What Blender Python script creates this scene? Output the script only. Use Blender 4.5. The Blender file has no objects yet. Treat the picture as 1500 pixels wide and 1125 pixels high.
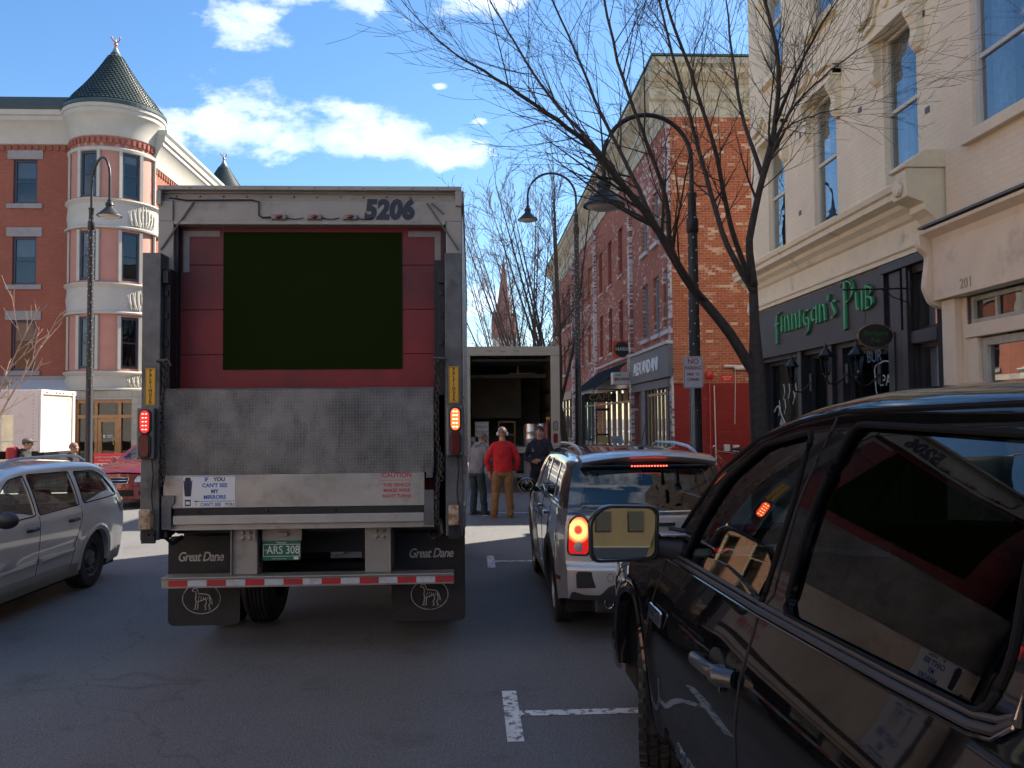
import bpy, bmesh, math, random
from mathutils import Vector, Matrix, geometry
from math import sin, cos, pi, radians as R, sqrt, atan2, tan
random.seed(7)
C = bpy.context.scene.collection
sc = bpy.context.scene
# ---------------------------------------------------------------- camera
YAW, PIT, ROL, FPX = R(2.75), R(2.36), R(-0.5), 1250.0
cd = bpy.data.cameras.new('camera'); cam = bpy.data.objects.new('camera', cd); C.objects.link(cam)
CR = Matrix.Rotation(-YAW, 3, 'Z') @ Matrix.Rotation(pi/2+PIT, 3, 'X') @ Matrix.Rotation(ROL, 3, 'Z')
cam.matrix_world = Matrix.Translation((0, 0, 1.9)) @ CR.to_4x4()
cd.sensor_width = 36; cd.lens = 36*FPX/1500; cd.clip_start = 0.05; cd.clip_end = 3000
sc.camera = cam
# ---------------------------------------------------------------- world, sun, exposure
SUN_AZ, SUN_EL = R(53), R(40)          # azimuth from +Y towards +X
w = bpy.data.worlds.new('World'); sc.world = w; w.use_nodes = True
EXPO = 1.72
sc.view_settings.view_transform = 'Standard'; sc.view_settings.look = 'None'
sc.view_settings.exposure = EXPO; sc.view_settings.gamma = 1; sc.view_settings.use_curve_mapping = False
ld = bpy.data.lights.new('sun', 'SUN'); ld.energy = 4.6; ld.angle = R(.5); ld.color = (1, .90, .76)
sun = bpy.data.objects.new('sun', ld); C.objects.link(sun)
sd = Vector((sin(SUN_AZ)*cos(SUN_EL), cos(SUN_AZ)*cos(SUN_EL), sin(SUN_EL)))
sun.rotation_euler = sd.to_track_quat('Z', 'Y').to_euler()

class NT:
    """tiny helper for node trees"""
    def __init__(s, nt): s.nt = nt; nt.nodes.clear()
    def n(s, t, props=None, **ins):
        k = s.nt.nodes.new(t)
        for a, b in (props or {}).items(): setattr(k, a, b)
        for a, b in ins.items():
            key = int(a[1:]) if a[0] == '_' and a[1:].isdigit() else a.replace('_', ' ')
            s.set(k, key, b)
        return k
    def set(s, k, key, b):
        i = k.inputs[key]
        if isinstance(b, bpy.types.NodeSocket): s.nt.links.new(b, i)
        elif isinstance(b, bpy.types.Node): s.nt.links.new(b.outputs[0], i)
        else:
            if i.type == 'RGBA' and len(b) == 3: b = (*b, 1)
            i.default_value = b
    def m(s, op, a, b=0.0, c=0.0, clamp=False):
        return s.n('ShaderNodeMath', {'operation': op, 'use_clamp': clamp}, _0=a, _1=b, _2=c)
    def vm(s, op, a, b=(0, 0, 0)): return s.n('ShaderNodeVectorMath', {'operation': op}, _0=a, _1=b)
    def mix(s, f, a, b):
        k = s.nt.nodes.new('ShaderNodeMix'); k.data_type = 'RGBA'
        for i, v in ((0, f), (6, a), (7, b)): s.set(k, i, v)
        class O: pass
        return k.outputs[2]
    def ramp(s, f, pts, interp='LINEAR'):
        k = s.nt.nodes.new('ShaderNodeValToRGB'); s.set(k, 0, f); k.color_ramp.interpolation = interp
        e = k.color_ramp.elements
        while len(e) < len(pts): e.new(0.5)
        for el, (p, c) in zip(e, pts):
            el.position = p; el.color = (c, c, c, 1) if not hasattr(c, '__len__') else (*c, 1)
        return k.outputs[0]
    def noise(s, vec, scale, detail=4, rough=.55):
        return s.n('ShaderNodeTexNoise', None, Vector=vec, Scale=scale, Detail=detail, Roughness=rough).outputs[0]

t = NT(w.node_tree)
sky = t.n('ShaderNodeTexSky', {'sky_type': 'NISHITA', 'sun_disc': False, 'sun_elevation': SUN_EL, 'sun_rotation': SUN_AZ,
          'air_density': 1.0, 'dust_density': 0.3, 'ozone_density': 2.5, 'altitude': 50})
gen = t.n('ShaderNodeTexCoord').outputs['Generated']
sp = t.n('ShaderNodeSeparateXYZ', None, Vector=gen)
yy = t.m('MAXIMUM', sp.outputs[1], 0.02)
U, V = t.m('DIVIDE', sp.outputs[0], yy), t.m('DIVIDE', sp.outputs[2], yy)
# cumulus patches over the far end of the street, (x/y, z/y) of centre and radii
patches = [(-.25, .345, .17, .045), (-.17, .335, .19, .042), (-.12, .325, .14, .036), (-.04, .32, .07, .03), (-.37, .335, .07, .03), (-.255, .475, .05, .035), (-.215, .51, .05, .02),
           (-.12, .49, .05, .022), (.01, .51, .07, .035), (-.50, .52, .14, .018), (.02, .14, .05, .022), (.012, .354, .02, .008), (-.035, .395, .012, .006), (.6, .62, .2, .05), (-.9, .5, .2, .06)]
M_ = None
for (a, b, ra, rb) in patches:
    du = t.m('DIVIDE', t.m('SUBTRACT', U, a), ra); dv = t.m('DIVIDE', t.m('SUBTRACT', V, b), rb)
    e = t.m('SUBTRACT', 1.0, t.m('SQRT', t.m('ADD', t.m('MULTIPLY', du, du), t.m('MULTIPLY', dv, dv))))
    M_ = e if M_ is None else t.m('MAXIMUM', M_, e)
M_ = t.m('MAXIMUM', M_, -1.2)
uv = t.n('ShaderNodeCombineXYZ', None, X=U, Y=t.m('MULTIPLY', V, 1.7), Z=0.0)
nz = t.noise(uv, 9.0, 9, .62); nz2 = t.noise(uv, 3.3, 3, .5)
dens = t.m('ADD', t.m('MULTIPLY', M_, .62), t.m('MULTIPLY', t.m('SUBTRACT', nz, .5), 2.7))
dens = t.m('ADD', dens, t.m('MULTIPLY', t.m('SUBTRACT', nz2, .5), .5))
cl = t.ramp(dens, [(-0.0, 0.0), (.42, .38), (1.0, 1.0)], 'EASE')
# the rest of the sky: broken cloud by direction only
nb = t.noise(t.vm('MULTIPLY', gen, (2.2, 2.2, 5.0)), 1.5, 7, .6)
cb = t.m('MULTIPLY', t.ramp(nb, [(.5, 0.0), (.66, 1.0)]), t.ramp(sp.outputs[1], [(0.0, 1.0), (.15, 0.0)]))
cb = t.m('MULTIPLY', cb, t.ramp(sp.outputs[2], [(.02, 0.0), (.2, .85)]))
call = t.m('MAXIMUM', cl, cb)
hs = t.n('ShaderNodeHueSaturation', None, Saturation=1.2, Value=1.0, Color=sky)
shade = t.ramp(t.noise(uv, 14.0, 5, .6), [(.35, (7.2, 7.6, 8.3)), (.62, (10.5, 10.6, 10.8))])
skycol = t.mix(call, hs.outputs[0], shade)
bg = t.n('ShaderNodeBackground', None, Color=skycol, Strength=0.068)
t.n('ShaderNodeOutputWorld', None, Surface=bg)

# ---------------------------------------------------------------- placement helpers
def ray(px, py): return CR @ Vector(((px-750)/FPX, (562.5-py)/FPX, -1))
def at(px, py, ax, val):
    d = ray(px, py); o = Vector((0, 0, 1.9)); return o + d*((val-o[ax])/d[ax])

# ---------------------------------------------------------------- materials
MATS = {}
def mat(name, col, rough=.6, metal=0.0, coat=0.0, var=0.0, vs=4.0, bump=0.0, bs=60.0, emis=0.0, ior=1.5, dirt=None, ds=1.5, dk=(.5, .68), rv=0.0):
    """principled material with noise variation of colour, dirt blotches and bump"""
    if name in MATS: return MATS[name]
    m = bpy.data.materials.new(name); m.use_nodes = True; t = NT(m.node_tree)
    oc = t.n('ShaderNodeTexCoord').outputs['Object']; c = (*col, 1)
    b = t.n('ShaderNodeBsdfPrincipled', None, Roughness=rough, Metallic=metal, Coat_Weight=coat, IOR=ior)
    b.inputs['Coat Roughness'].default_value = .02
    cc = c
    if var:
        f = t.ramp(t.noise(oc, vs, 5, .6), [(.3, 0.0), (.7, 1.0)])
        cc = t.mix(f, tuple(x*(1-var) for x in col), tuple(min(1, x*(1+var)) for x in col))
    if dirt:
        cc = t.mix(t.ramp(t.noise(oc, ds, 6, .65), [(dk[0], 0.0), (dk[1], 1.0)]), cc, dirt)
    t.set(b, 'Base Color', cc)
    if rv: t.set(b, 'Roughness', t.m('ADD', rough-rv/2, t.m('MULTIPLY', t.noise(oc, vs*2, 4), rv)))
    if bump:
        t.set(b, 'Normal', t.n('ShaderNodeBump', None, Strength=bump, Distance=.01, Height=t.noise(oc, bs, 4)))
    if emis:
        t.set(b, 'Emission Color', c); t.set(b, 'Emission Strength', emis)
    t.n('ShaderNodeOutputMaterial', None, Surface=b); MATS[name] = m; return m

def brick(name, axis, c1, c2, mortar, wear=None, wa=(.5, .62), bump=.5, bw=.215, rh=.075, wstretch=(1, 1), rough=.85, tint=None):
    """brick courses on a wall facing x (axis='x') or y (axis='y') in metres"""
    if name in MATS: return MATS[name]
    m = bpy.data.materials.new(name); m.use_nodes = True; t = NT(m.node_tree)
    oc = t.n('ShaderNodeNewGeometry').outputs['Position']; s = t.n('ShaderNodeSeparateXYZ', None, Vector=oc)
    if axis == 'r': uu = t.m('MULTIPLY', t.m('ARCTAN2', t.m('ADD', s.outputs[0], 15.7), t.m('SUBTRACT', s.outputs[1], 38.9)), 1.8)
    else: uu = s.outputs[1] if axis == 'x' else s.outputs[0]
    v2 = t.n('ShaderNodeCombineXYZ', None, X=uu, Y=s.outputs[2], Z=0.0)
    br = t.n('ShaderNodeTexBrick', None, Vector=v2, Color1=c1, Color2=c2, Mortar=mortar, Scale=1.0)
    for k, q in (('Mortar Size', .006), ('Mortar Smooth', .15), ('Bias', 0.0), ('Brick Width', bw), ('Row Height', rh)): br.inputs[k].default_value = q
    col = t.mix(t.ramp(t.noise(v2, .6, 6, .7), [(.3, 0.0), (.75, .5)]), br.outputs[0], tuple(x*.55 for x in c1))
    if tint: col = t.mix(t.ramp(t.noise(v2, 6, 3, .7), [(.5, 0.0), (.7, .6)]), col, tint)
    if wear:
        row = t.m('FLOOR', t.m('DIVIDE', s.outputs[2], rh)); cu = t.m('FLOOR', t.m('ADD', t.m('DIVIDE', uu, bw), t.m('MULTIPLY', t.m('MODULO', row, 2.0), .5)))
        cell = t.n('ShaderNodeCombineXYZ', None, X=t.m('MULTIPLY', cu, bw), Y=t.m('MULTIPLY', row, rh), Z=0.0)
        wn = t.n('ShaderNodeTexWhiteNoise', None, Vector=cell).outputs[0]
        f = t.m('ADD', t.m('MULTIPLY', t.noise(t.vm('MULTIPLY', cell, (wstretch[0], wstretch[1], 1)), 1.7, 5, .7), .50), t.m('MULTIPLY', t.noise(v2, .25, 3, .6), .24))
        f = t.m('ADD', f, t.m('ADD', t.m('MULTIPLY', wn, .13), t.m('MULTIPLY', t.noise(v2, 16, 5, .7), .17)))
        f = t.m('ADD', f, t.m('MULTIPLY', br.outputs[1], .03))
        col = t.mix(t.ramp(f, [(wa[0], 0.0), (wa[1], 1.0)]), col, wear)
    b = t.n('ShaderNodeBsdfPrincipled', None, Base_Color=col, Roughness=rough, Specular_IOR_Level=.25)
    h = t.m('SUBTRACT', t.m('MULTIPLY', t.noise(v2, 30, 3), .3), br.outputs[1])
    t.set(b, 'Normal', t.n('ShaderNodeBump', None, Strength=bump, Distance=.012, Height=h))
    t.n('ShaderNodeOutputMaterial', None, Surface=b); MATS[name] = m; return m

def glass(name, tint=(.25, .3, .3), ior=1.5, rough=0.0, gcol=(1, 1, 1), boost=1.0, wav=0.0):
    """thin glass: tinted see-through mixed with a Fresnel reflection"""
    if name in MATS: return MATS[name]
    m = bpy.data.materials.new(name); m.use_nodes = True; t = NT(m.node_tree)
    tr = t.n('ShaderNodeBsdfTransparent', None, Color=tint)
    gl = t.n('ShaderNodeBsdfAnisotropic', None, Color=gcol, Roughness=rough)
    ge = t.n('ShaderNodeNewGeometry'); c_ = t.m('ABSOLUTE', t.n('ShaderNodeVectorMath', {'operation': 'DOT_PRODUCT'}, _0=ge.outputs['Normal'], _1=ge.outputs['Incoming']).outputs[1])
    f0 = ((ior-1)/(ior+1))**2; fr = t.m('ADD', f0, t.m('MULTIPLY', t.m('POWER', t.m('SUBTRACT', 1.0, c_, clamp=True), 5.0), 1-f0))
    if wav:
        oc = t.n('ShaderNodeTexCoord').outputs['Object']
        bp = t.n('ShaderNodeBump', None, Strength=wav, Distance=.01, Height=t.noise(oc, 1.6, 2)); t.set(gl, 'Normal', bp.outputs[0])
    f = t.m('MULTIPLY', fr, boost, clamp=True)
    mx = t.n('ShaderNodeMixShader', None, _0=f, _1=tr, _2=gl)
    t.n('ShaderNodeOutputMaterial', None, Surface=mx); MATS[name] = m; return m

# ---------------------------------------------------------------- objects
ORG = Vector((0, 0, 0))
def tag(o, label=None, cat=None, group=None, kind=None):
    for k, v in (('label', label), ('category', cat), ('group', group), ('kind', kind)):
        if v: o[k] = v
    return o
def thing(name, label, cat, loc=(0, 0, 0), rz=0.0, group=None, world=True):
    global ORG
    o = bpy.data.objects.new(name, None); C.objects.link(o); o.empty_display_size = .3
    o.location = loc; o.rotation_euler = (0, 0, rz); tag(o, label, cat, group)
    ORG = Vector(loc) if world else Vector((0, 0, 0)); return o
def link(name, me, mats, parent=None):
    o = bpy.data.objects.new(name, me); C.objects.link(o)
    for m in (mats if isinstance(mats, (list, tuple)) else [mats]): me.materials.append(m)
    if parent is not None: o.parent = parent
    return o
def dup(root, loc, rz, label, group=None, scale=None):
    r = root.copy(); C.objects.link(r); r.location = loc; r.rotation_euler = (0, 0, rz); r['label'] = label
    if group: r['group'] = group
    if scale: r.scale = scale
    for ch in list(root.children):
        c = ch.copy(); C.objects.link(c); c.parent = r
        for g in ch.children:
            d = g.copy(); C.objects.link(d); d.parent = c
    return r

class MB:
    def __init__(s): s.b = bmesh.new(); s.mi = 0; s.X = None
    def v(s, p):
        p = Vector(p)
        if s.X: p = s.X @ p
        return s.b.verts.new(p)
    def f(s, vs):
        try: fa = s.b.faces.new(vs); fa.material_index = s.mi; return fa
        except ValueError: return None
    def poly(s, pts): return s.f([s.v(p) for p in pts])
    def box(s, x0, x1, y0, y1, z0, z1):
        a = [s.v((x, y, z)) for x in (x0, x1) for y in (y0, y1) for z in (z0, z1)]
        for q in ((0, 1, 3, 2), (4, 6, 7, 5), (0, 4, 5, 1), (2, 3, 7, 6), (0, 2, 6, 4), (1, 5, 7, 3)): s.f([a[i] for i in q])
        return s
    def ring(s, c, d, r, n, rx=None, up=None):
        d = Vector(d).normalized(); up = Vector(up) if up else (Vector((0, 0, 1)) if abs(d.z) < .9 else Vector((1, 0, 0)))
        a = d.cross(up).normalized(); b = a.cross(d)
        return [s.v(Vector(c)+a*(cos(2*pi*i/n)*(rx or r))+b*(sin(2*pi*i/n)*r)) for i in range(n)]
    def tube(s, pts, rs, n=8, cap=True, closed=False, flat=None):
        pts = [Vector(p) for p in pts]
        if not hasattr(rs, '__len__'): rs = [rs]*len(pts)
        L = len(pts); rings = []
        for i, p in enumerate(pts):
            d = (pts[(i+1) % L]-pts[i-1]) if closed else pts[min(i+1, L-1)]-pts[max(i-1, 0)]
            if d.length < 1e-9: d = Vector((0, 0, 1))
            rings.append(s.ring(p, d, rs[i], n, rs[i]*flat if flat else None))
        for i in range(L if closed else L-1):
            A, B = rings[i], rings[(i+1) % L]
            for k in range(n): s.f([A[k], A[(k+1) % n], B[(k+1) % n], B[k]])
        if cap and not closed: s.f(rings[0][::-1]); s.f(rings[-1])
        return s
    def lathe(s, c, axis, prof, n=24, a0=0, a1=2*pi):
        """prof: (distance along axis, radius)"""
        ax = Vector(axis).normalized(); up = Vector((0, 0, 1)) if abs(ax.z) < .9 else Vector((1, 0, 0))
        a = ax.cross(up).normalized(); b = a.cross(ax); full = abs(a1-a0-2*pi) < 1e-6
        m = n if full else n+1; rows = []
        for (h, r) in prof:
            rows.append([s.v(Vector(c)+ax*h+(a*cos(a0+(a1-a0)*i/n)+b*sin(a0+(a1-a0)*i/n))*max(r, 1e-4)) for i in range(m)])
        for i in range(len(rows)-1):
            for k in range(n): s.f([rows[i][k], rows[i][(k+1) % m], rows[i+1][(k+1) % m], rows[i+1][k]])
        return s
    def prism(s, prof, P0, P1, A, B):
        """2D profile (a,b) on axes A,B extruded from P0 to P1"""
        P0, P1, A, B = Vector(P0), Vector(P1), Vector(A), Vector(B)
        r0 = [s.v(P0+A*a+B*b) for a, b in prof]; r1 = [s.v(P1+A*a+B*b) for a, b in prof]; n = len(prof)
        for k in range(n): s.f([r0[k], r0[(k+1) % n], r1[(k+1) % n], r1[k]])
        s.f(r0[::-1]); s.f(r1); return s
    def ico(s, c, r, sub=2, sc=(1, 1, 1), jit=0):
        g = bmesh.ops.create_icosphere(s.b, subdivisions=sub, radius=1)
        for v in g['verts']:
            k = 1+random.uniform(-jit, jit); p = Vector((v.co.x*sc[0]*r*k, v.co.y*sc[1]*r*k, v.co.z*sc[2]*r*k))+Vector(c)
            v.co = s.X @ p if s.X else p
        for f in {f for v in g['verts'] for f in v.link_faces}: f.material_index = s.mi
        return s
    def build(s, name, mats, parent=None, smooth=False, bevel=0, sharp=40, seg=2):
        me = bpy.data.meshes.new(name)
        for v in s.b.verts: v.co -= ORG
        bmesh.ops.recalc_face_normals(s.b, faces=s.b.faces); s.b.to_mesh(me); s.b.free()
        o = link(name, me, mats, parent)
        if smooth:
            me.polygons.foreach_set('use_smooth', [True]*len(me.polygons))
            if sharp < 180: me.set_sharp_from_angle(angle=R(sharp))
        if bevel:
            bv = o.modifiers.new('bevel', 'BEVEL'); bv.width = bevel; bv.segments = seg; bv.limit_method = 'ANGLE'; bv.harden_normals = False
        return o
def one(name, m, parent, fn, **k):
    b = MB(); fn(b); return b.build(name, m, parent, **k)

def text(name, s, size, mtx, m, parent, ext=.002, off=0.0, sx=1.0, shear=0.0, space=1.0, align='CENTER'):
    """flat lettering; mtx maps text x,y,z to the world"""
    c = bpy.data.curves.new(name, 'FONT'); c.body = s; c.size = size; c.extrude = ext; c.offset = off; c.shear = shear
    c.space_character = space; c.align_x = align; c.align_y = 'CENTER'; c.resolution_u = 3
    o = bpy.data.objects.new(name, c); C.objects.link(o)
    bpy.context.view_layer.update()
    me = bpy.data.meshes.new_from_object(o.evaluated_get(bpy.context.evaluated_depsgraph_get()))
    bpy.data.objects.remove(o); bpy.data.curves.remove(c)
    me.transform(Matrix.Translation(-ORG) @ mtx @ Matrix.Diagonal((sx, 1, 1, 1)))
    me.materials.clear(); return link(name, me, m, parent)
def frame(o, x, y):
    """matrix with text x along x, text y along y, at o"""
    x = Vector(x).normalized(); y = Vector(y).normalized(); z = x.cross(y)
    return Matrix(((x.x, y.x, z.x, o[0]), (x.y, y.y, z.y, o[1]), (x.z, y.z, z.z, o[2]), (0, 0, 0, 1)))

# ---------------------------------------------------------------- trimmed surface panels
def inside(p, poly):
    x, y = p; r = False; n = len(poly); j = n-1
    for i in range(n):
        xi, yi = poly[i]; xj, yj = poly[j]
        if (yi > y) != (yj > y) and x < (xj-xi)*(y-yi)/(yj-yi)+xi: r = not r
        j = i
    return r
def resamp(poly, step):
    out = []
    for i in range(len(poly)):
        a = Vector(poly[i]); b = Vector(poly[(i+1) % len(poly)]); k = max(1, int((b-a).length/step+.5))
        for q in range(k): out.append(tuple(a.lerp(b, q/k)))
    return out
def cdt(outline, holes=(), step=None, sv=None):
    loops = [outline]+list(holes)
    if step: loops = [resamp(l, step) for l in loops]
    vs, es = [], []
    for l in loops:
        b = len(vs); vs += [Vector(p) for p in l]; es += [(b+i, b+(i+1) % len(l)) for i in range(len(l))]
    if step:
        xs = [p[0] for p in outline]; ys = [p[1] for p in outline]; sv = sv or step
        nx = int((max(xs)-min(xs))/step); ny = int((max(ys)-min(ys))/sv)
        bd = [v.copy() for v in vs]; cell = {}
        for v in bd: cell.setdefault((int(v.x//step), int(v.y//step)), []).append(v)
        for i in range(1, nx+1):
            for j in range(1, ny+1):
                p = Vector((min(xs)+i*step-.5*step*(j % 2), min(ys)+j*sv)); ci, cj = int(p.x//step), int(p.y//step)
                if not inside(p, loops[0]) or any(inside(p, h) for h in loops[1:]): continue
                if any((p-q).length < step*.5 for a in (-1, 0, 1) for c in (-1, 0, 1) for q in cell.get((ci+a, cj+c), ())): continue
                vs.append(p)
    r = geometry.delaunay_2d_cdt(vs, es, [], 0, 1e-7)
    out = []
    for f in r[2]:
        c = (r[0][f[0]]+r[0][f[1]]+r[0][f[2]])/3
        if inside(c, loops[0]) and not any(inside(c, h) for h in loops[1:]): out.append(tuple(f))
    return r[0], out, loops
def panel(name, F, outline, holes, mats, parent, step=None, sides=(1,), off=0.0, reveal=None, mat_i=None):
    """mesh from a trimmed outline on surface F(u,v); sides (1,-1) adds the mirrored copy in x; normals are analytic"""
    vs2, tris, loops = cdt(outline, holes, step)
    V_, N_, T_, I_ = [], [], [], []
    for s in sides:
        b = len(V_)
        for p in vs2:
            e = .002
            P = F(p[0], p[1]); n = (F(p[0]+e, p[1])-F(p[0]-e, p[1])).cross(F(p[0], p[1]+e)-F(p[0], p[1]-e))
            n = n.normalized() if n.length > 1e-12 else Vector((0, 0, 1)); P = P+n*off
            if s < 0: P = Vector((-P.x, P.y, P.z)); n = Vector((-n.x, n.y, n.z))
            V_.append(P-ORG); N_.append(n)
        for f in tris:
            a = [i+b for i in f]; fn = (V_[a[1]]-V_[a[0]]).cross(V_[a[2]]-V_[a[0]])
            if fn.dot(N_[a[0]]+N_[a[1]]+N_[a[2]]) < 0: a = a[::-1]
            T_.append(a); I_.append(mat_i(vs2[f[0]], vs2[f[1]], vs2[f[2]]) if mat_i else 0)
        if reveal:
            for l in loops[(0 if reveal[1] else 1):]:
                m = len(l); bb = len(V_)
                for p in l:
                    P = F(p[0], p[1]); n = (F(p[0]+.002, p[1])-F(p[0]-.002, p[1])).cross(F(p[0], p[1]+.002)-F(p[0], p[1]-.002)).normalized()
                    for q in (P, P-n*reveal[0]):
                        V_.append((Vector((-q.x, q.y, q.z)) if s < 0 else q)-ORG); N_.append(None)
                for i in range(m):
                    j = (i+1) % m; T_.append([bb+2*i, bb+2*j, bb+2*j+1, bb+2*i+1]); I_.append(0)
    me = bpy.data.meshes.new(name); me.from_pydata([tuple(v) for v in V_], [], [tuple(f) for f in T_])
    me.polygons.foreach_set('material_index', I_)
    if step:
        me.polygons.foreach_set('use_smooth', [True]*len(me.polygons)); me.update()
        me.normals_split_custom_set_from_vertices([tuple(n) if n else (0, 0, 0) for n in N_])
    me.update(); return link(name, me, mats, parent)
def rrect(x0, x1, y0, y1, r, n=4):
    o = []
    for cx, cy, a in ((x1-r, y1-r, 0), (x0+r, y1-r, 90), (x0+r, y0+r, 180), (x1-r, y0+r, 270)):
        for k in range(n+1): q = R(a+90*k/n); o.append((cx+r*cos(q), cy+r*sin(q)))
    return o
def rnd(poly, r, n=4):
    """round the corners of a polygon"""
    o = []; m = len(poly)
    for i in range(m):
        p = Vector(poly[i]); a = Vector(poly[i-1])-p; b = Vector(poly[(i+1) % m])-p
        k = min(r, a.length*.45, b.length*.45); A = p+a.normalized()*k; B = p+b.normalized()*k
        for q in range(n+1):
            t_ = q/n; o.append(tuple(A*(1-t_)**2+p*2*t_*(1-t_)+B*t_**2))
    return o
def offp(poly, d):
    """offset a polygon outwards by d (counter-clockwise polygons)"""
    m = len(poly); ar = sum(poly[i-1][0]*poly[i][1]-poly[i][0]*poly[i-1][1] for i in range(m)); d = d if ar > 0 else -d; o = []
    for i in range(m):
        a = Vector(poly[i])-Vector(poly[i-1]); b = Vector(poly[(i+1) % m])-Vector(poly[i])
        if a.length < 1e-9: a = b
        if b.length < 1e-9: b = a
        na = Vector((a.y, -a.x)).normalized(); nb = Vector((b.y, -b.x)).normalized(); nn = na+nb
        nn = nn/max(.5, nn.dot(na)) if nn.length > 1e-6 else na
        o.append((poly[i][0]+nn.x*d, poly[i][1]+nn.y*d))
    return o
def pch(tab):
    """monotone cubic interpolation of a table"""
    xs = [a for a, b in tab]; ys = [b for a, b in tab]; n = len(xs)
    d = [(ys[i+1]-ys[i])/(xs[i+1]-xs[i]) for i in range(n-1)]
    m = [d[0]]+[0 if d[i-1]*d[i] <= 0 else 2*d[i-1]*d[i]/(d[i-1]+d[i]) for i in range(1, n-1)]+[d[-1]]
    def g(x):
        if x <= xs[0]: return ys[0]+m[0]*(x-xs[0])*0
        if x >= xs[-1]: return ys[-1]
        lo = 0
        while x > xs[lo+1]: lo += 1
        h = xs[lo+1]-xs[lo]; q = (x-xs[lo])/h
        return (2*q**3-3*q*q+1)*ys[lo]+(q**3-2*q*q+q)*h*m[lo]+(-2*q**3+3*q*q)*ys[lo+1]+(q**3-q*q)*h*m[lo+1]
    return g
# ================================================================ SETTING
asph = bpy.data.materials.new('asphalt'); asph.use_nodes = True; t = NT(asph.node_tree)
oc = t.n('ShaderNodeNewGeometry').outputs['Position']
base = t.mix(t.ramp(t.noise(oc, .35, 6, .6), [(.3, 0.0), (.7, 1.0)]), (.100, .103, .107), (.138, .140, .144))
streak = t.noise(t.vm('MULTIPLY', oc, (1.6, .12, 1)), 1.0, 4, .6)
base = t.mix(t.ramp(streak, [(.42, 0.0), (.7, .55)]), base, (.10, .098, .094))
base = t.mix(t.ramp(t.noise(oc, 22, 4, .8), [(.35, .0), (.7, .5)]), base, (.05, .051, .054))
agg = t.noise(oc, 80, 2, .8)
base = t.mix(t.ramp(agg, [(.50, 0.0), (.66, .75)]), base, (.27, .265, .26))
base = t.mix(t.ramp(t.noise(oc, 1.3, 7, .7), [(.57, 0.0), (.68, .4)]), base, (.038, .038, .04))
vo = t.n('ShaderNodeTexVoronoi', {'feature': 'DISTANCE_TO_EDGE'}, Vector=t.vm('ADD', oc, t.vm('MULTIPLY', t.n('ShaderNodeTexNoise', None, Vector=oc, Scale=1.2, Detail=5.0).outputs[1], (1.2, 1.2, 0))), Scale=.22)
base = t.mix(t.m('MULTIPLY', t.ramp(vo.outputs[0], [(0.0, 1.0), (.003, 0.0)]), .35), base, (.02, .02, .022))
b_ = t.n('ShaderNodeBsdfPrincipled', None, Base_Color=base, Roughness=t.ramp(t.noise(oc, .8, 4), [(.3, .68), (.7, .86)]))
t.set(b_, 'Normal', t.n('ShaderNodeBump', None, Strength=.8, Distance=.01, Height=t.m('ADD', agg, t.m('MULTIPLY', t.noise(oc, 300, 1), .5))))
t.n('ShaderNodeOutputMaterial', None, Surface=b_)
tag(one('road', asph, None, lambda b: b.poly([(-900, -300, 0), (900, -300, 0), (900, 1500, 0), (-900, 1500, 0)])), kind='structure')
conc = mat('sidewalk_concrete', (.34, .32, .29), .85, var=.15, vs=2, bump=.3, bs=40, dirt=(.18, .17, .16), ds=.8)
gran = mat('granite_kerb', (.38, .37, .36), .8, var=.2, vs=30, bump=.3, bs=80)
def walk(b): b.box(3.02, 40, -30, 200, 0, .14); b.box(-13.4, -9.35, 15, 120, 0, .14); b.box(-17, -9.35, -30, 14.99, 0, .14)  # the wide left slab, out of view, is added to bounce light
tag(one('sidewalk', conc, None, walk), kind='structure')
def kerbs(b):
    for k in range(70): b.box(2.86, 3.018, -20+k*2.0, -18.012+k*2.0, -.01, .15)
    for k in range(50): b.box(-9.348, -9.2, 15+k*2.0, 16.988+k*2.0, -.01, .15)
tag(one('kerb', gran, None, kerbs, bevel=.012), kind='structure')
pmk = mat('road_paint', (.62, .62, .60), .7, var=.12, vs=6, dirt=(.13, .13, .135), ds=16, dk=(.52, .58), bump=.4, bs=90)
def marks(b):
    for y0 in (5.58, 11.5, 17.4):
        b.poly([(.2, y0-.48, .004), (.3, y0-.48, .004), (.3, y0+.46, .004), (.2, y0+.46, .004)])
        b.poly([(.302, y0-.05, .004), (2.75, y0-.05, .004), (2.75, y0+.05, .004), (.302, y0+.05, .004)])
    b.poly([(-2.98, 16, .004), (-2.86, 16, .004), (-2.86, 80, .004), (-2.98, 80, .004)])
tag(one('road_marking', pmk, None, marks), kind='structure')

# ================================================================ BUILDINGS
class Wall:
    def __init__(s, O, U): s.O = Vector(O); s.U = Vector(U).normalized(); s.N = s.U.cross(Vector((0, 0, 1)))
    def P(s, u, v, d=0): return s.O+s.U*u+Vector((0, 0, v))+s.N*d
    def F(s, u, v): return s.P(u, v)
    def box(s, b, u0, u1, v0, v1, d0, d1):
        a = [b.v(s.P(u, v, d)) for u in (u0, u1) for v in (v0, v1) for d in (d0, d1)]
        for q in ((0, 1, 3, 2), (4, 6, 7, 5), (0, 4, 5, 1), (2, 3, 7, 6), (0, 2, 6, 4), (1, 5, 7, 3)): b.f([a[i] for i in q])
    def prism(s, b, prof, u0, u1):           # profile (d, v) run along the wall
        b.prism(prof, s.P(u0, 0), s.P(u1, 0), s.N, (0, 0, 1))
    def shape(s, b, prof, d0, d1):           # outline (u, v) given thickness
        b.prism(prof, s.P(0, 0, d0), s.P(0, 0, d1), s.U, (0, 0, 1))
def sq(u0, u1, v0, v1): return [(u0, v0), (u1, v0), (u1, v1), (u0, v1)]
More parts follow.
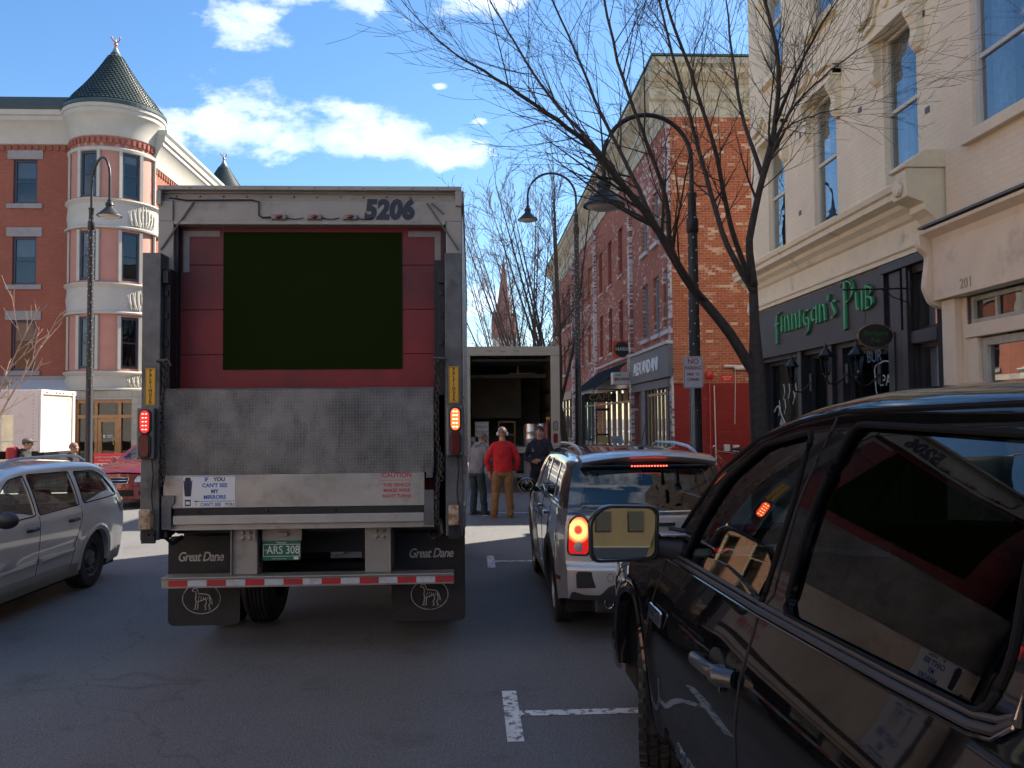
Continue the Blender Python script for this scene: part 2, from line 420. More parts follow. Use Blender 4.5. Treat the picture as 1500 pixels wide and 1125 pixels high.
bglass = glass('window_glass', (.50, .56, .60), 2.0, boost=1.9, wav=.10)
bglass2 = glass('window_glass_dark', (.35, .38, .38), 1.6, boost=1.2, wav=.2)  # darker tint and weaker reflection than the other panes
dark_int = mat('dark_room', (.02, .02, .022), .9)  # near-black; as a sheet behind panes it stands in for unlit rooms
room = mat('dim_room', (.10, .095, .09), .9, var=.5, vs=1.2)  # sheet tone that paints the gloom of rooms behind windows
blindm = mat('roller_blind', (.55, .56, .57), .8)
curtm = mat('net_curtain', (.30, .34, .42), .9, var=.25, vs=9)
def window(W, par, u0, u1, v0, v1, fm, back=.14, fw=.06, mull=0, rail=.5, blind=0.0, gm=None, sill=None, curtain=False):
    def fr(b):
        W.box(b, u0, u0+fw, v0, v1, -back-.05, -back+.03); W.box(b, u1-fw, u1, v0, v1, -back-.05, -back+.03)
        W.box(b, u0+fw, u1-fw, v1-fw, v1, -back-.05, -back+.028); W.box(b, u0+fw, u1-fw, v0, v0+fw, -back-.05, -back+.028)
        if rail: h = v0+(v1-v0)*rail; W.box(b, u0+fw, u1-fw, h-.025, h+.025, -back-.04, -back+.02)
        for k in range(mull): x = u0+(u1-u0)*(k+1)/(mull+1); W.box(b, x-.022, x+.022, v0+fw, v1-fw, -back-.04, -back+.022)
    f = one('window', fm, par, fr)
    one('pane', gm or bglass, f, lambda b: b.poly([W.P(u0+fw, v0+fw, -back-.012), W.P(u1-fw, v0+fw, -back-.012), W.P(u1-fw, v1-fw, -back-.012), W.P(u0+fw, v1-fw, -back-.012)]))
    if blind: one('blind', blindm, f, lambda b: W.box(b, u0+fw, u1-fw, v1-(v1-v0)*blind, v1-.01, -back-.10, -back-.09))
    if curtain: one('curtain', curtm, f, lambda b: [b.prism([(u0+fw+w0+.02*sin(q_*1.1), -back-.12-.03*cos(q_*1.7)) for q_, w0 in [(k_, k_*(u1-u0)*.3/9+sd_*(u1-u0)*.58) for k_ in range(10)]]+[(u0+fw+w0, -back-.18) for q_, w0 in [(k_, k_*(u1-u0)*.3/9+sd_*(u1-u0)*.58) for k_ in range(9, -1, -1)]], W.P(0, v0+.02, 0), W.P(0, v1-.01, 0), W.U, W.N) for sd_ in (0, 1)])
    if sill: one('sill', sill, f, lambda b: W.box(b, u0-.12, u1+.12, v0-.14, v0-.002, -back, .10), bevel=.01)
    return f
cream = mat('cream_trim', (.72, .63, .44), .6, var=.06, vs=5, dirt=(.36, .32, .24), ds=2.5, dk=(.58, .75), bump=.15, bs=14)
creamb = brick('cream_painted_brick', 'x', (.80, .705, .52), (.775, .68, .50), (.72, .63, .46), wear=(.58, .49, .37), wa=(.62, .78), bump=.55)
creamb2 = brick('sand_painted_brick', 'x', (.80, .68, .51), (.78, .66, .495), (.74, .62, .46), wear=(.60, .48, .36), wa=(.64, .8), bump=.45)
creamy = brick('cream_side_brick', 'y', (.72, .60, .47), (.70, .58, .45), (.66, .54, .42), bump=.6)
charc = mat('charcoal_paint', (.020, .021, .024), .45, var=.25, vs=3, dirt=(.06, .06, .06), ds=4, dk=(.62, .8), bump=.1, bs=20)
charcb = brick('charcoal_brick', 'x', (.03, .03, .034), (.035, .035, .038), (.02, .02, .022), bump=1.0)
flash = mat('lead_flashing', (.10, .10, .11), .5, .3)
winfr = mat('dark_window_frame', (.05, .05, .055), .5)
creamfr = mat('cream_window_frame', (.55, .52, .42), .5)

# ---- cream pub building on the right, wall plane x = 6, u = -y
bd = thing('pub_building', 'cream painted brick building with a black pub front with green lettering', 'building', (6, 14, 0))
W = Wall((6, 0, 0), (0, -1, 0)); WS = Wall((0, 17.75, 0), (-1, 0, 0))
wins = [(-16.72, -15.84), (-14.46, -13.52), (-11.92, -11.00)]
holes = [sq(a, b, v0, v0+2.22) for a, b in wins for v0 in (5.14, 8.62)]+[sq(-17.2, -15.25, .7, 3.0), sq(-15.05, -13.95, .14, 3.0), sq(-13.5, -11.85, .7, 3.0), sq(-11.25, -10.6, 3.05, 3.83), sq(-11.25, -10.6, .7, 2.86)]
def mi(a, b, c):
    v = (a[1]+b[1]+c[1])/3; u = (a[0]+b[0]+c[0])/3
    return 0
panel('wall', W.F, sq(-17.75, -10.35, 4.05, 12.6), [h for h in holes if h[0][1] > 4.0], creamb, bd, reveal=(.16, False))
panel('shopfront_wall', W.F, sq(-17.75, -10.35, 0.1, 4.05), [h for h in holes if h[0][1] < 4.0], charc, bd, reveal=(.25, False))
one('side_wall', creamy, bd, lambda b: (b.box(6.001, 22, 17.4, 17.75, 0, 12.6), b.box(21.6, 22, 10, 17.4, 0, 12.6)))
one('roof', flash, bd, lambda b: b.box(6.02, 22, 10.36, 17.74, 12.602, 12.7))
one('interior', dark_int, bd, lambda b: (b.box(6.75, 6.8, 10.4, 17.35, 0, 4.0), b.box(6.6, 6.62, 10.4, 17.35, 4.4, 12.3)))
one('roof_cornice', cream, bd, lambda b: W.prism(b, [(0, 11.6), (.08, 11.6), (.12, 12.0), (.45, 12.3), (.6, 12.4), (.6, 12.6), (.65, 12.62), (.65, 12.72), (0, 12.74)], -17.8, -10.3))
def scroll(b, u0, u1, v1, h, dmax):          # a curved bracket
    pr = [(0, v1), (dmax, v1), (dmax*1.02, v1-h*.16), (dmax*.72, v1-h*.3), (dmax*.5, v1-h*.46), (dmax*.52, v1-h*.62), (dmax*.66, v1-h*.75), (dmax*.5, v1-h*.9), (dmax*.15, v1-h), (0, v1-h)]
    W.prism(b, rnd(pr, .06, 3), u0, u1)
for a, c in wins:
    for k, v0 in enumerate((5.14, 8.62)):
        f = window(W, bd, a, c, v0, v0+2.2, creamfr, back=.09, fw=.045, rail=.5, curtain=(c > -15))
        one('sill', cream, f, lambda b: W.box(b, a-.16, c+.16, v0-.12, v0-.003, -.1, .13), bevel=.015)
        m = (a+c)/2; v = v0+2.22; hw = (c-a)/2
        def hood(b):
            if k == 0 and m > -12:             # the taller hood with an arched crest
                o = [(m-hw-.25, v+.05), (m-hw-.25, v+.26), (m-hw*.75, v+.32), (m-hw*.5, v+.55), (m-.12, v+.66), (m, v+.70), (m+.12, v+.66), (m+hw*.5, v+.55), (m+hw*.75, v+.32), (m+hw+.25, v+.26), (m+hw+.25, v+.05)]
            else:
                o = [(m-hw-.25, v+.05), (m-hw-.25, v+.24), (m-hw*.5, v+.27), (m, v+.50), (m+hw*.5, v+.27), (m+hw+.25, v+.24), (m+hw+.25, v+.05)]
            W.shape(b, o, .002, .16); o2 = [(x, y+.05) for x, y in o if y > v+.1]
            o2 = o2+[(x, y-.09) for x, y in o2[::-1]]; W.shape(b, o2, .001, .27); o3 = [(x, y-.13) for x, y in o2]; W.shape(b, o3, .0015, .21)
            W.box(b, m-hw-.22, m+hw+.22, v-.02, v+.06, .0018, .19)
            if k == 0 and m > -12: b.lathe(W.P(m, v+.36, .15), W.N, [(0, .11), (.05, .10), (.07, .05), (.08, 0)], 12)
        one('window_hood', cream, bd, hood, bevel=.008)
        def br(b):
            for u in (m-hw-.21, m+hw+.05): scroll(b, u, u+.16, v, .62, .2)
        one('hood_bracket', cream, bd, br, smooth=True, sharp=35)
def corn(b):
    W.prism(b, [(0, 4.07), (.10, 4.07), (.10, 4.13), (.13, 4.15), (.13, 4.19), (.07, 4.22), (.07, 4.50), (.12, 4.53), (.16, 4.60), (.24, 4.66), (.26, 4.72), (.40, 4.76), (.40, 4.84), (.44, 4.86), (.46, 4.93), (.40, 4.95), (0, 5.0)], -17.75, -10.72)
one('shopfront_cornice', cream, bd, corn)
def corb(b):
    o = [(.003, 4.1), (.10, 4.1), (.16, 4.2), (.13, 4.32), (.2, 4.42), (.30, 4.5), (.30, 4.58), (.52, 4.66), (.54, 4.98), (.50, 5.02), (.003, 5.02)]
    W.prism(b, o, -10.72, -10.36); W.prism(b, [(0.002, 5.02), (.56, 5.02), (.56, 5.06), (.3, 5.24), (0.002, 5.26)], -10.75, -10.33); b.lathe(W.P(-10.54, 4.78, .535), W.N, [(0, .10), (.04, .09), (.05, .03), (.06, 0)], 10)
    W.prism(b, [(.003, 4.0), (.10, 4.02), (.16, 4.12), (.13, 4.3), (.003, 4.32)], -17.74, -17.5)
one('corbel', cream, bd, corb, bevel=.01)
one('sign_board', charc, bd, lambda b: (W.box(b, -17.6, -11.95, 3.16, 4.04, .002, .06), W.box(b, -17.7, -11.9, 3.08, 3.155, .002, .10), W.box(b, -11.95, -10.36, 3.93, 4.05, .002, .11)))
def pil(b):
    for u in (-17.72, -15.24, -13.93, -11.84, -11.46): W.box(b, u, u+.17 if u > -17.6 else u+.3, .1, 3.078, .002, .07)
    W.box(b, -11.36, -11.26, .1, 3.92, .002, .09); W.box(b, -11.258, -10.6, 2.87, 3.04, .001, .05); W.box(b, -11.80, -11.5, .12, 3.92, .0015, .05)
one('pilaster', charc, bd, pil, bevel=.006)
one('black_brick_pier', charcb, bd, lambda b: W.box(b, -10.59, -10.36, .14, 3.92, .001, .045))
for (u0, u1, v0, v1, ml) in ((-17.2, -15.25, .7, 3.0, 1), (-15.05, -13.95, .14, 3.0, 0), (-13.5, -11.85, .7, 3.0, 0)):
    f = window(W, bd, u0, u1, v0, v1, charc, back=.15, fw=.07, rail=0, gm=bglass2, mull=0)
for v0, v1 in ((3.05, 3.83), (.7, 2.86)): window(W, bd, -11.25, -10.6, v0, v1, charc, back=.1, fw=.05, rail=0, blind=1.0)
green = mat('green_letters', (.06, .33, .14), .5)
def tx(name, s, size, u, v, m, par, d=.07, **k): return text(name, s, size, frame(W.P(u, v, d), W.U, (0, 0, 1)), m, par, **k)
# half-uncial letters drawn as pen strokes: thick stems, thin joins
def uncial(par):
    G = {'F': (.62, [[(.18, -.45), (.18, .7), (.3, .95), (.6, .93)], [(.0, .42), (.5, .46)]]), 'i': (.36, [[(.12, .02), (.12, .72)]]), 'n': (.72, [[(.12, 0), (.12, .7)], [(.12, .5), (.3, .7), (.48, .62), (.5, 0)]]),
         'G': (.72, [[(.55, .62), (.3, .7), (.1, .5), (.1, .2), (.3, 0), (.52, .1)], [(.34, .34), (.56, .34), (.56, -.12), (.4, -.36), (.2, -.36)]]), 'a': (.70, [[(.5, .7), (.5, 0)], [(.5, .6), (.22, .7), (.08, .4), (.16, .05), (.5, .2)]]),
         "'": (.22, [[(.12, .95), (.08, .75)]]), 's': (.5, [[(.42, .62), (.22, .72), (.1, .55), (.38, .25), (.3, .02), (.06, .06)]]), ' ': (.35, []),
         'P': (.72, [[(.16, -.42), (.16, .98)], [(.0, .88), (.3, 1.03), (.6, .86), (.6, .52), (.3, .32), (.16, .38)]]), 'u': (.62, [[(.12, .7), (.12, .2), (.26, .0), (.5, .15)], [(.5, .7), (.5, 0)]]), 'B': (.62, [[(.14, .0), (.14, .85)], [(.14, .8), (.44, .78), (.44, .5), (.16, .42), (.5, .38), (.54, .1), (.3, 0), (.14, .04)]])}
    x = 0; b = MB(); H = .42; S = .60
    for ch in "FinniGan's PuB":
        k = 1.28 if ch in 'P' else 1.0
        wd, st = G[ch]
        for s_ in st:
            p = rnd_open([(x+a*S*k*.86, c*H*k) for a, c in s_]); w_ = .030
            for i in range(len(p)-1):
                a, c = Vector(p[i]), Vector(p[i+1]); e = Vector((w_*.85, w_*.35))*k; d = (c-a).normalized()*.006
                a = a-d; c = c+d; q = [a-e, c-e, c+e, a+e]; n0 = random.uniform(0, .002)
                v = [b.v(W.P(-16.28+z.x, 3.5+z.y, dd)) for dd in (.062, .10+n0) for z in q]
                for fq in ((4, 5, 6, 7), (0, 1, 5, 4), (1, 2, 6, 5), (2, 3, 7, 6), (3, 0, 4, 7)): b.f([v[g] for g in fq])
        x += wd*S*k*.80+.012
    return b.build('sign_word', green, par), x
def rnd_open(p, n=5):
    if len(p) < 3: return p
    o = [p[0]]
    for i in range(1, len(p)-1):
        a = Vector(p[i-1]).lerp(Vector(p[i]), .5) if i > 1 else Vector(p[0]); c = Vector(p[i]).lerp(Vector(p[i+1]), .5) if i < len(p)-2 else Vector(p[-1])
        for q in range(1, n+1): t_ = q/n; o.append(tuple(a*(1-t_)**2+Vector(p[i])*2*t_*(1-t_)+c*t_**2))
    return o
uncial(bd)
gls = mat('window_paint', (.5, .52, .5), .7)
tx('window_lettering', 'BUR', .26, -12.68, 2.80, mat('blue_window_paint', (.10, .16, .22), .7), bd, d=-.13, ext=.001)
tx('window_lettering', 'IPA', .24, -12.35, 2.42, gls, bd, d=-.13, ext=.001)
def badge(b):
    o = rnd([(-12.68, 2.66), (-12.35, 2.72), (-12.02, 2.66), (-12.06, 2.24), (-12.35, 2.08), (-12.64, 2.24)], .08); b.tube([W.P(u, v, -.13) for u, v in o], .010, 4, closed=True)
    o = [(-17.0, 2.0), (-16.8, 2.2), (-16.6, 1.9), (-16.3, 1.7), (-16.1, 1.4), (-15.7, 1.5), (-15.5, 1.1)]; b.tube([W.P(u, v, -.13) for u, v in rnd_open(o)], .012, 4)
    for q in range(9): u = -16.6+random.uniform(-.4, .7); v = 1.3+random.random()*1.0; b.tube([W.P(u, v, -.131), W.P(u+.1, v+.14, -.131), W.P(u+.05, v+.3, -.131)], .010, 4)
one('window_drawing', gls, bd, badge)

# ---- sand coloured neighbour, nearest on the right
bd = thing('corner_shop', 'sand painted brick building with the number 201 over its door, nearest on the right', 'building', (6, 5, 0))
panel('wall', Wall((5.97, 0, 0), (0, -1, 0)).F, sq(-10.33, 22, 4.0, 12.2), [sq(-9.72+k*3.0, -8.55+k*3.0, v0, v0+1.75) for k in range(6) for v0 in (5.26, 8.7)], creamb2, bd, reveal=(.15, False))
W2 = Wall((5.97, 0, 0), (0, -1, 0))
for k in range(3):
    for v0 in (5.26, 8.7): window(W2, bd, -9.72+k*3, -8.55+k*3, v0, v0+1.75, mat('white_window_frame', (.5, .49, .45), .5), back=.08, fw=.07, rail=.5, curtain=True, sill=creamb2)
stucco = mat('sand_stucco', (.72, .58, .42), .8, var=.06, vs=3, bump=.35, bs=35, dirt=(.4, .34, .26), ds=1.2, dk=(.6, .8))
one('frieze', stucco, bd, lambda b: (W2.box(b, -10.33, 22, 3.33, 4.02, .001, .20), W2.prism(b, [(.0, 4.02), (.2, 4.02), (.22, 4.10), (.34, 4.16), (.34, 4.20), (0, 4.22)], -10.33, 22)))
one('flashing', flash, bd, lambda b: W2.box(b, -10.35, 22, 4.222, 4.25, .001, .37))
def endbr(b): W2.prism(b, rnd([(.001, 4.2), (.36, 4.2), (.36, 4.0), (.24, 3.9), (.30, 3.5), (.22, 3.3), (.10, 3.24), (.001, 3.24)], .05, 3), -10.45, -10.335)
one('end_bracket', stucco, bd, endbr, bevel=.008)
text('house_number', '201', .17, frame(W2.P(-9.62, 3.44, .201), W2.U, (0, 0, 1)), mat('gilt_number', (.42, .33, .2), .5), bd, ext=.008)
def sf(b):
    W2.box(b, -10.30, -10.02, .1, 3.32, .001, .12); W2.box(b, -10.018, -9.93, .1, 3.32, .001, .03)
    W2.box(b, -9.93, 22, 2.82, 2.98, .001, .06); W2.box(b, -9.93, -9.72, .1, 2.815, -.05, .03); W2.box(b, -9.72, 22, .1, .7, -.2, .0)
one('pilaster', stucco, bd, sf, bevel=.008)
wood = mat('weathered_cream_wood', (.42, .40, .33), .6, var=.2, vs=6)
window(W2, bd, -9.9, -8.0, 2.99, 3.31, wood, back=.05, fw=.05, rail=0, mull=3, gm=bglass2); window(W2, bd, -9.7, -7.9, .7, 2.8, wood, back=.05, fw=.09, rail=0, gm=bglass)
window(W2, bd, -7.6, -4.6, .7, 3.2, wood, back=.05, fw=.09, rail=0, gm=bglass)
one('interior', room, bd, lambda b: b.box(6.5, 6.55, -20, 10.3, 0, 12)); one('side_wall', creamy, bd, lambda b: (b.box(6.0, 20, 10.0, 10.32, .1, 12.2), b.box(6.0, 20, -22, -21.7, 0, 12.2), b.box(6.0, 20, -21.7, 10, 12.2, 12.3)))
def tie(b):
    for u, v in ((-10.28+.0, 0),): pass
    for u, v in ((-13.0+.35, 6.6), (-13.0, 9.4), (-10.8, 7.2), (-15.1, 5.6), (-15.0, 7.0), (-10.75, 5.9)): W.box(b, u-.05, u+.05, v-.04, v+.04, .001, .012)
ORG = Vector((6, 14, 0)); one('tie_plate', flash, bpy.data.objects['pub_building'], tie)

# ---- brick row further up the right side
brk = brick('worn_red_brick', 'x', (.36, .115, .07), (.27, .085, .055), (.36, .28, .23), wear=(.50, .46, .44), wa=(.565, .60), wstretch=(1, 2.0), bump=.8)
brk2 = brick('worn_red_brick_dark', 'x', (.34, .10, .058), (.26, .08, .05), (.34, .26, .21), wear=(.45, .41, .39), wa=(.59, .63), wstretch=(1, 2.0), bump=.8)
brkp = brick('whitewashed_pier_brick', 'x', (.30, .10, .07), (.24, .08, .06), (.45, .42, .4), wear=(.55, .52, .5), wa=(.49, .54), wstretch=(1.6, 1.6), bump=.8)
brke = brick('orange_end_brick', 'y', (.43, .135, .06), (.31, .085, .04), (.46, .31, .21), wear=(.56, .42, .29), wa=(.575, .615), wstretch=(.8, 2.2), bump=.7)
brkr = brick('red_painted_brick', 'y', (.29, .030, .024), (.26, .028, .022), (.20, .022, .018), bump=1.4, rough=.5, wear=(.36, .10, .07), wa=(.60, .70))
corm = mat('stone_cornice', (.42, .40, .30), .7, var=.12, vs=3, dirt=(.25, .23, .17), ds=2)
coppr = mat('green_cap', (.05, .09, .08), .5)
slate = mat('slate_grey_paint', (.085, .095, .11), .55, var=.12, vs=3)
greyblue = mat('grey_blue_frame', (.16, .20, .22), .5)
infill = mat('red_infill', (.20, .045, .03), .7, var=.15, vs=4)
tan = mat('tan_infill', (.36, .15, .07), .7, var=.15, vs=4)
whsill = mat('stone_sill', (.42, .42, .42), .7, var=.1, vs=4)
blocks = [(25.0, 31.55, 'A'), (31.55, 40.6, 'B'), (40.6, 49.6, 'C'), (49.6, 61.0, 'D')]
labs = ['worn orange and white brick building whose bare end wall faces the alley', 'old red brick building with red filled-in windows above the cafe', 'red brick building with tan filled-in windows, third along the row', 'farthest red brick building of the row, by the street tree']
def corni(b, y0, y1, end=False):
    pr = [(0, 10.9), (.06, 10.9), (.06, 11.35), (.14, 11.42), (.14, 11.75), (.22, 11.85), (.5, 12.1), (.5, 12.25), (.62, 12.32), (.62, 12.5), (0, 12.52)]
    W.prism(b, pr, -y1, -y0)
    if end: WE.prism(b, pr, 5.38, 14)
WE = Wall((0, 25, 0), (1, 0, 0)); W = Wall((6, 0, 0), (0, -1, 0))
for (y0, y1, nm), lb in zip(blocks, labs):
    bd = thing('brick_building', lb, 'building', (6, y0, 0))
    if nm == 'A': ws = [(25.35, 26.15), (26.75, 27.6), (28.45, 29.35)]
    else:
        L = y1-y0-1.2; n = {'B': 3, 'C': 3, 'D': 4}[nm]; ws = [(y0+.9+(k+.25)*L/n, y0+.9+(k+.25)*L/n+1.0) for k in range(n)]
    fl = ((4.58, 6.45), (7.55, 9.2)) if nm == 'A' else ((4.7, 6.6), (7.6, 9.5))
    hol = [sq(-b, -a, f0, f1) for a, b in ws for f0, f1 in fl]
    sf_ = sq(-y1+.45, -y0-(.55 if nm == 'A' else .35), .2, 3.05)
    panel('wall', W.F, sq(-y1, -y0, .1, 11.0), hol+[sf_], brk if nm in 'AC' else brk2, bd, reveal=(.18, False))
    for a, b in ws:
        for f0, f1 in fl:
            if nm in 'AD':
                window(W, bd, -b, -a, f0, f1, greyblue if nm == 'A' else winfr, back=.12, fw=.07, sill=whsill)
            else:
                fi = one('window', infill if nm == 'B' else tan, bd, lambda q: (W.box(q, -b, -a, f0, f1, -.16, -.12), W.box(q, -b+.06, -a-.06, f0+(f1-f0)*.5, f0+(f1-f0)*.5+.06, -.12, -.09), W.box(q, -b, -b+.07, f0, f1, -.12, -.07), W.box(q, -a-.07, -a, f0, f1, -.12, -.07)))
                one('sill', brkp, fi, lambda q: W.box(q, -b-.08, -a+.08, f0-.1, f0-.002, -.1, .06))
    one('cornice', corm, bd, lambda q: corni(q, y0, y1, nm == 'A'))
    one('cornice_cap', coppr, bd, lambda q: (W.box(q, -y1, -y0, 12.525, 12.57, 0, .66), WE.box(q, 5.34, 14, 12.526, 12.58, 0, .66) if nm == 'A' else None))
    one('pier', brkp, bd, lambda q: (W.box(q, -y1, -y1+.4, .1, 10.9, .001, .12), W.box(q, -y0-.32, -y0, .1, 10.9, .0012, .06)))
    one('interior', room, bd, lambda q: q.box(6.9, 6.95, y0+.2, y1-.2, 0, 11))
    one('roof', flash, bd, lambda q: q.box(6.01, 14, y0+.01, y1, 12.0, 12.4))
    if nm == 'A':
        panel('end_wall', WE.F, sq(6, 14, 2.92, 11.4), [], brke, bd)
        panel('painted_end_wall', WE.F, sq(6, 14, .1, 2.92), [], brkr, bd)
        one('pier', brke, bd, lambda q: WE.box(q, 6.001, 6.5, 2.922, 10.9, .001, .05))
        one('conduit', mat('white_conduit', (.6, .55, .48), .5), bd, lambda q: (q.tube([WE.P(7.5, 3.42, .06), WE.P(8.1, 3.40, .06)], .045, 6), q.tube([WE.P(7.8, 3.35, .08), WE.P(9.4, 3.33, .08)], .05, 6), q.tube([WE.P(7.2, 2.85, .03), WE.P(7.22, .5, .03)], .018, 5), q.tube([WE.P(7.85, 3.3, .03), WE.P(7.8, 1.7, .03)], .010, 5)), smooth=True)
        one('meter_box', mat('pale_box', (.5, .48, .45), .5), bd, lambda q: (WE.box(q, 7.45, 7.62, .9, 1.1, .002, .12), WE.box(q, 7.72, 7.9, .88, 1.08, .002, .12)), bevel=.01)
        p = one('warning_plate', mat('red_plate', (.55, .02, .02), .5), bd, lambda q: WE.box(q, 7.40, 7.80, 2.98, 3.16, .002, .012))
        text('plate_writing', 'FIRE ALARM', .05, frame(WE.P(7.6, 3.10, .013), (1, 0, 0), (0, 0, 1)), mat('white_ink', (.7, .7, .7), .6), p, ext=.001)
        text('plate_writing', 'CALL 911', .05, frame(WE.P(7.6, 3.03, .013), (1, 0, 0), (0, 0, 1)), MATS['white_ink'], p, ext=.001)
        # grey shopfront
        one('fascia', slate, bd, lambda q: (W.box(q, -31.1, -24.99, 3.12, 4.1, .02, .16), W.box(q, -31.1, -25.3, 2.83, 3.10, .0, .08)), bevel=.01)
        one('fascia_cap', whsill, bd, lambda q: W.box(q, -31.15, -24.97, 4.102, 4.2, .0, .22))
        text('fascia_lettering', 'ALEX AND ANI', .62, frame(W.P(-28.3, 3.58, .165), W.U, (0, 0, 1)), mat('white_letters', (.75, .76, .78), .4), bd, ext=.03, off=.004, sx=1.0, space=.92)
        one('shop_frame', slate, bd, lambda q: (W.box(q, -29.6, -28.95, .15, 2.83, -.05, .06), W.box(q, -25.62, -25.55, .15, 2.83, -.05, .05), W.box(q, -28.95, -25.62, .2, .62, -.05, .05)))
        sw = one('shop_window', mat('oak_strip', (.42, .25, .12), .5, var=.2, vs=8), bd, lambda q: [W.box(q, -28.9+k*.54, -28.82+k*.54, .62, 2.82, -.10, -.02) for k in range(7)]+[W.box(q, -28.95, -25.6, 2.62, 2.7, -.098, -.03)])
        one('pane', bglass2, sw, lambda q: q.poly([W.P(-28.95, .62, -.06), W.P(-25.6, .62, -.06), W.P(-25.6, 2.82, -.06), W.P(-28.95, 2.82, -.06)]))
        def goods(q):
            for k in range(26):
                q.mi = random.choice((0, 0, 1, 2, 3)); u = -28.8+random.random()*3.1; v = .7+random.random()*1.7; h = .1+random.random()*.6
                W.box(q, u, u+.05+random.random()*.22, v, v+h, -.5-.01*k, -.49-.01*k)
        one('window_display', [mat('display_pale', (.55, .5, .42), .7), mat('display_red', (.55, .04, .05), .6), mat('display_green', (.05, .25, .15), .6), mat('display_white', (.7, .7, .68), .6)], sw, goods)
        dr = one('door', mat('oxblood_door', (.06, .012, .012), .5), bd, lambda q: (W.box(q, -30.9, -29.7, .15, 2.8, -.16, -.1)))
        one('door_handle', mat('brass', (.5, .35, .12), .3, .9), dr, lambda q: q.tube([W.P(-29.85, 1.0, -.06), W.P(-29.85, 1.4, -.06)], .015, 6))
    else:
        sfm = {'B': charc, 'C': mat('green_shop_paint', (.04, .08, .06), .5), 'D': mat('brown_shop_paint', (.12, .08, .05), .5)}[nm]
        one('fascia', stucco if nm == 'B' else sfm, bd, lambda q: W.box(q, -y1+.45, -y0-.35, 3.06, 3.55, .002, .12))
        n = 6
        sw = one('shop_window', sfm if nm != 'B' else mat('oak_strip', (.42, .25, .12), .5), bd, lambda q: [W.box(q, -y1+.45+k*(y1-y0-.8)/n, -y1+.55+k*(y1-y0-.8)/n, .2, 3.05, -.1, .02) for k in range(n+1)]+[W.box(q, -y1+.45, -y0-.35, .2, .75, -.09, .0), W.box(q, -y1+.45, -y0-.35, 2.5, 2.58, -.09, .0)])
        one('pane', bglass, sw, lambda q: q.poly([W.P(-y1+.45, .6, -.06), W.P(-y0-.35, .6, -.06), W.P(-y0-.35, 3.05, -.06), W.P(-y1+.45, 3.05, -.06)]))
        one('window_display', MATS['display_pale'], sw, lambda q: [W.box(q, -y1+.7+k*.55, -y1+.7+k*.55+random.uniform(.1, .4), .7, 1+random.random()*1.4, -.6, -.58) for k in range(int((y1-y0-1.5)/.55))])
# unseen block added behind the alley to cut the sunlight reaching the street
bd = thing('shade_block', 'added brick block behind the alley, unseen, shading the street', 'building', (17, 30, 0))
one('wall', brick('shade_block_brick', 'x', (.3, .12, .08), (.26, .1, .07), (.35, .3, .26)), bd, lambda b: (b.box(14.01, 24, 22.2, 31, 0, 11.2)))
one('roof', flash, bd, lambda b: b.box(13.9, 24.1, 22.1, 31.1, 11.202, 11.4))
# far end of the street
for k, (x0, x1, y0, h, c_, lb) in enumerate(((-1.5, 3.2, 150, 11, (.30, .12, .08), 'distant low brick building at the far end of the street'), (7.5, 18, 66, 8.5, (.42, .38, .32), 'distant pale building beyond the brick row'), (-13.5, -30, 85, 11, (.3, .13, .09), 'distant brick building far down the left side'))):
    if x0 > x1: x0, x1 = x1, x0
    bd = thing('distant_building', lb, 'building', ((x0+x1)/2, y0, 0))
    WD = Wall((0, y0, 0), (1, 0, 0)); nn = max(2, int((x1-x0)/2.6)); st = (x1-x0)/nn
    hs_ = [sq(x0+st*(i+.3), x0+st*(i+.7), v, v+1.7) for i in range(nn) for v in (.9, 4.2, 7.2) if v+2.2 < h]
    panel('wall', WD.F, sq(x0, x1, 0, h), hs_, brick('far_brick_%d' % k, 'y', c_, tuple(q*.8 for q in c_), (.4, .36, .32)), bd, reveal=(.2, False))
    for hh in hs_: window(WD, bd, hh[0][0], hh[1][0], hh[0][1], hh[2][1], winfr)
    one('body', mat('far_wall_%d' % k, c_, .9), bd, lambda b: b.box(x0, x1, y0+.45, y0+25, 0, h)); one('roof', flash, bd, lambda b: b.box(x0-.2, x1+.2, y0-.2, y0+25.2, h+.002, h+.4))

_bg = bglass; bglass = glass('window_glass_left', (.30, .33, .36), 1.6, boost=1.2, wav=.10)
# ---- turreted corner building on the left
bd = thing('turret_building', 'red brick corner building with round turrets under green conical roofs', 'building', (-16, 40, 0))
lb = brick('left_brick', 'y', (.30, .095, .06), (.25, .08, .052), (.32, .15, .11), bump=.3)
lbx = brick('left_brick_side', 'x', (.33, .11, .07), (.29, .095, .06), (.35, .17, .12), bump=.3)
lbr = brick('turret_brick', 'r', (.36, .12, .08), (.32, .10, .07), (.42, .22, .17), bump=.3)
ivory = mat('ivory_plaster', (.42, .40, .35), .7, var=.06, vs=2, bump=.2, bs=9, dirt=(.45, .43, .36), ds=1.5, dk=(.58, .75))
pinkp = mat('rose_panel', (.42, .20, .155), .7, var=.06, vs=2)
bluefr = mat('navy_frame', (.03, .035, .06), .4)
stone = mat('grey_lintel', (.25, .235, .23), .8, var=.15, vs=3, bump=.3)
rustic = brick('rough_stone', 'r', (.42, .39, .33), (.36, .33, .28), (.26, .24, .2), bw=.55, rh=.3, bump=1.0)
rusticy = brick('rough_stone_flat', 'y', (.42, .39, .33), (.36, .33, .28), (.26, .24, .2), bw=.55, rh=.3, bump=1.0)
WF = Wall((0, 38.9, 0), (1, 0, 0)); WR = Wall((-14.4, 0, 0), (0, 1, 0))
fl = [(4.25, 6.5), (8.1, 10.25), (11.75, 13.75)]
fw_ = [(-20.5-k*2.9-.55, -20.5-k*2.9+.5) for k in range(-0, 5)]
fw_ = [(a+.6, b+.6) for a, b in fw_]
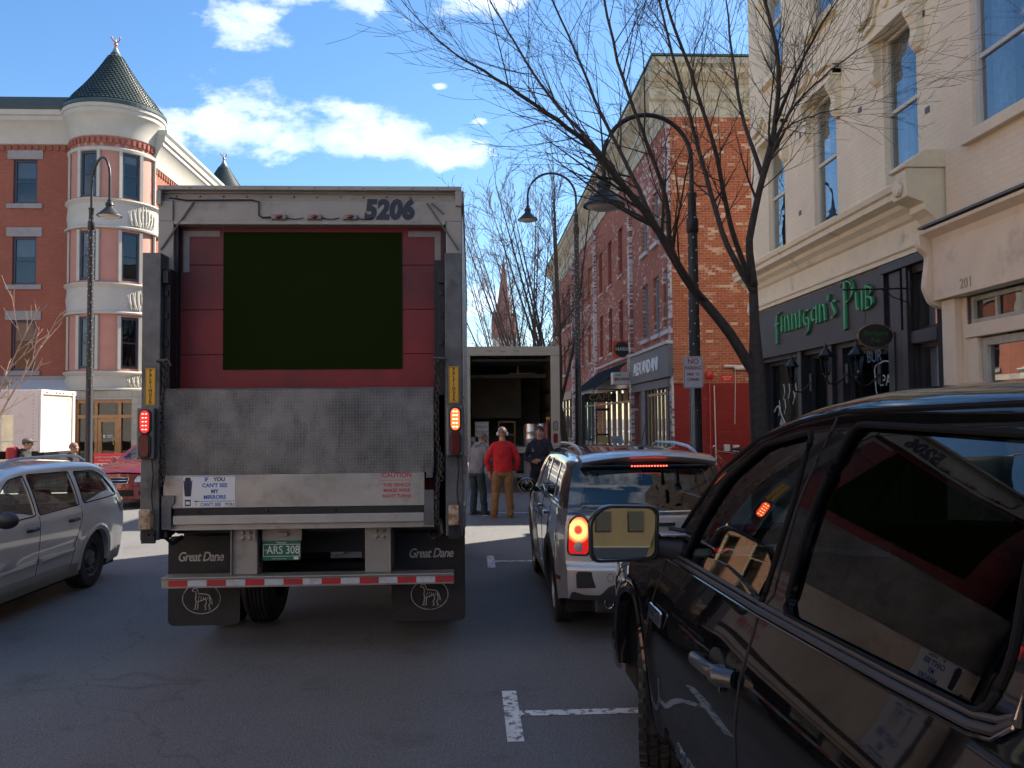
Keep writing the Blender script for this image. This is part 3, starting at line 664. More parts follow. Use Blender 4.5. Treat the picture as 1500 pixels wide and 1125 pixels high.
holes = [sq(a, b, v0, v1) for a, b in fw_ for v0, v1 in fl]
panel('wall', WF.F, sq(-36, -16.3, 3.9, 15.0), holes, lb, bd, reveal=(.2, False))
panel('stone_base', WF.F, sq(-36, -15.9, 0, 3.9), [], rusticy, bd)
for i, (a, b) in enumerate(fw_):
    for v0, v1 in fl:
        f = window(WF, bd, a, b, v0, v1, bluefr, back=.12, fw=.1, blind=random.choice((0, .25, .45)) if i else .4)
        one('lintel', stone, f, lambda q: (WF.box(q, a-.25, b+.25, v1+.01, v1+.42, .001, .05), WF.box(q, a-.25, b+.25, v0-.22, v0-.01, .001, .08)))
fls = [(4.25, 6.3), (7.9, 9.9), (11.2, 12.85)]
rw = [(41.6+k*3.1, 42.7+k*3.1) for k in range(4)]
panel('side_wall', WR.F, sq(39, 56, 3.9, 14.9), [sq(a, b, v0, v1) for a, b in rw for v0, v1 in fls], lbx, bd, reveal=(.2, False))
panel('stone_base', WR.F, sq(39, 56, 0, 3.9), [sq(41+k*3.7, 43.8+k*3.7, .5, 3.2) for k in range(4)], mat('side_stone', (.4, .37, .32), .9, var=.2, vs=2), bd, reveal=(.2, False))
for k in range(4): window(WR, bd, 41+k*3.7, 43.8+k*3.7, .5, 3.2, bluefr, rail=0)
for a, b in rw:
    for v0, v1 in fls:
        f = window(WR, bd, a, b, v0, v1, bluefr, back=.12, fw=.1)
        one('lintel', stone, f, lambda q: (WR.box(q, a-.25, b+.25, v1+.01, v1+.42, .001, .05), WR.box(q, a-.25, b+.25, v0-.22, v0-.01, .001, .08)))
cove = [(0, 14.42), (.06, 14.45), (.08, 14.6), (.12, 14.85), (.24, 15.15), (.36, 15.36), (.42, 15.42), (.42, 15.6), (.50, 15.64), (.52, 15.84), (.48, 15.9), (0, 15.92)]
one('cornice', ivory, bd, lambda b: (WF.prism(b, cove, -36, -16.1), WR.prism(b, [(d, v-.88) for d, v in cove], 39.2, 56)), smooth=True, sharp=30)
grn = mat('green_slate', (.032, .050, .048), .42, var=.25, vs=14)
one('gutter', grn, bd, lambda b: (WF.prism(b, [(0, 15.93), (.52, 15.88), (.56, 15.98), (.3, 16.5), (0, 16.52)], -36, -15.7)))
one('gutter_cap', mat('pale_gutter', (.42, .46, .40), .5), bd, lambda b: WR.prism(b, [(.0, 15.05), (.52, 15.0), (.60, 15.1), (.60, 15.24), (.0, 15.26)], 39.2, 57))
one('dentils', lb, bd, lambda b: [WF.box(b, -36+k*.3, -35.85+k*.3, 14.15, 14.38, .001, .06) for k in range(66)]+[WR.box(b, 39.5+k*.3, 39.65+k*.3, 13.3, 13.52, .001, .06) for k in range(55)])
one('roof', flash, bd, lambda b: (b.box(-36, -14.6, 39, 56, 14.7, 14.9), b.box(-36, -16, 39, 41, 14.9, 15.9)))
one('interior', room, bd, lambda b: (b.box(-36, -14.7, 39.5, 39.55, 0, 15), b.box(-15.1, -15.05, 39.6, 56, 0, 15)))
one('string_course', stone, bd, lambda b: (WF.box(b, -36, -17.3, 3.7, 4.0, .001, .1)))
def turret(bd, cx, cy, detail):
    Rr = 1.82
    def F(u, v): th = u/Rr; return Vector((cx+Rr*sin(th), cy-Rr*cos(th), v))
    cen = [-66, -11, 44, 99]; hw = R(12.5)*Rr
    hol = [sq(R(c)*Rr-hw, R(c)*Rr+hw, v0, v1) for c in cen for v0, v1 in fl]
    def mi(a, b, c):
        v = (a[1]+b[1]+c[1])/3
        return 0 if v > 14.0 else 1
    panel('turret_wall', F, sq(R(-100)*Rr, R(170)*Rr, 3.4, 14.8), hol, [lbr, pinkp], bd, step=.35, reveal=(.12, False), mat_i=mi)
    for c in cen:
        n = Vector((sin(R(c)), -cos(R(c)), 0)); Ux = Vector((cos(R(c)), sin(R(c)), 0)); Wc = Wall(Vector((cx, cy, 0))+n*Rr*cos(R(12.5)), Ux)
        for v0, v1 in fl:
            g = .02; window(Wc, bd, -hw+g, hw-g, v0+.02, v1-.02, bluefr, back=.02, fw=.085, blind=(.2 if c == 44 and v0 > 10 else .3 if c == -11 and v0 < 9 else 0))
            one('architrave', ivory, bd, lambda q: (Wc.box(q, -hw-.12, -hw+.01, v0-.05, v1+.05, .0, .09), Wc.box(q, hw-.01, hw+.12, v0-.05, v1+.05, .0, .09)))
    def bands(b):
        for z0, z1 in ((3.3, 4.12), (6.62, 7.98), (10.36, 11.66)):
            b.lathe((cx, cy, 0), (0, 0, 1), [(z0, Rr), (z0, Rr+.16), (z0+.07, Rr+.18), (z0+.14, Rr+.08), (z0+.2, Rr+.05), ((z0+z1)/2, Rr+.10), (z1-.2, Rr+.05), (z1-.14, Rr+.1), (z1-.06, Rr+.18), (z1, Rr+.16), (z1+.03, Rr)], 48)
        b.lathe((cx, cy, 0), (0, 0, 1), [(13.75, Rr), (13.78, Rr+.09), (13.9, Rr+.1), (13.98, Rr)], 48)
    one('turret_band', ivory, bd, bands, smooth=True, sharp=35)
    def relief(b):
        for z0, z1 in ((3.45, 4.0), (6.85, 7.8), (10.55, 11.5)):
            for side in (-1, 1):
                for k in range(7):
                    a = R(44+18)+side*(.03+.045*k); z = z0
                    p = []
                    for q in range(7):
                        s_ = q/6; th = a+side*.10*k/7*s_*s_+side*.06*sin(s_*3)*(1 if k % 2 else .4); zz = z+(z1-z0)*s_*(1-.06*k)
                        p.append((cx+(Rr+.11)*sin(th), cy-(Rr+.11)*cos(th), zz))
                    b.tube(p, [.022+.018*sin(pi*q/6) for q in range(7)], 5)
                for k in range(3):
                    th = R(62)+side*(.10+.12*k); c_ = Vector((cx+(Rr+.11)*sin(th), cy-(Rr+.11)*cos(th), z0+.18+.22*(k % 2)))
                    tg = Vector((cos(th), sin(th), 0))
                    b.tube([c_+tg*(.10*cos(q*.7)*(1-q/12))+Vector((0, 0, .10*sin(q*.7)*(1-q/12))) for q in range(10)], .018, 5)
    one('turret_relief', ivory, bd, relief, smooth=True)
    one('turret_dentils', lbr, bd, lambda b: [b.box(-.0, .0, 0, 0, 0, 0) for _ in ()] + [b.prism([(-.06, 0), (.06, 0), (.06, .07), (-.06, .07)], Vector((cx+Rr*sin(a), cy-Rr*cos(a), 14.12)), Vector((cx+Rr*sin(a), cy-Rr*cos(a), 14.36)), (cos(a), sin(a), 0), (sin(a), -cos(a), 0)) for a in [R(-80+k*7.5) for k in range(34)]])
    one('turret_cornice', ivory, bd, lambda b: b.lathe((cx, cy, 0), (0, 0, 1), [(v, Rr+d*.72) for d, v in cove], 56), smooth=True, sharp=30)
    def cone(b):
        prof = [(15.74, 2.12), (15.80, 2.22), (15.95, 2.22), (16.02, 2.12), (16.15, 2.0), (16.5, 1.76), (17.0, 1.36), (17.6, .94), (18.2, .56), (18.6, .33), (18.9, .15)]
        b.lathe((cx, cy, 0), (0, 0, 1), [(15.70, 2.0)]+prof, 56)
        g = pch(prof[3:]); z = 16.06; row = 0
        while z < 18.6:                        # fish-scale slates standing proud
            r = g(z); r2 = g(min(z+.15, 18.9)); n = max(10, int(2*pi*r/.17))
            for k in range(n):
                a = 2*pi*(k+.5*(row % 2))/n; da = .47*2*pi/n
                pts = []
                for (aa, zz, rr, o) in ((a-da, z+.13, r2, .004), (a+da, z+.13, r2, .004), (a+da, z+.04, r, .03), (a+da*.55, z, r, .045), (a-da*.55, z, r, .045), (a-da, z+.04, r, .03)):
                    pts.append((cx+(rr+o)*sin(aa), cy-(rr+o)*cos(aa), zz))
                b.poly(pts)
            z += .115; row += 1
    one('conical_roof', grn, bd, cone)
    cop = mat('copper_finial', (.45, .2, .12), .4, .7)
    one('finial_base', mat('grey_finial', (.2, .25, .24), .4, .4), bd, lambda b: b.lathe((cx, cy, 0), (0, 0, 1), [(18.55, .37), (18.7, .26), (18.95, .13), (19.05, .09), (19.15, .04)], 16), smooth=True)
    one('finial', cop, bd, lambda b: (b.lathe((cx, cy, 0), (0, 0, 1), [(19.0, .05), (19.1, .08), (19.15, .05), (19.24, .09), (19.32, .06), (19.38, .03), (19.5, .02)], 12), b.tube([(cx, cy, 19.34), (cx-.13, cy, 19.45), (cx-.18, cy, 19.55)], .03, 6), b.tube([(cx, cy, 19.34), (cx+.15, cy, 19.4), (cx+.19, cy, 19.55)], .03, 6), b.ico((cx-.18, cy, 19.58), .06, 1), b.ico((cx+.19, cy, 19.57), .05, 1)), smooth=True)
turret(bd, -16.2, 39.35, True); turret(bd, -16.2, 56.5, False)
# the timber entrance under the turret
oak = mat('varnished_oak', (.36, .16, .05), .35, coat=.3, var=.25, vs=7)
WT = Wall((0, 37.6, 0), (1, 0, 0))
one('entrance_pier', rusticy, bd, lambda b: (WT.box(b, -17.75, -17.05, 0, 3.28, -1.2, .1), WT.box(b, -14.6, -13.9, 0, 3.28, -1.2, .1), WT.box(b, -17.049, -14.601, 2.9, 3.28, -1.2, .08)))
def ent(b):
    for u in (-17.05, -16.25, -15.25, -14.7): WT.box(b, u, u+.12, .14, 2.89, -.25, -.1)
    WT.box(b, -17.05, -14.6, 2.76, 2.895, -.249, -.09); WT.box(b, -17.05, -14.6, 2.1, 2.24, -.249, -.09)
f = one('entrance_frame', oak, bd, ent)
one('pane', bglass2, f, lambda b: b.poly([WT.P(-17.0, .3, -.2), WT.P(-14.6, .3, -.2), WT.P(-14.6, 2.8, -.2), WT.P(-17.0, 2.8, -.2)]))
dr = one('entrance_door', oak, bd, lambda b: (WT.box(b, -16.12, -15.98, .15, 2.09, -.2, -.12), WT.box(b, -15.4, -15.26, .15, 2.09, -.2, -.12), WT.box(b, -15.978, -15.402, 1.93, 2.09, -.2, -.12), WT.box(b, -15.978, -15.402, .15, .45, -.2, -.12)))
one('door_handle', MATS['brass'], dr, lambda b: b.tube([WT.P(-15.44, .95, -.08), WT.P(-15.44, 1.3, -.08)], .02, 6))
one('door_notice', gls, dr, lambda b: (WT.box(b, -15.9, -15.8, 1.25, 1.38, -.15, -.14), WT.box(b, -15.75, -15.48, 1.33, 1.37, -.15, -.14), WT.box(b, -15.75, -15.52, 1.26, 1.29, -.15, -.14)))
one('awning', mat('grey_awning', (.42, .43, .44), .8), bd, lambda b: WF.prism(b, [(.02, 3.85), (1.1, 3.35), (1.1, 3.2), (.02, 3.3)], -20.1, -17.4))
# ---- church far off
bd = thing('church_steeple', 'distant brown stone church steeple beyond the bare trees', 'church', (6.7, 170, 0))
brn = mat('brown_stone', (.26, .12, .09), .9, var=.2, vs=.6); ti = mat('pale_stone', (.5, .42, .34), .9)
one('tower', ti, bd, lambda b: b.box(4.4, 9.0, 168, 172.6, 0, 18.0)); one('belfry', brn, bd, lambda b: (b.box(4.6, 8.8, 168.2, 172.4, 18.002, 21.5), [b.lathe((x, y, 0), (0, 0, 1), [(18, .5), (22, .5), (24, .02)], 4) for x in (4.7, 8.7) for y in (168.3, 172.3)]))
one('spire', brn, bd, lambda b: b.lathe((6.7, 170.3, 0), (0, 0, 1), [(21.4, 2.0), (22.2, 1.7), (34.3, .06)], 8)); one('nave', brn, bd, lambda b: b.box(-2, 4.3, 168, 195, 0, 9))

bd = thing('tan_building', 'tan building far behind the viewpoint', 'building', (-8, -32, 0))
one('wall', mat('tan_wall', (.085, .064, .036), .9, var=.1, vs=1), bd, lambda b: (b.box(-22, 14, -44, -32, 0, 3.2), None))
one('window', dark_int, bd, lambda b: [b.box(-20+k*1.5, -19.3+k*1.5, -32.05, -31.95, z, z+.9) for k in range(22) for z in (.7, 2.0)])
one('upper_wall', mat('dark_slate_wall', (.03, .034, .03), .9), bd, lambda b: b.box(-22, 14, -44, -32.02, 3.201, 9))

# ---- sunlit row across the street, outside the frame: bounces warm light and shows in the car windows
WL = Wall((-17, 0, 0), (0, 1, 0))
for y0, y1, h, m_, lb_q in ((-30, -9, 10, brick('opposite_brick', 'x', (.62, .30, .2), (.55, .26, .18), (.6, .5, .4)), 'red brick building opposite, out of the picture'), (-9, 6, 12, mat('opposite_render', (.78, .66, .5), .9, var=.06, vs=1), 'tan rendered building opposite, out of the picture to the left'), (6, 21, 10.5, brick('opposite_brick_b', 'x', (.66, .34, .22), (.6, .3, .2), (.6, .5, .42)), 'orange brick building opposite, out of the picture nearest the crossing')):
    bd = thing('opposite_building', lb_q, 'building', (-20, (y0+y1)/2, 0)); hs_ = [sq(y0+1.0+k*2.6, y0+2.3+k*2.6, v, v+2.0) for k in range(int((y1-y0-1)/2.6)) for v in (1.0, 4.6, 7.8) if v+2 < h-.6]
    panel('wall', WL.F, sq(y0, y1, 0, h), hs_, m_, bd, reveal=(.2, False)); one('body', m_, bd, lambda b: b.box(-30, -17.45, y0+.01, y1-.01, 0, h)); one('cornice', ivory, bd, lambda b: WL.prism(b, [(0, h-.5), (.3, h-.2), (.4, h), (0, h+.02)], y0, y1))
    for k, q in enumerate(hs_): window(WL, bd, q[0][0], q[1][0], q[0][1], q[2][1], creamfr, back=.1)
# ================================================================ BOX TRAILER
def ell(cx, cy, rx, ry, n=20): return [(cx+rx*cos(2*pi*k/n), cy+ry*sin(2*pi*k/n)) for k in range(n)]
def stad(cx, cy, w_, h, n=6):
    r = w_/2; return [(cx+r*cos(pi*k/n), cy+h/2-r+r*sin(pi*k/n)) for k in range(n+1)]+[(cx-r*cos(pi*k/n), cy-h/2+r-r*sin(pi*k/n)) for k in range(n+1)]
T = thing('box_trailer', 'big box trailer with red roll-up door and grey tail lift, in mid street', 'trailer', (-1.3, 10.5, 0))
RW = lambda Y: Wall((0, Y, 0), (1, 0, 0))
alu = mat('weathered_aluminium', (.30, .285, .26), .5, .55, var=.12, vs=3, dirt=(.16, .14, .12), ds=3, dk=(.52, .75), bump=.1, bs=30, rv=.2)
side = mat('polished_side_skin', (.45, .45, .45), .28, .85, var=.1, vs=2, rv=.15)
galv = mat('galvanised_post', (.13, .135, .14), .55, .5, var=.25, vs=5, dirt=(.07, .07, .075), ds=4, dk=(.5, .7), bump=.15, bs=20)
headm = mat('grey_header_paint', (.30, .285, .26), .55, .1, var=.08, vs=3, dirt=(.15, .135, .12), ds=4, dk=(.55, .8))
blk = mat('black_rubber', (.012, .012, .013), .7, bump=.3, bs=30, dirt=(.028, .027, .026), ds=3, dk=(.45, .8))
blk2 = mat('black_steel', (.018, .018, .02), .5, .3)
redd = mat('red_door_paint', (.19, .012, .014), .55, var=.22, vs=1.4, dirt=(.055, .014, .016), ds=1.1, dk=(.42, .72), bump=.12, bs=90)
tape_w = mat('grey_reflective_tape', (.20, .19, .18), .5, var=.15, vs=9)
RY = 7.0
w = RW(RY)
one('side_panel', side, T, lambda b: (b.box(-2.53, -2.50, 7.05, 14, 1.12, 3.76), b.box(-.10, -.07, 7.05, 14, 1.12, 3.76)))
one('side_post', side, T, lambda b: [b.box(x, x+.012, 7.3+k*.6, 7.34+k*.6, 1.2, 3.7) for k in range(11) for x in (-2.543, -.069)])
one('side_rail', alu, T, lambda b: [b.box(x, x+.03, 7.0, 14.02, z0, z1) for x in (-2.55, -.08) for z0, z1 in ((1.02, 1.2), (3.68, 3.79))], bevel=.006)
one('sunlit_edge_strip', mat('sunlit_edge_amber', (.75, .55, .2), .4), T, lambda b: [b.box(-.05, -.047, 7.3+k*.9, 7.75+k*.9, 1.06, 1.11) for k in range(7)])  # amber colour stands in for the sunlit edge of the side rail
one('roof', alu, T, lambda b: b.box(-2.52, -.08, 7.02, 13.98, 3.77, 3.80)); one('nose_panel', alu, T, lambda b: b.box(-2.5, -.1, 13.96, 13.99, 1.12, 3.76)); one('floor', blk2, T, lambda b: b.box(-2.49, -.11, 7.1, 13.95, 1.0, 1.18))
def hd(b):
    w.box(b, -2.53, -.07, 3.785, 3.82, -.1, .03)
    w.box(b, -2.50, -.12, 3.70, 3.784, -.09, -.04); w.box(b, -2.535, -2.50, 3.66, 3.784, -.1, .025); w.box(b, -.12, -.065, 3.66, 3.784, -.1, .025)
    w.box(b, -2.53, -.07, 3.535, 3.70, -.1, .0); w.box(b, -2.40, -.2, 3.505, 3.534, -.1, .012)
one('rear_header', headm, T, hd, bevel=.004)
one('rear_post', headm, T, lambda b: w.box(b, -2.53, -2.405, 1.0, 3.534, -.1, .002), bevel=.006); one('rear_post', headm, T, lambda b: w.box(b, -.198, -.07, 1.0, 3.534, -.1, .002), bevel=.006)
def gus(b):
    for sgn, x in ((1, -2.53), (-1, -.07)):
        p = [(x+sgn*.02, 3.30), (x+sgn*.28, 3.69), (x+sgn*.289, 3.684), (x+sgn*.03, 3.292)]; w.shape(b, p, .004, .014)
    w.box(b, -2.415, -2.405, 3.54, 3.70, .0, .01); w.shape(b, [(-.21, 3.60), (-.31, 3.69), (-.32, 3.68), (-.22, 3.59)], .001, .010)
one('gusset', mat('dark_header_edge', (.09, .085, .08), .6), T, gus)
one('rivet', alu, T, lambda b: [b.ico(w.P(-2.4+k*.19, 3.745, -.04), .012, 1) for k in range(13)]+[b.ico(w.P(-2.47+k*.2, 3.80, .03), .008, 1) for k in range(12)])
# roll-up door in five panels
dr = one('roll_up_door', redd, T, lambda b: [RW(7.09).box(b, -2.385, -.212, z0, z1-.003, -.03, 0) for z0, z1 in ((1.2, 1.7), (1.7, 2.08), (2.08, 2.45), (2.45, 2.82), (2.82, 3.19), (3.19, 3.53))], bevel=.004)
one('door_track', blk2, T, lambda b: (w.box(b, -2.404, -2.375, 1.1, 3.5, -.1, -.02), w.box(b, -.225, -.199, 1.1, 3.5, -.1, -.02)))
wd = RW(7.086)
def tp(b):
    wd.box(b, -2.355, -2.06, 3.425, 3.472, .0, .002); wd.box(b, -2.355, -2.305, 3.13, 3.425, .0, .002)
    wd.box(b, -.515, -.245, 3.425, 3.472, .0, .002); wd.box(b, -.295, -.245, 3.13, 3.425, .0, .002)
one('reflective_tape', tape_w, dr, tp)
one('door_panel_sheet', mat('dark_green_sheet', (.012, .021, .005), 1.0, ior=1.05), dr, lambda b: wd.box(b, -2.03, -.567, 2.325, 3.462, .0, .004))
one('door_latch', blk2, T, lambda b: (w.box(b, -.235, -.19, 2.56, 2.62, -.06, .02), w.box(b, -.235, -.195, 2.38, 2.46, -.06, .03), w.box(b, -.225, -.20, 1.9, 2.9, -.05, .005)))
text('fleet_number', '5206', .215, frame(w.P(-.665, 3.625, .002), (1, 0, 0), (0, 0, 1)), mat('navy_ink', (.018, .022, .035), .5), T, ext=.002, off=.013, shear=.12, sx=.90, space=1.05)
# marker lamps and cable
redl = mat('dim_red_lens', (.16, .008, .012), .25, coat=.6)
lampg = mat('lamp_bezel', (.2, .19, .18), .5, .4)
for x in (-1.555, -1.27, -.98):
    f = one('marker_lamp', lampg, T, lambda b: (w.box(b, x-.06, x+.06, 3.545, 3.585, .0, .03)), bevel=.006); one('lens', redl, f, lambda b: b.ico(w.P(x, 3.566, .028), .022, 2, (1.4, .8, .8)), smooth=True)
def cab(b):
    b.tube([w.P(u, v, .012) for u, v in ((-2.44, 3.72), (-2.3, 3.70), (-1.78, 3.705), (-1.72, 3.69), (-1.72, 3.58), (-1.69, 3.56), (-1.62, 3.565))], .007, 5)
    for x in (-1.5, -1.21, -.93): b.tube([w.P(x+k*.035, 3.56-.012*sin(pi*k/4), .012) for k in range(5)], .004, 4)
one('lamp_cable', blk2, T, cab, smooth=True)
# tail lift columns
def pal(T, sx, x0, x1):
    wp = RW(6.82)
    col = one('lift_column', galv, T, lambda b: (wp.box(b, x0, x1, .98, 3.24, -.2, .0), wp.box(b, x0 if sx > 0 else x1-.0, x0+.0 if sx > 0 else x1+.0, 1, 3, -.1, 0) if 0 else None), bevel=.006)
    inn = x1 if sx < 0 else x0
    u0, u1 = (x1+.001, x1+.055) if sx < 0 else (x0-.055, x0-.001)
    one('column_channel', blk2, col, lambda b: (wp.box(b, u0, u1, 1.0, 3.12, -.2, -.06), wp.box(b, u0+.004, u1-.004, 3.0, 3.1, -.1, -.02), [wp.box(b, u0+.01, u0+.04, z, z+.05, -.07, -.045) for z in (2.5, 2.72, 2.9)]), bevel=.003)
    xc = (x0+x1)/2; yl = one('maker_plate', mat('yellow_plate', (.62, .34, .02), .5), col, lambda b: (wp.box(b, xc-.040, xc+.040, 2.035, 2.325, .001, .004)))
    one('plate_border', blk2, yl, lambda b: [wp.box(b, *q, .0041, .0048) for q in ((xc-.037, xc-.034, 2.04, 2.32), (xc+.034, xc+.037, 2.04, 2.32), (xc-.034, xc+.034, 2.04, 2.043), (xc-.034, xc+.034, 2.317, 2.32))])
    for i, ch in enumerate('PALFINGER'): text('plate_letter', ch, .034, frame(wp.P(xc, 2.300-i*.0302, .0048), (1, 0, 0), (0, 0, 1)), blk2, yl, ext=.0006, off=.001)
    bx = one('lamp_box', galv, col, lambda b: wp.box(b, x0-.012 if sx < 0 else x0+.01, x1-.02 if sx < 0 else x1+.012, 1.615, 2.01, .001, .06), bevel=.01)
    xl = (x0-.012+x1-.02)/2 if sx < 0 else (x0+.01+x1+.012)/2
    for z, lit in ((1.905, 1), (1.715, 0)):
        g = one('tail_lamp', blk, bx, lambda b: wp.shape(b, stad(xl, z, .095, .20), .0605, .074), bevel=.004)
        lm = mat('lit_brake_lens_amber' if (lit and sx > 0) else 'lit_brake_lens' if lit else 'unlit_brake_lens', (1, .10, .03) if (lit and sx > 0) else (.9, .012, .012) if lit else (.10, .008, .012), .2, emis=(.9 if sx > 0 else .75) if lit else 0)
        l = one('lens', lm, bx, lambda b: wp.shape(b, stad(xl, z, .068, .172), .0745, .080), bevel=.004)
        if lit: one('lamp_diode', mat('diode_amber', (1, .55, .2), .3, emis=2.6) if sx > 0 else mat('diode', (1, .25, .2), .3, emis=1.6), bx, lambda b: [b.ico(wp.P(xl+(i-.5)*.024, z-.06+k*.03, .081), .0075, 1, (1.3, .4, .7)) for i in (0, 1) for k in range(5)])
    one('bump_pad', mat('rusty_pad', (.42, .36, .26), .8, var=.2, vs=10, dirt=(.22, .11, .05), ds=14, dk=(.45, .6)), col, lambda b: wp.box(b, xc-.045-.01*(sx < 0), xc+.035, 1.075, 1.225, .001, .08), bevel=.006)
    one('column_hinge', blk2, col, lambda b: (wp.box(b, x0+.02, x1-.02, .96, 1.06, .001, .03), b.ico(wp.P(xc, 1.03, .035), .012, 1), b.ico(wp.P(xc+.04, 1.03, .035), .012, 1), b.tube([wp.P(xc+.02, 1.62, .02), wp.P(xc+.035, 1.5, .03), wp.P(xc+.02, 1.35, .02), wp.P(xc+.03, 1.22, .02)], .007, 5)), bevel=.002)
pal(T, -1, -2.585, -2.44); pal(T, 1, -.205, -.07)
# platform
plt = bpy.data.materials.new('diamond_plate'); plt.use_nodes = True; t = NT(plt.node_tree)
oc = t.n('ShaderNodeNewGeometry').outputs['Position']; s_ = t.n('ShaderNodeSeparateXYZ', None, Vector=oc); S = .025
px_, pz_ = t.m('DIVIDE', s_.outputs[0], S), t.m('DIVIDE', s_.outputs[2], S)
par_ = t.m('MODULO', t.m('ADD', t.m('ADD', t.m('FLOOR', px_), t.m('FLOOR', pz_)), 400.0), 2.0)
fx, fz = t.m('SUBTRACT', t.m('FRACT', px_), .5), t.m('SUBTRACT', t.m('FRACT', pz_), .5)
a_ = t.m('ADD', fx, fz); b_ = t.m('SUBTRACT', fx, fz)
A_ = t.m('ADD', t.m('MULTIPLY', a_, par_), t.m('MULTIPLY', b_, t.m('SUBTRACT', 1.0, par_))); B_ = t.m('ADD', t.m('MULTIPLY', b_, par_), t.m('MULTIPLY', a_, t.m('SUBTRACT', 1.0, par_)))
e_ = t.m('SUBTRACT', 1.0, t.m('ADD', t.m('MULTIPLY', t.m('MULTIPLY', A_, A_), 2.6), t.m('MULTIPLY', t.m('MULTIPLY', B_, B_), 22.0)), clamp=True)
c0 = t.mix(t.ramp(t.noise(oc, 1.9, 6, .65), [(.30, 0.0), (.7, 1.0)]), (.065, .066, .066), (.25, .25, .24))
c0 = t.mix(t.ramp(t.noise(t.vm('MULTIPLY', oc, (1, 1, .45)), 4.5, 5, .7), [(.52, 0.0), (.68, .7)]), c0, (.045, .045, .048))
c0 = t.mix(t.m('MULTIPLY', e_, .5), c0, (.50, .50, .48))
bs_ = t.n('ShaderNodeBsdfPrincipled', None, Base_Color=c0, Metallic=.45, Roughness=t.ramp(t.noise(oc, 3, 5), [(.3, .38), (.7, .62)]))
t.set(bs_, 'Normal', t.n('ShaderNodeBump', None, Strength=1.0, Distance=.006, Height=e_)); t.n('ShaderNodeOutputMaterial', None, Surface=bs_)
wp = RW(6.86)
pf = one('lift_platform', plt, T, lambda b: wp.box(b, -2.425, -.30, 1.482, 2.155, -.05, 0), bevel=.003)
one('platform_edge', galv, pf, lambda b: (wp.box(b, -2.425, -.30, 2.156, 2.163, -.05, .004), wp.box(b, -2.43, -2.424, 1.49, 2.15, -.05, .006)))
alb = mat('brushed_sill', (.40, .385, .355), .42, .55, var=.12, vs=4, dirt=(.24, .215, .18), ds=5, dk=(.5, .8), rv=.2, bump=.08, bs=60)
sl = one('lift_sill', alb, T, lambda b: (wp.box(b, -2.42, -.375, 1.222, 1.481, -.05, .012), wp.box(b, -2.34, -.38, 1.095, 1.165, -.05, .02), wp.box(b, -2.42, -.30, 1.045, 1.092, -.12, -.02)), bevel=.004)
one('rubber_strip', blk, sl, lambda b: (wp.box(b, -2.34, -.38, 1.167, 1.220, -.05, .005), [b.ico(wp.P(-2.14+k*.53, 1.195, .008), .010, 1) for k in range(4)]))
one('hinge_bracket', galv, T, lambda b: (wp.shape(b, [(-2.425, 1.06), (-2.35, 1.06), (-2.35, 1.24), (-2.325, 1.27), (-2.325, 1.325), (-2.425, 1.325)], .013, .03), [b.ico(wp.P(-2.39+.0*k, 1.1+k*.06, .031), .007, 1) for k in range(4)]), bevel=.003)
one('hinge_bracket', galv, T, lambda b: (wp.box(b, -.378, -.30, 1.07, 1.345, .013, .03), wp.box(b, -.36, -.31, 1.44, 1.52, .001, .02), b.tube([wp.P(-.30, 1.14, .04), wp.P(-.275, 1.15, .06), wp.P(-.275, 1.28, .06), wp.P(-.30, 1.29, .04)], .006, 5)), bevel=.003)
def stickers(sl):
    k_ = .0125
    wh = mat('sticker_white', (.62, .64, .66), .4); bl = mat('sticker_blue', (.02, .10, .42), .5); bk = mat('sticker_black', (.015, .015, .02), .5); rd = mat('sticker_red', (.42, .02, .03), .5)
    p = one('mirror_sticker', wh, sl, lambda b: wp.box(b, -2.265, -1.862, 1.232, 1.468, k_, k_+.002)); D = k_+.0022
    L = lambda s, u, v, z, m, **k: text('sticker_writing', s, z, frame(wp.P(u, v, D), (1, 0, 0), (0, 0, 1)), m, p, ext=.0006, **k)
    L('IF', -2.085, 1.446, .042, bl, off=.0015); L('YOU', -1.985, 1.446, .042, bk, off=.0015); L("CAN'T SEE", -2.02, 1.399, .042, bl, off=.0015); L('MY', -2.02, 1.352, .042, bl, off=.0015); L('MIRRORS', -2.02, 1.307, .042, bl, off=.0015)
    L('I', -2.165, 1.250, .034, bk); L("CAN'T SEE", -2.05, 1.250, .034, bl, off=.0008); L('YOU', -1.905, 1.250, .034, bk, off=.0008)
    one('sticker_drawing', [bk, bl, wh], p, lambda b: (wp.shape(b, [(-2.25, 1.315), (-2.205, 1.315), (-2.205, 1.455), (-2.21, 1.463), (-2.245, 1.463), (-2.25, 1.455)], D, D+.0006), wp.box(b, -2.25, -2.205, 1.24, 1.29, D, D+.0006), wp.box(b, -2.175, -1.87, 1.2745, 1.2785, D, D+.0006), wp.shape(b, [(-2.185, 1.2765), (-2.155, 1.2835), (-2.155, 1.2695)], D, D+.0005),
        setattr(b, 'mi', 1), wp.shape(b, [(-2.252, 1.44), (-2.252, 1.32), (-2.243, 1.32), (-2.2625, 1.44)][::1], D, D+.0005), wp.shape(b, [(-2.203, 1.44), (-2.1925, 1.44), (-2.212, 1.32), (-2.203, 1.32)], D, D+.0005), setattr(b, 'mi', 2), wp.box(b, -2.243, -2.212, 1.252, 1.276, D+.0006, D+.001)))
    q = one('caution_sticker', alb, sl, lambda b: wp.box(b, -.735, -.455, 1.265, 1.47, k_, k_+.001)); p = q; D = k_+.0012
    for s, v, z in (('CAUTION', 1.462, .052), ('THIS VEHICLE', 1.385, .036), ('MAKES WIDE', 1.342, .036), ('RIGHT TURNS', 1.298, .036)): L(s, -.595, v, z, rd, off=.001)
stickers(sl)
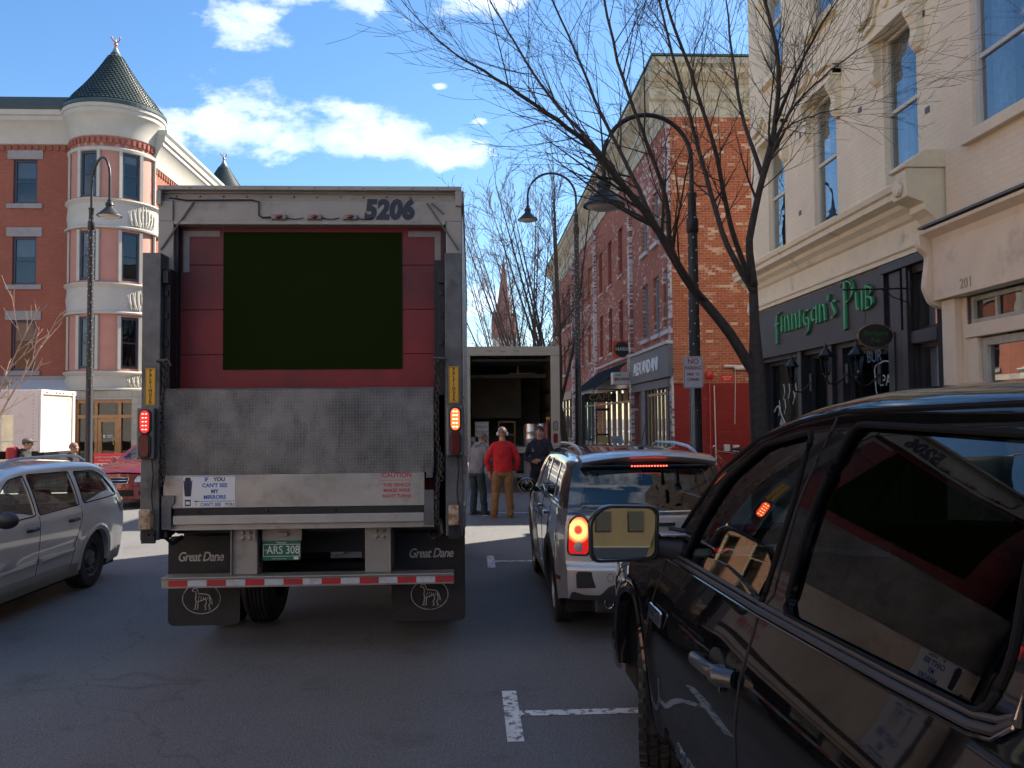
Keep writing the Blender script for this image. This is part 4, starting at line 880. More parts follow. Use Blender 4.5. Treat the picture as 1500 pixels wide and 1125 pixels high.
one('sticker_rule', MATS['sticker_red'], sl, lambda b: wp.box(b, -.72, -.47, 1.422, 1.425, .0135, .0142))
def chain(b, x, y, z0, z1, sway=0):
    z = z0; k = 0
    while z > z1:
        c = Vector((x+.012*sin(z*9)+random.uniform(-.003, .003), y, z)); pts = []
        for q in range(8):
            a = 2*pi*q/8; d = (cos(a)*.014, sin(a)*.026)
            pts.append(c+(Vector((d[0], 0, d[1])) if k % 2 else Vector((d[0]*.35, d[0], d[1]))))
        b.tube(pts, .0048, 4, closed=True); z -= .036; k += 1
chm = mat('steel_chain', (.09, .085, .08), .5, .7)
one('lift_chain', chm, T, lambda b: (chain(b, -2.405, 6.79, 2.36, 1.42), chain(b, -2.43, 6.78, 1.62, 1.40), chain(b, -2.385, 6.79, 2.34, 2.2), b.tube([(-2.46, 6.8, 2.38), (-2.37, 6.8, 2.385)], .014, 6), b.tube([(-2.37, 6.8, 2.385), (-2.35, 6.8, 2.34)], .01, 6)))
one('lift_chain', chm, T, lambda b: (chain(b, -.265, 6.79, 2.36, 1.08), chain(b, -.29, 6.78, 2.34, 2.24), chain(b, -.245, 6.78, 1.62, 1.42), b.tube([(-.30, 6.8, 2.39), (-.2, 6.8, 2.385)], .014, 6)))
one('dark_gap_panel', blk2, T, lambda b: b.box(-.295, -.2, 6.93, 6.98, 1.1, 3.2))  # black panel added to keep the gap beside the platform dark
one('lift_arm', blk2, T, lambda b: ([b.box(x, x+.05, 6.88, 7.0, .98, 2.1) for x in (-2.45, -.265)], [b.tube([(x, 6.9, 1.12), (x+.02, 6.85, 1.0), (x+.06*s, 6.9, .94), (x+.1*s, 7.0, .98)], .02, 6) for x, s in ((-2.42, 1), (-.25, -1))]))
# under the deck
for x0 in (-1.93, -.865):
    lg = one('bumper_leg', alu, T, lambda b: (w.box(b, x0+.0, x0+.205, .672, 1.05, -.08, .0), w.box(b, x0+(.0 if x0 < -1 else .2), x0+(.01 if x0 < -1 else .21), .672, 1.05, -.3, .03)), bevel=.004)
    one('bolt_plate', alu, lg, lambda b: (w.box(b, x0+.055, x0+.195, .935, 1.035, .001, .012), [b.lathe(w.P(x0+.095+i*.055, .962+k*.045, .012), w.N, [(0, .016), (.012, .015), (.016, .004)], 8) for i in (0, 1) for k in (0, 1)]), bevel=.002)
bp = one('rear_bumper', alu, T, lambda b: (w.box(b, -2.46, -.148, .582, .655, -.06, .06), w.box(b, -2.46, -.148, .656, .67, -.1, .075)), bevel=.004)
tr_, tw_ = mat('tape_red', (.42, .02, .03), .35, dirt=(.2, .05, .05), ds=12), mat('tape_white', (.42, .46, .50), .35, dirt=(.25, .25, .24), ds=9, dk=(.5, .7))
one('bumper_tape', [tr_, tw_], bp, lambda b: [(setattr(b, 'mi', k % 2), w.box(b, -2.405+k*.1505, -2.2565+k*.1505, .598, .645, .061, .063)) for k in range(15)])
cr = one('plate_bracket', alu, T, lambda b: (w.box(b, -1.70, -1.38, .93, 1.06, -.06, -.05), w.box(b, -1.56, -1.49, .97, 1.0, -.05, -.02)), bevel=.003)
pg = mat('plate_green', (.01, .13, .075), .4)
lp = one('licence_plate', pg, T, lambda b: w.shape(b, rrect(-1.695, -1.39, .775, .932, .012), -.05, -.046))
pw = mat('plate_white', (.60, .62, .58), .4)
LP = lambda s, u, v, z, **k: text('plate_writing', s, z, frame(w.P(u, v, -.0455), (1, 0, 0), (0, 0, 1)), pw, lp, ext=.0006, **k)
LP('ARS 308', -1.53, .855, .092, sx=.82, off=.0005); LP('Vermont', -1.545, .917, .022, off=.0004); LP('Green Mountain State', -1.56, .788, .013); LP('TRK', -1.672, .855, .02)
one('plate_border', pw, lp, lambda b: [w.box(b, *q, -.0458, -.045) for q in ((-1.69, -1.395, .900, .904), (-1.69, -1.395, .805, .809), (-1.69, -1.686, .809, .9), (-1.399, -1.395, .809, .9), (-1.445, -1.408, .78, .802))])
flapw = mat('flap_white', (.42, .42, .41), .6, dirt=(.1, .1, .1), ds=20, dk=(.55, .7))
for x0, x1, cx in ((-2.525, -1.935, -2.25), (-.665, -.06, -.36)):
    wf = RW(7.28)
    fl_ = one('mud_flap', blk, T, lambda b: wf.shape(b, rrect(x0, x1, .21, .95, .05), -.012, 0))
    text('flap_lettering', 'Great Dane', .108, frame(wf.P(cx+.01 if cx > -1 else -2.262, .775, .001), (1, 0, 0), (0, 0, 1)), flapw, fl_, ext=.001, off=.0016, shear=.28, space=.90, sx=.80)
    def dog(b):
        cy = .432
        b.tube([wf.P(u, v, .002) for u, v in ell(cx, cy, .155, .125, 28)], .0035, 4, closed=True)
        S = lambda p, r=.005: b.tube([wf.P(cx+a*.85, cy+c*.85, .003) for a, c in p], r, 4)
        S([(-.09, .075), (-.075, .10), (-.05, .10), (-.04, .085), (-.03, .05), (.05, .04), (.075, .03), (.10, -.02), (.105, -.06)]); S([(-.09, .075), (-.06, .07), (-.05, .04), (-.055, .0), (-.05, -.03), (-.06, -.10), (-.075, -.105)])
        S([(-.03, -.03), (-.035, -.10), (-.05, -.105)]); S([(-.05, -.03), (.0, -.02), (.04, .0)]); S([(.04, .0), (.05, -.04), (.035, -.07), (.045, -.105), (.03, -.11)]); S([(.075, .02), (.085, -.04), (.07, -.07), (.085, -.105), (.07, -.11)])
        for q in range(5): S([(-.02+q*.02, .03-.004*q), (-.03+q*.022, -.01)], .003)
    one('flap_emblem', flapw, fl_, dog)
one('flap_hanger', blk2, T, lambda b: (w.box(b, -2.44, -.06, .975, 1.0, -.36, -.24), b.box(-2.44, -1.85, 7.4, 7.45, .9, 1.1), b.box(-.65, -.06, 7.4, 7.45, .9, 1.1)))
def wheel_big(x0, x1):
    b = MB(); R_, wd_ = .5, x1-x0; n = 5; pr = [(0, .28), (0, .44), (.03, .485)]
    for k in range(n): a = .045+(wd_-.09)*k/n; e = .045+(wd_-.09)*(k+1)/n; pr += [(a, R_), (e-.014, R_), (e-.012, R_-.014), (e-.002, R_-.014)]
    pr += [(wd_-.03, .485), (wd_, .44), (wd_, .28)]
    b.lathe((x0, 8.35, .5), (1, 0, 0), pr, 40); o = b.build('wheel', mat('tyre', (.016, .016, .017), .8, bump=.25, bs=40, dirt=(.05, .047, .043), ds=5, dk=(.45, .75)), T, smooth=True, sharp=30)
    one('rim', alu, o, lambda b: b.lathe((x0+.02, 8.35, .5), (1, 0, 0), [(0, .27), (.02, .26), (.12, .24), (.14, .1), (.08, .08), (.08, .0)], 24), smooth=True)
for a in ((-2.42, -2.15), (-2.10, -1.83), (-.74, -.47), (-.41, -.14)): wheel_big(*a)
one('axle', blk2, T, lambda b: (b.tube([(-2.4, 8.35, .5), (-.15, 8.35, .5)], .08, 10), b.box(-1.75, -1.6, 7.45, 13.9, .72, 1.0), b.box(-.95, -.8, 7.45, 13.9, .72, 1.0), b.box(-1.6, -.95, 7.6, 7.7, .75, .98), b.box(-2.2, -1.5, 9.2, 9.25, .4, 1.0)))
one('landing_leg', alu, T, lambda b: [(b.box(x, x+.12, 12.4, 12.52, .05, 1.0), b.box(x-.06, x+.18, 12.34, 12.58, 0, .05)) for x in (-2.0, -.75)])
one('side_reflector', tr_, T, lambda b: b.box(-.05, -.045, 7.2, 7.35, 1.45, 1.6))
# ================================================================ OPEN BOX TRUCK
T = thing('box_truck', 'white box truck parked with its back open, kegs and crates inside', 'truck', (1.1, 25, 0)); w = RW(22)
wht = mat('off_white_paint', (.27, .255, .215), .5, var=.08, vs=2, dirt=(.3, .28, .24), ds=3, dk=(.55, .78)); ply = mat('plywood_lining', (.17, .12, .065), .7, var=.2, vs=2.5)
one('side_panel', wht, T, lambda b: (b.box(-.14, -.10, 22, 27.5, 1.0, 3.78), b.box(2.25, 2.29, 22, 27.5, 1.0, 3.78))); one('roof', wht, T, lambda b: b.box(-.099, 2.249, 22, 27.5, 3.74, 3.78)); one('bulkhead', ply, T, lambda b: b.box(-.1, 2.25, 27.3, 27.4, 1.1, 3.7))
one('inner_lining', ply, T, lambda b: (b.box(2.20, 2.249, 22.2, 27.2, 1.2, 3.6), b.box(-.099, -.06, 22.2, 27.2, 1.2, 3.6), b.box(.0, 1.5, 25.6, 25.65, 1.93, 3.2)))
one('lashing_rail', blk2, T, lambda b: [b.box(2.17, 2.199, 22.3, 27.2, z, z+.13) for z in (1.62, 2.1, 2.6)]); one('ceiling_beam', alu, T, lambda b: (b.box(-.09, 2.2, 25.2, 25.3, 3.12, 3.22), b.box(1.3, 1.34, 24, 24.05, 3.2, 3.7), b.box(1.1, 1.8, 24, 24.06, 3.17, 3.2)))
one('rear_frame', wht, T, lambda b: (w.box(b, -.14, 2.29, 3.54, 3.78, -.1, .04), w.box(b, 2.06, 2.29, 1.18, 3.539, -.1, .03), w.box(b, -.14, -.02, 1.18, 3.539, -.1, .03), [w.box(b, x, x+.14, 3.66, 3.69, .041, .06) for x in (.4, .75, 1.1, 1.8)]), bevel=.01)
one('roller_door', dark_int, T, lambda b: b.box(-.02, 2.06, 22.1, 24.0, 3.40, 3.46)); one('deck', alu, T, lambda b: (w.box(b, -.14, 2.3, 1.03, 1.17, -5.4, .12)), bevel=.01)
one('step_frame', galv, T, lambda b: (w.box(b, -.1, 2.2, .40, .50, -.1, .1), w.box(b, 1.35, 1.58, .5, 1.03, -.1, .1), w.box(b, 2.02, 2.25, .45, 1.03, -.1, .1), w.box(b, .0, .2, .5, 1.03, -.1, .1)), bevel=.01)
for z, c_ in ((1.72, lampg), (1.40, redl)): one('tail_lamp', [blk, c_], T, lambda b: (w.shape(b, stad(2.17, z, .12, .26), .031, .04), setattr(b, 'mi', 1), w.shape(b, stad(2.17, z, .09, .22), .041, .05)))
one('wheel', MATS['tyre'], T, lambda b: [b.lathe((x, 25.5, .42), (1, 0, 0), [(0, .2), (0, .38), (.05, .42), (.2, .42), (.25, .38), (.25, .2)], 24) for x in (-.05, 1.35, 1.95)]); one('cab', wht, T, lambda b: (b.box(.05, 2.1, 27.6, 29.6, .5, 2.5)), bevel=.15); one('chassis', blk2, T, lambda b: b.box(.4, 1.8, 22.3, 29, .55, 1.0)); one('windscreen', glass('dark_car_glass', (.1, .12, .12), 1.5), T, lambda b: b.box(.2, 1.95, 29.601, 29.61, 1.5, 2.3))
steel = mat('keg_steel', (.6, .6, .58), .3, .9, var=.1, vs=4)
keg = thing('beer_keg', 'shiny steel keg standing left of two inside the open truck', 'keg', (1.58, 22.6, 1.17), group='kegs in the truck', world=False)
one('barrel', steel, keg, lambda b: b.lathe((0, 0, 0), (0, 0, 1), [(0, .17), (.03, .19), (.08, .19), (.1, .2), (.2, .2), (.22, .207), (.24, .2), (.38, .2), (.40, .207), (.42, .2), (.5, .2), (.53, .19), (.6, .19), (.6, .175), (.54, .17), (.54, .02), (.57, .02)], 20), smooth=True, sharp=50)
dup(keg, (1.86, 22.75, 1.17), 0, 'steel keg with a blue band, between the other keg and the dark red cylinders', 'kegs in the truck')
ob = one('keg_band', mat('keg_blue', (.05, .2, .5), .5), None, lambda b: b.lathe((1.86, 22.75, 1.4), (0, 0, 1), [(0, .203), (.08, .203)], 16)); ob.parent = bpy.data.objects['beer_keg.001']; ob.location = -ob.parent.location
ORG = Vector((0, 0, 0))
dred = mat('dark_red_cylinder', (.12, .02, .02), .4)
g0 = thing('gas_cylinder', 'dark red gas cylinder strapped by the truck side wall', 'cylinder', (2.0, 22.5, 1.17), group='gas cylinders in the truck', world=False)
one('tank', dred, g0, lambda b: b.lathe((0, 0, 0), (0, 0, 1), [(0, .0), (0, .1), (.55, .1), (.62, .07), (.66, .03), (.7, .03), (.7, 0)], 16), smooth=True, sharp=50); one('valve', MATS['brass'], g0, lambda b: b.lathe((0, 0, .7), (0, 0, 1), [(0, .02), (.05, .02), (.05, .035), (.07, .035), (.07, 0)], 10))
dup(g0, (2.08, 22.75, 1.17), 0, 'dark red gas cylinder standing behind another against the lining', 'gas cylinders in the truck')
crm = [mat('white_crate', (.42, .42, .40), .6), mat('grey_crate', (.16, .16, .17), .6)]
for k in range(7):
    z = 1.17+.135*(k % 5 if k < 5 else k-5); x = .28 if k < 5 else .0; y = 23.0
    cz = MB(); cz.box(x-.18, x+.18, y-.13, y+.13, z, z+.10); cz.box(x-.19, x+.19, y-.14, y+.14, z+.10, z+.125)
    nmz = ['lowest', 'second from the bottom', 'middle', 'fourth from the bottom', 'top'][k] if k < 5 else ['lower', 'upper'][k-5]
    ORG = Vector((x, y, z)); o = cz.build('carton', crm[k % 2 if k > 4 else 0], None, bevel=.004); o.location = ORG
    tag(o, ('white carton, %s in the tall stack inside the truck' if k < 5 else 'small carton, %s of the short stack by the truck left wall') % nmz, 'carton', 'cartons stacked in the truck')
ORG = Vector((0, 0, 0))
o = one('hand_truck', mat('orange_brown_frame', (.28, .12, .05), .5), None, lambda b: (b.box(.75, .79, 24, 24.04, 1.17, 1.85), b.box(1.2, 1.24, 24, 24.04, 1.17, 1.85), b.box(.79, 1.2, 24, 24.04, 1.8, 1.85), b.box(.79, 1.2, 24, 24.04, 1.45, 1.49), b.box(.79, 1.2, 23.8, 24.0, 1.17, 1.19))); tag(o, 'brown frame trolley standing in the middle of the open truck', 'trolley')
# ================================================================ WHITE TRUCK ON THE LEFT
T = thing('box_truck', 'white box truck standing sideways in front of the turret building', 'truck', (-18, 31.2, 0)); wx = Wall((-14.75, 0, 0), (0, 1, 0))
wt2 = mat('white_truck_paint', (.60, .585, .56), .45, var=.04, vs=1.5, dirt=(.45, .41, .4), ds=2, dk=(.55, .8)); crm2 = mat('cream_roll_door', (.68, .60, .42), .6, var=.08, vs=2, dirt=(.5, .42, .26), ds=1.8, dk=(.5, .75))
one('cargo_box', wt2, T, lambda b: b.box(-21.5, -14.751, 29.9, 32.4, .95, 3.05), bevel=.03); one('rear_frame', wt2, T, lambda b: (wx.box(b, 29.9, 30.05, .9, 3.05, 0, .07), wx.box(b, 32.25, 32.42, .9, 3.05, 0, .07), wx.box(b, 29.88, 32.44, 2.9, 3.06, 0, .09), wx.box(b, 30.05, 32.25, .9, 1.0, 0, .1)), bevel=.01)
d_ = one('roll_up_door', crm2, T, lambda b: [wx.box(b, 30.06, 32.24, 1.0+k*.475, 1.47+k*.475, .001, .02) for k in range(4)])
text('door_number', '6400', .2, frame(wx.P(31.9, 2.72, .022), (0, 1, 0), (0, 0, 1)), mat('faint_grey_ink', (.35, .32, .25), .6), d_, ext=.002)
one('marker_lamp', redl, T, lambda b: [wx.box(b, y, y+.08, 2.95, 2.99, .091, .11) for y in (30.2, 30.9, 31.15, 31.4, 32.1)]); one('rivet_line', lampg, T, lambda b: [b.box(-14.95-k*.0, -14.93, 29.895, 29.90, 1.0+k*.12, 1.03+k*.12) for k in range(17)])
one('wheel', MATS['tyre'], T, lambda b: [b.lathe((x, y, .42), (0, 1, 0), [(0, .2), (0, .38), (.05, .42), (.2, .42), (.25, .38), (.25, .2)], 20) for x in (-16.5, -22.5) for y in (29.95, 32.1)]); one('cab', wt2, T, lambda b: b.box(-23.4, -21.6, 30.1, 32.2, .5, 2.4), bevel=.2); one('chassis', blk2, T, lambda b: b.box(-22.5, -14.9, 30.6, 31.7, .5, .94))
# ================================================================ STREET LAMPS
lb_ = mat('black_lamp_paint', (.008, .008, .010), .5); cream_in = mat('lamp_reflector', (.45, .42, .36), .5); frost = mat('lamp_lens', (.35, .34, .30), .3)
def lamp(label, x, y, H, dx, dy, span=1.22, arch=.95, lights=True, base=.14, drop=.16):
    T = thing('street_lamp', label, 'street lamp', (x, y, base), world=False, group='black gooseneck street lamps')
    d = Vector((dx, dy, 0)).normalized(); zc = H-arch-base
    one('post', lb_, T, lambda b: (b.lathe((0, 0, 0), (0, 0, 1), [(0, .19), (.12, .19), (.14, .15), (.5, .13), (.6, .09), (zc-.5, .068), (zc-.48, .085), (zc-.3, .085), (zc-.28, .062), (zc, .058), (zc+.02, .07), (zc+.06, .07), (zc+.08, .04)], 16)), smooth=True, sharp=40)
    r = span/2; pts = [Vector((0, 0, zc+.05)), Vector((0, 0, zc+arch-r-.1))]
    for k in range(17): a = pi*k/16; pts.append(d*(r-r*cos(a))+Vector((0, 0, zc+arch-r+r*sin(a))))
    pts += [d*span+Vector((0, 0, zc+arch-r-.14-drop))]
    one('gooseneck', lb_, T, lambda b: b.tube(pts, .032, 10), smooth=True)
    e = pts[-1]; hd_ = one('lamp_head', lb_, T, lambda b: b.lathe(e, (0, 0, 1), [(.04, .03), (.03, .055), (-.02, .055), (-.04, .085), (-.10, .10), (-.12, .085), (-.16, .09), (-.22, .15), (-.28, .21), (-.33, .26), (-.345, .285), (-.37, .29), (-.372, .27), (-.33, .24), (-.28, .19)], 28), smooth=True, sharp=35)
    one('lens', frost, hd_, lambda b: b.lathe(e, (0, 0, 1), [(-.355, .262), (-.40, .20), (-.425, .1), (-.43, 0)], 24), smooth=True); one('reflector', cream_in, hd_, lambda b: b.lathe(e, (0, 0, 1), [(-.2, .0), (-.2, .1), (-.34, .25)], 20))
    if lights:
        one('fairy_lights', mat('fairy_light', (.7, .7, .65), .3), T, lambda b: [b.ico((.075*cos(k*2.4), .075*sin(k*2.4), .6+k*.035), .010, 1) for k in range(int((zc-.7)/.035))])
        one('lamp_bracket', lb_, T, lambda b: b.box(-.03, .03, -.1, -.07, zc*.4, zc*.4+.3))
    return T
lamp('black gooseneck street lamp nearest the camera, its post beside the no parking sign', 3.02+.06, 11.6, 6.1, -1, -.05, span=1.24, arch=1.15)
lamp('tall black gooseneck street lamp behind the open truck, beside a street tree', 3.05, 24.2, 8.95, -1, -.05, span=1.4, arch=1.25)
lamp('tall black gooseneck street lamp in front of the turret building', -9.62, 22, 8.5, .66, -.75, span=1.3, arch=1.2, drop=.42)
# ================================================================ VEHICLES
tyre_m = MATS['tyre']
def paint(name, col, metal=0.0, rough=.35, dirt=None, dz=0):
    if name in MATS: return MATS[name]
    m = bpy.data.materials.new(name); m.use_nodes = True; t = NT(m.node_tree); oc = t.n('ShaderNodeTexCoord').outputs['Object']
    c = (*col, 1)
    if dirt:
        s_ = t.n('ShaderNodeSeparateXYZ', None, Vector=oc)
        f = t.m('MULTIPLY', t.ramp(s_.outputs[2], [(.25, 1.0), (.95, .05)]), t.ramp(t.noise(oc, 3.0, 6, .65), [(.3, .35), (.75, 1.0)]))
        c = t.mix(t.m('MULTIPLY', f, dz), c, dirt)
    b = t.n('ShaderNodeBsdfPrincipled', None, Base_Color=c, Metallic=metal, Roughness=rough, Coat_Weight=1.0)
    if metal: b.inputs['Base Color'].default_value = (*col, 1)
    b.inputs['Coat Roughness'].default_value = .03
    if max(col) < .05: b.inputs['Specular IOR Level'].default_value = .0
    if dirt: t.set(b, 'Coat Weight', t.m('SUBTRACT', 1.0, t.m('MULTIPLY', f, .55)))
    t.set(b, 'Coat Normal', t.n('ShaderNodeBump', None, Strength=.04, Distance=.01, Height=t.noise(oc, 2.2, 2)))
    t.n('ShaderNodeOutputMaterial', None, Surface=b); MATS[name] = m; return m
chrome = mat('chrome', (.62, .62, .63), .12, 1.0); blkpl = mat('black_plastic', (.02, .02, .022), .5, var=.2, vs=8); gasket = mat('window_rubber', (.008, .008, .009), .85, ior=1.2)
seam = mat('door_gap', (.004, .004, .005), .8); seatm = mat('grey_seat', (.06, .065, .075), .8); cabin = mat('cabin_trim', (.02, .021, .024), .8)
priv = glass('privacy_glass', (.035, .04, .045), 1.62, boost=1.25); tint = glass('tinted_car_glass', (.22, .29, .28), 1.6, boost=1.15); clearg = glass('clear_car_glass', (.68, .76, .74), 1.5, boost=1.1)
headg = mat('headlamp_lens', (.55, .56, .56), .12, .3, coat=1); ambr = mat('amber_lens', (.6, .16, .02), .3, coat=.5)
class Car:
    """local axes: x across, y forwards, z up. zt(y) roof line, wz(z) half width, plan(y) taper, z0(y) sill, yr(z)/yf(z) end lines"""
    def __init__(s, zt, wz, plan, z0, yr, yf, rr=.12, crown=.04, bow_r=.1, bow_f=.12, rtab=None, feat=None, rx=1.15):
        s.zt, s.wz, s.plan, s.z0, s.yr, s.yf, s.rr, s.cr, s.br, s.bf, s.feat = zt, wz, plan, z0, yr, yf, rr, crown, bow_r, bow_f, feat
        s.rt = rtab; s.rx = rx
        s.YR, s.YF = min(yr(z/50) for z in range(10, 90)), max(yf(z/50) for z in range(10, 90)); s.W = max(wz(z/50) for z in range(10, 90))
    def r(s, y): return s.rt(y) if s.rt else s.rr
    def w(s, y, z):
        x = s.wz(z)*s.plan(y)
        return x+(s.feat(y, z) if s.feat else 0)
    def warp(s, x, y, z):
        k = 1-(x/s.W)**2
        if y < -.4: y -= s.br*k*min(1, (-.4-y)/(-.4-s.YR))**2
        elif y > .4: y += s.bf*k*min(1, (y-.4)/(s.YF-.4))**2
        return Vector((x, y, z))
    def S(s, y, v):
        r = s.r(y); zc = s.zt(y)-r; xs = s.w(y, zc)
        if v <= 1: z = s.z0(y)+(zc-s.z0(y))*v; x = s.w(y, z)
        elif v <= 1.3: a = (v-1)/.3*pi/2; x = xs-r*s.rx*(1-cos(a)); z = zc+r*sin(a)
        else: q = (v-1.3)/.9; xe = xs-r*s.rx; x = xe*(1-q); z = s.zt(y)+s.cr*(1-(1-q)**2)
        return s.warp(x, y, z)
    def yz(s, y, z):
        r = s.r(y); zc = s.zt(y)-r
        if z <= zc: return (y, (z-s.z0(y))/(zc-s.z0(y)))
        return (y, 1+math.asin(min(1, (z-zc)/r))/(pi/2)*.3)
    def yx(s, y, x):
        r = s.r(y); xe = s.w(y, s.zt(y)-r)-r*s.rx
        return (y, 1.3+.9*(1-x/xe))
    def outl(s, arches, n=14, ztop_r=None, ztop_f=None):
        """outline of one half of the shell in (y, v)"""
        o = []
        zs = s.z0(0)
        def lim(f):    # the end line meets the roof line
            z = s.z0(0)
            while z < s.zt(f(z))-.001 and z < 3: z += .01
            return z
        zr, zf = lim(s.yr), lim(s.yf)
        o.append((s.yr(s.z0(s.yr(.4))), 0))
        for (yc, zc, ra) in sorted(arches):
            z00 = s.z0(yc); a0 = math.asin(max(-1, (z00-zc)/ra))
            for k in range(n+1): a = pi-a0+(2*a0-pi)*k/n; y = yc+ra*cos(a); z = max(z00, zc+ra*sin(a)); o.append(s.yz(y, z))
        o.append((s.yf(s.z0(s.yf(.4))), 0))
        for k in range(1, 9): z = s.z0(s.yf(.4))+(zf-s.z0(s.yf(.4)))*k/8; y = s.yf(z); o.append((y, min(1.29, s.yz(y, z)[1])))
        yF, yR = s.yf(zf), s.yr(zr)
        for v in (1.1, 1.2, 1.3, 2.2):
            if v > o[-1][1]+.02: o.append((yF, v))
        for v in (2.2, 1.3, 1.2, 1.1): o.append((yR, v))
        for k in range(8, 0, -1):
            z = s.z0(s.yr(.4))+(zr-s.z0(s.yr(.4)))*k/8; y = s.yr(z); q = s.yz(y, z)
            if q[1] < o[-1][1]-.02: o.append(q)
        return o
    def ends(s, d):
        """rear (d=-1) or front (d=1) face F(u, z) with u in -1..1"""
        ye = s.yr if d < 0 else s.yf
        def F(u, z):
            y = ye(z); r = s.r(y); zt = s.zt(y); zc = zt-r; x = s.w(y, min(z, zc))
            if z > zc: q = min(1, (z-zc)/r); x -= r*s.rx*(1-sqrt(max(0, 1-q*q))); z = z+s.cr*(1-u*u)*q
            return s.warp(u*x*(-d), y, z)
        return F
    def lineS(s, pts, rad, name, m, par, sides=(1, -1), off=.0, flat=None, closed=False, n=6, yz=True):
        b = MB()
        for sd_ in sides:
            P = []
            for (y, z) in pts:
                u, v = s.yz(y, z) if yz else (y, z); e = .003
                p = s.S(u, v); nn = (s.S(u+e, v)-s.S(u-e, v)).cross(s.S(u, v+e)-s.S(u, v-e)).normalized(); p = p+nn*off
                P.append(Vector((p.x*sd_, p.y, p.z)))
            b.tube(P, rad, n, closed=closed, flat=flat)
        return b.build(name, m, par, smooth=True)
def dens(p, st=.06, closed=False):
    o = resamp(p, st)
    if closed: return o
    L = Vector(p[-1]); out = []
    for i in range(len(p)-1):
        a, c = Vector(p[i]), Vector(p[i+1]); k = max(1, int((c-a).length/st))
        out += [tuple(a.lerp(c, q/k)) for q in range(k)]
    return out+[tuple(L)]
def wheel(par, x, y, r, wd, side, style='alloy', rimr=None, rm=None, name='wheel'):
    rimr = rimr or r*.62; hub = Vector((x, y, r)); b = MB()
    pr = [(-wd, rimr), (-wd, r*.93), (-wd*.93, r*.985)]
    for k in range(4): a = -wd*.9+wd*.8*k/4; e = -wd*.9+wd*.8*(k+1)/4; pr += [(a+.004, r), (e-.008, r), (e-.007, r-.009), (e, r-.009)]
    pr += [(-wd*.07, r*.985), (0, r*.93), (.004, r*.8), (-.004, rimr*1.03), (-.02, rimr)]
    b.lathe(hub, (side, 0, 0), pr, 44)
    o = b.build(name, tyre_m, par, smooth=True, sharp=30)
    rm = rm or mat('alloy_rim', (.35, .35, .36), .35, .8)
    def rim(q):
        q.lathe(hub, (side, 0, 0), [(-.02, rimr), (-.005, rimr*.99), (-.012, rimr*.93), (-.06, rimr*.9), (-wd*.7, rimr*.85), (-wd*.7, .05)], 32)
        n = 5 if style == 'alloy' else 10
        if style == 'alloy':
            for k in range(n):
                a = 2*pi*k/n; dr = Vector((0, cos(a), sin(a))); tn = Vector((0, -sin(a), cos(a))); sv = Vector((side, 0, 0))
                pts = [hub+dr*.05+sv*-.02, hub+dr*rimr*.93+sv*-.025]
                for e, f in ((-1, .05), (1, .05)): pass
                vs = [q.v(hub+dr*a_+tn*t_+sv*s_) for a_, wdt in ((.04, .055), (rimr*.93, .035)) for t_ in (-wdt, wdt) for s_ in (-.055, -.018)]
                for fc in ((0, 1, 3, 2), (4, 6, 7, 5), (0, 4, 5, 1), (2, 3, 7, 6), (1, 5, 7, 3), (0, 2, 6, 4)): q.f([vs[i] for i in fc])
            q.lathe(hub, (side, 0, 0), [(-.05, .09), (-.015, .075), (-.01, .03), (-.01, 0)], 20)
        else:
            q.lathe(hub, (side, 0, 0), [(-.055, rimr*.9), (-.03, rimr*.75), (-.05, rimr*.55), (-.02, rimr*.45), (-.01, .06), (-.02, 0)], 30)
            q.mi = 1
            for k in range(n): a = 2*pi*k/n; c = hub+Vector((side*-.036, cos(a)*rimr*.72, sin(a)*rimr*.72)); q.ico(c, .022, 1, (.6, 1, 1))
    one('rim', [rm, seam], o, rim, smooth=True, sharp=35); return o
def arch_ring(par, car, yc, zc, ra, rb, m, x_out=.02, name='arch_trim', a0=-8, a1=188, sides=(1, -1)):
    def fn(b):
        for sd_ in sides:
            rows = []
            for k in range(25):
                a = R(a0+(a1-a0)*k/24); row = []
                for rr_, off in ((ra-.02, -.05), (ra-.015, x_out), ((ra+rb)/2, x_out+.006), (rb, .002)):
                    y, z = yc+rr_*cos(a), zc+rr_*sin(a); p = car.warp(car.w(y, max(z, .2)), y, z); row.append(b.v(((p.x+off)*sd_, p.y, p.z)))
                rows.append(row)
            for i in range(24):
                for j in range(3): b.f([rows[i][j], rows[i+1][j], rows[i+1][j+1], rows[i][j+1]])
    return one(name, m, par, fn, smooth=True)
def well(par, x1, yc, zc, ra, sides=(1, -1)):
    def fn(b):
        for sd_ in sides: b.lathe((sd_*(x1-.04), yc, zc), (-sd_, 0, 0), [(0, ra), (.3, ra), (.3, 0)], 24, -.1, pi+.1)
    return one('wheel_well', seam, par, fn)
def seat(b, x, y, z, w_=.24, h=.62, lean=-.1):
    b.box(x-w_, x+w_, y-.05, y+.45, z, z+.14)
    for k in range(6): q = k/5; ww = w_*(1-.25*q*q); b.box(x-ww, x+ww, y-.12+lean*q, y+.0+lean*q, z+.1+h*q*.9, z+.1+h*(q+.2)*.9)
    b.box(x-.12, x+.12, y-.1+lean*1.2, y-.0+lean*1.2, z+h+.02, z+h+.2)

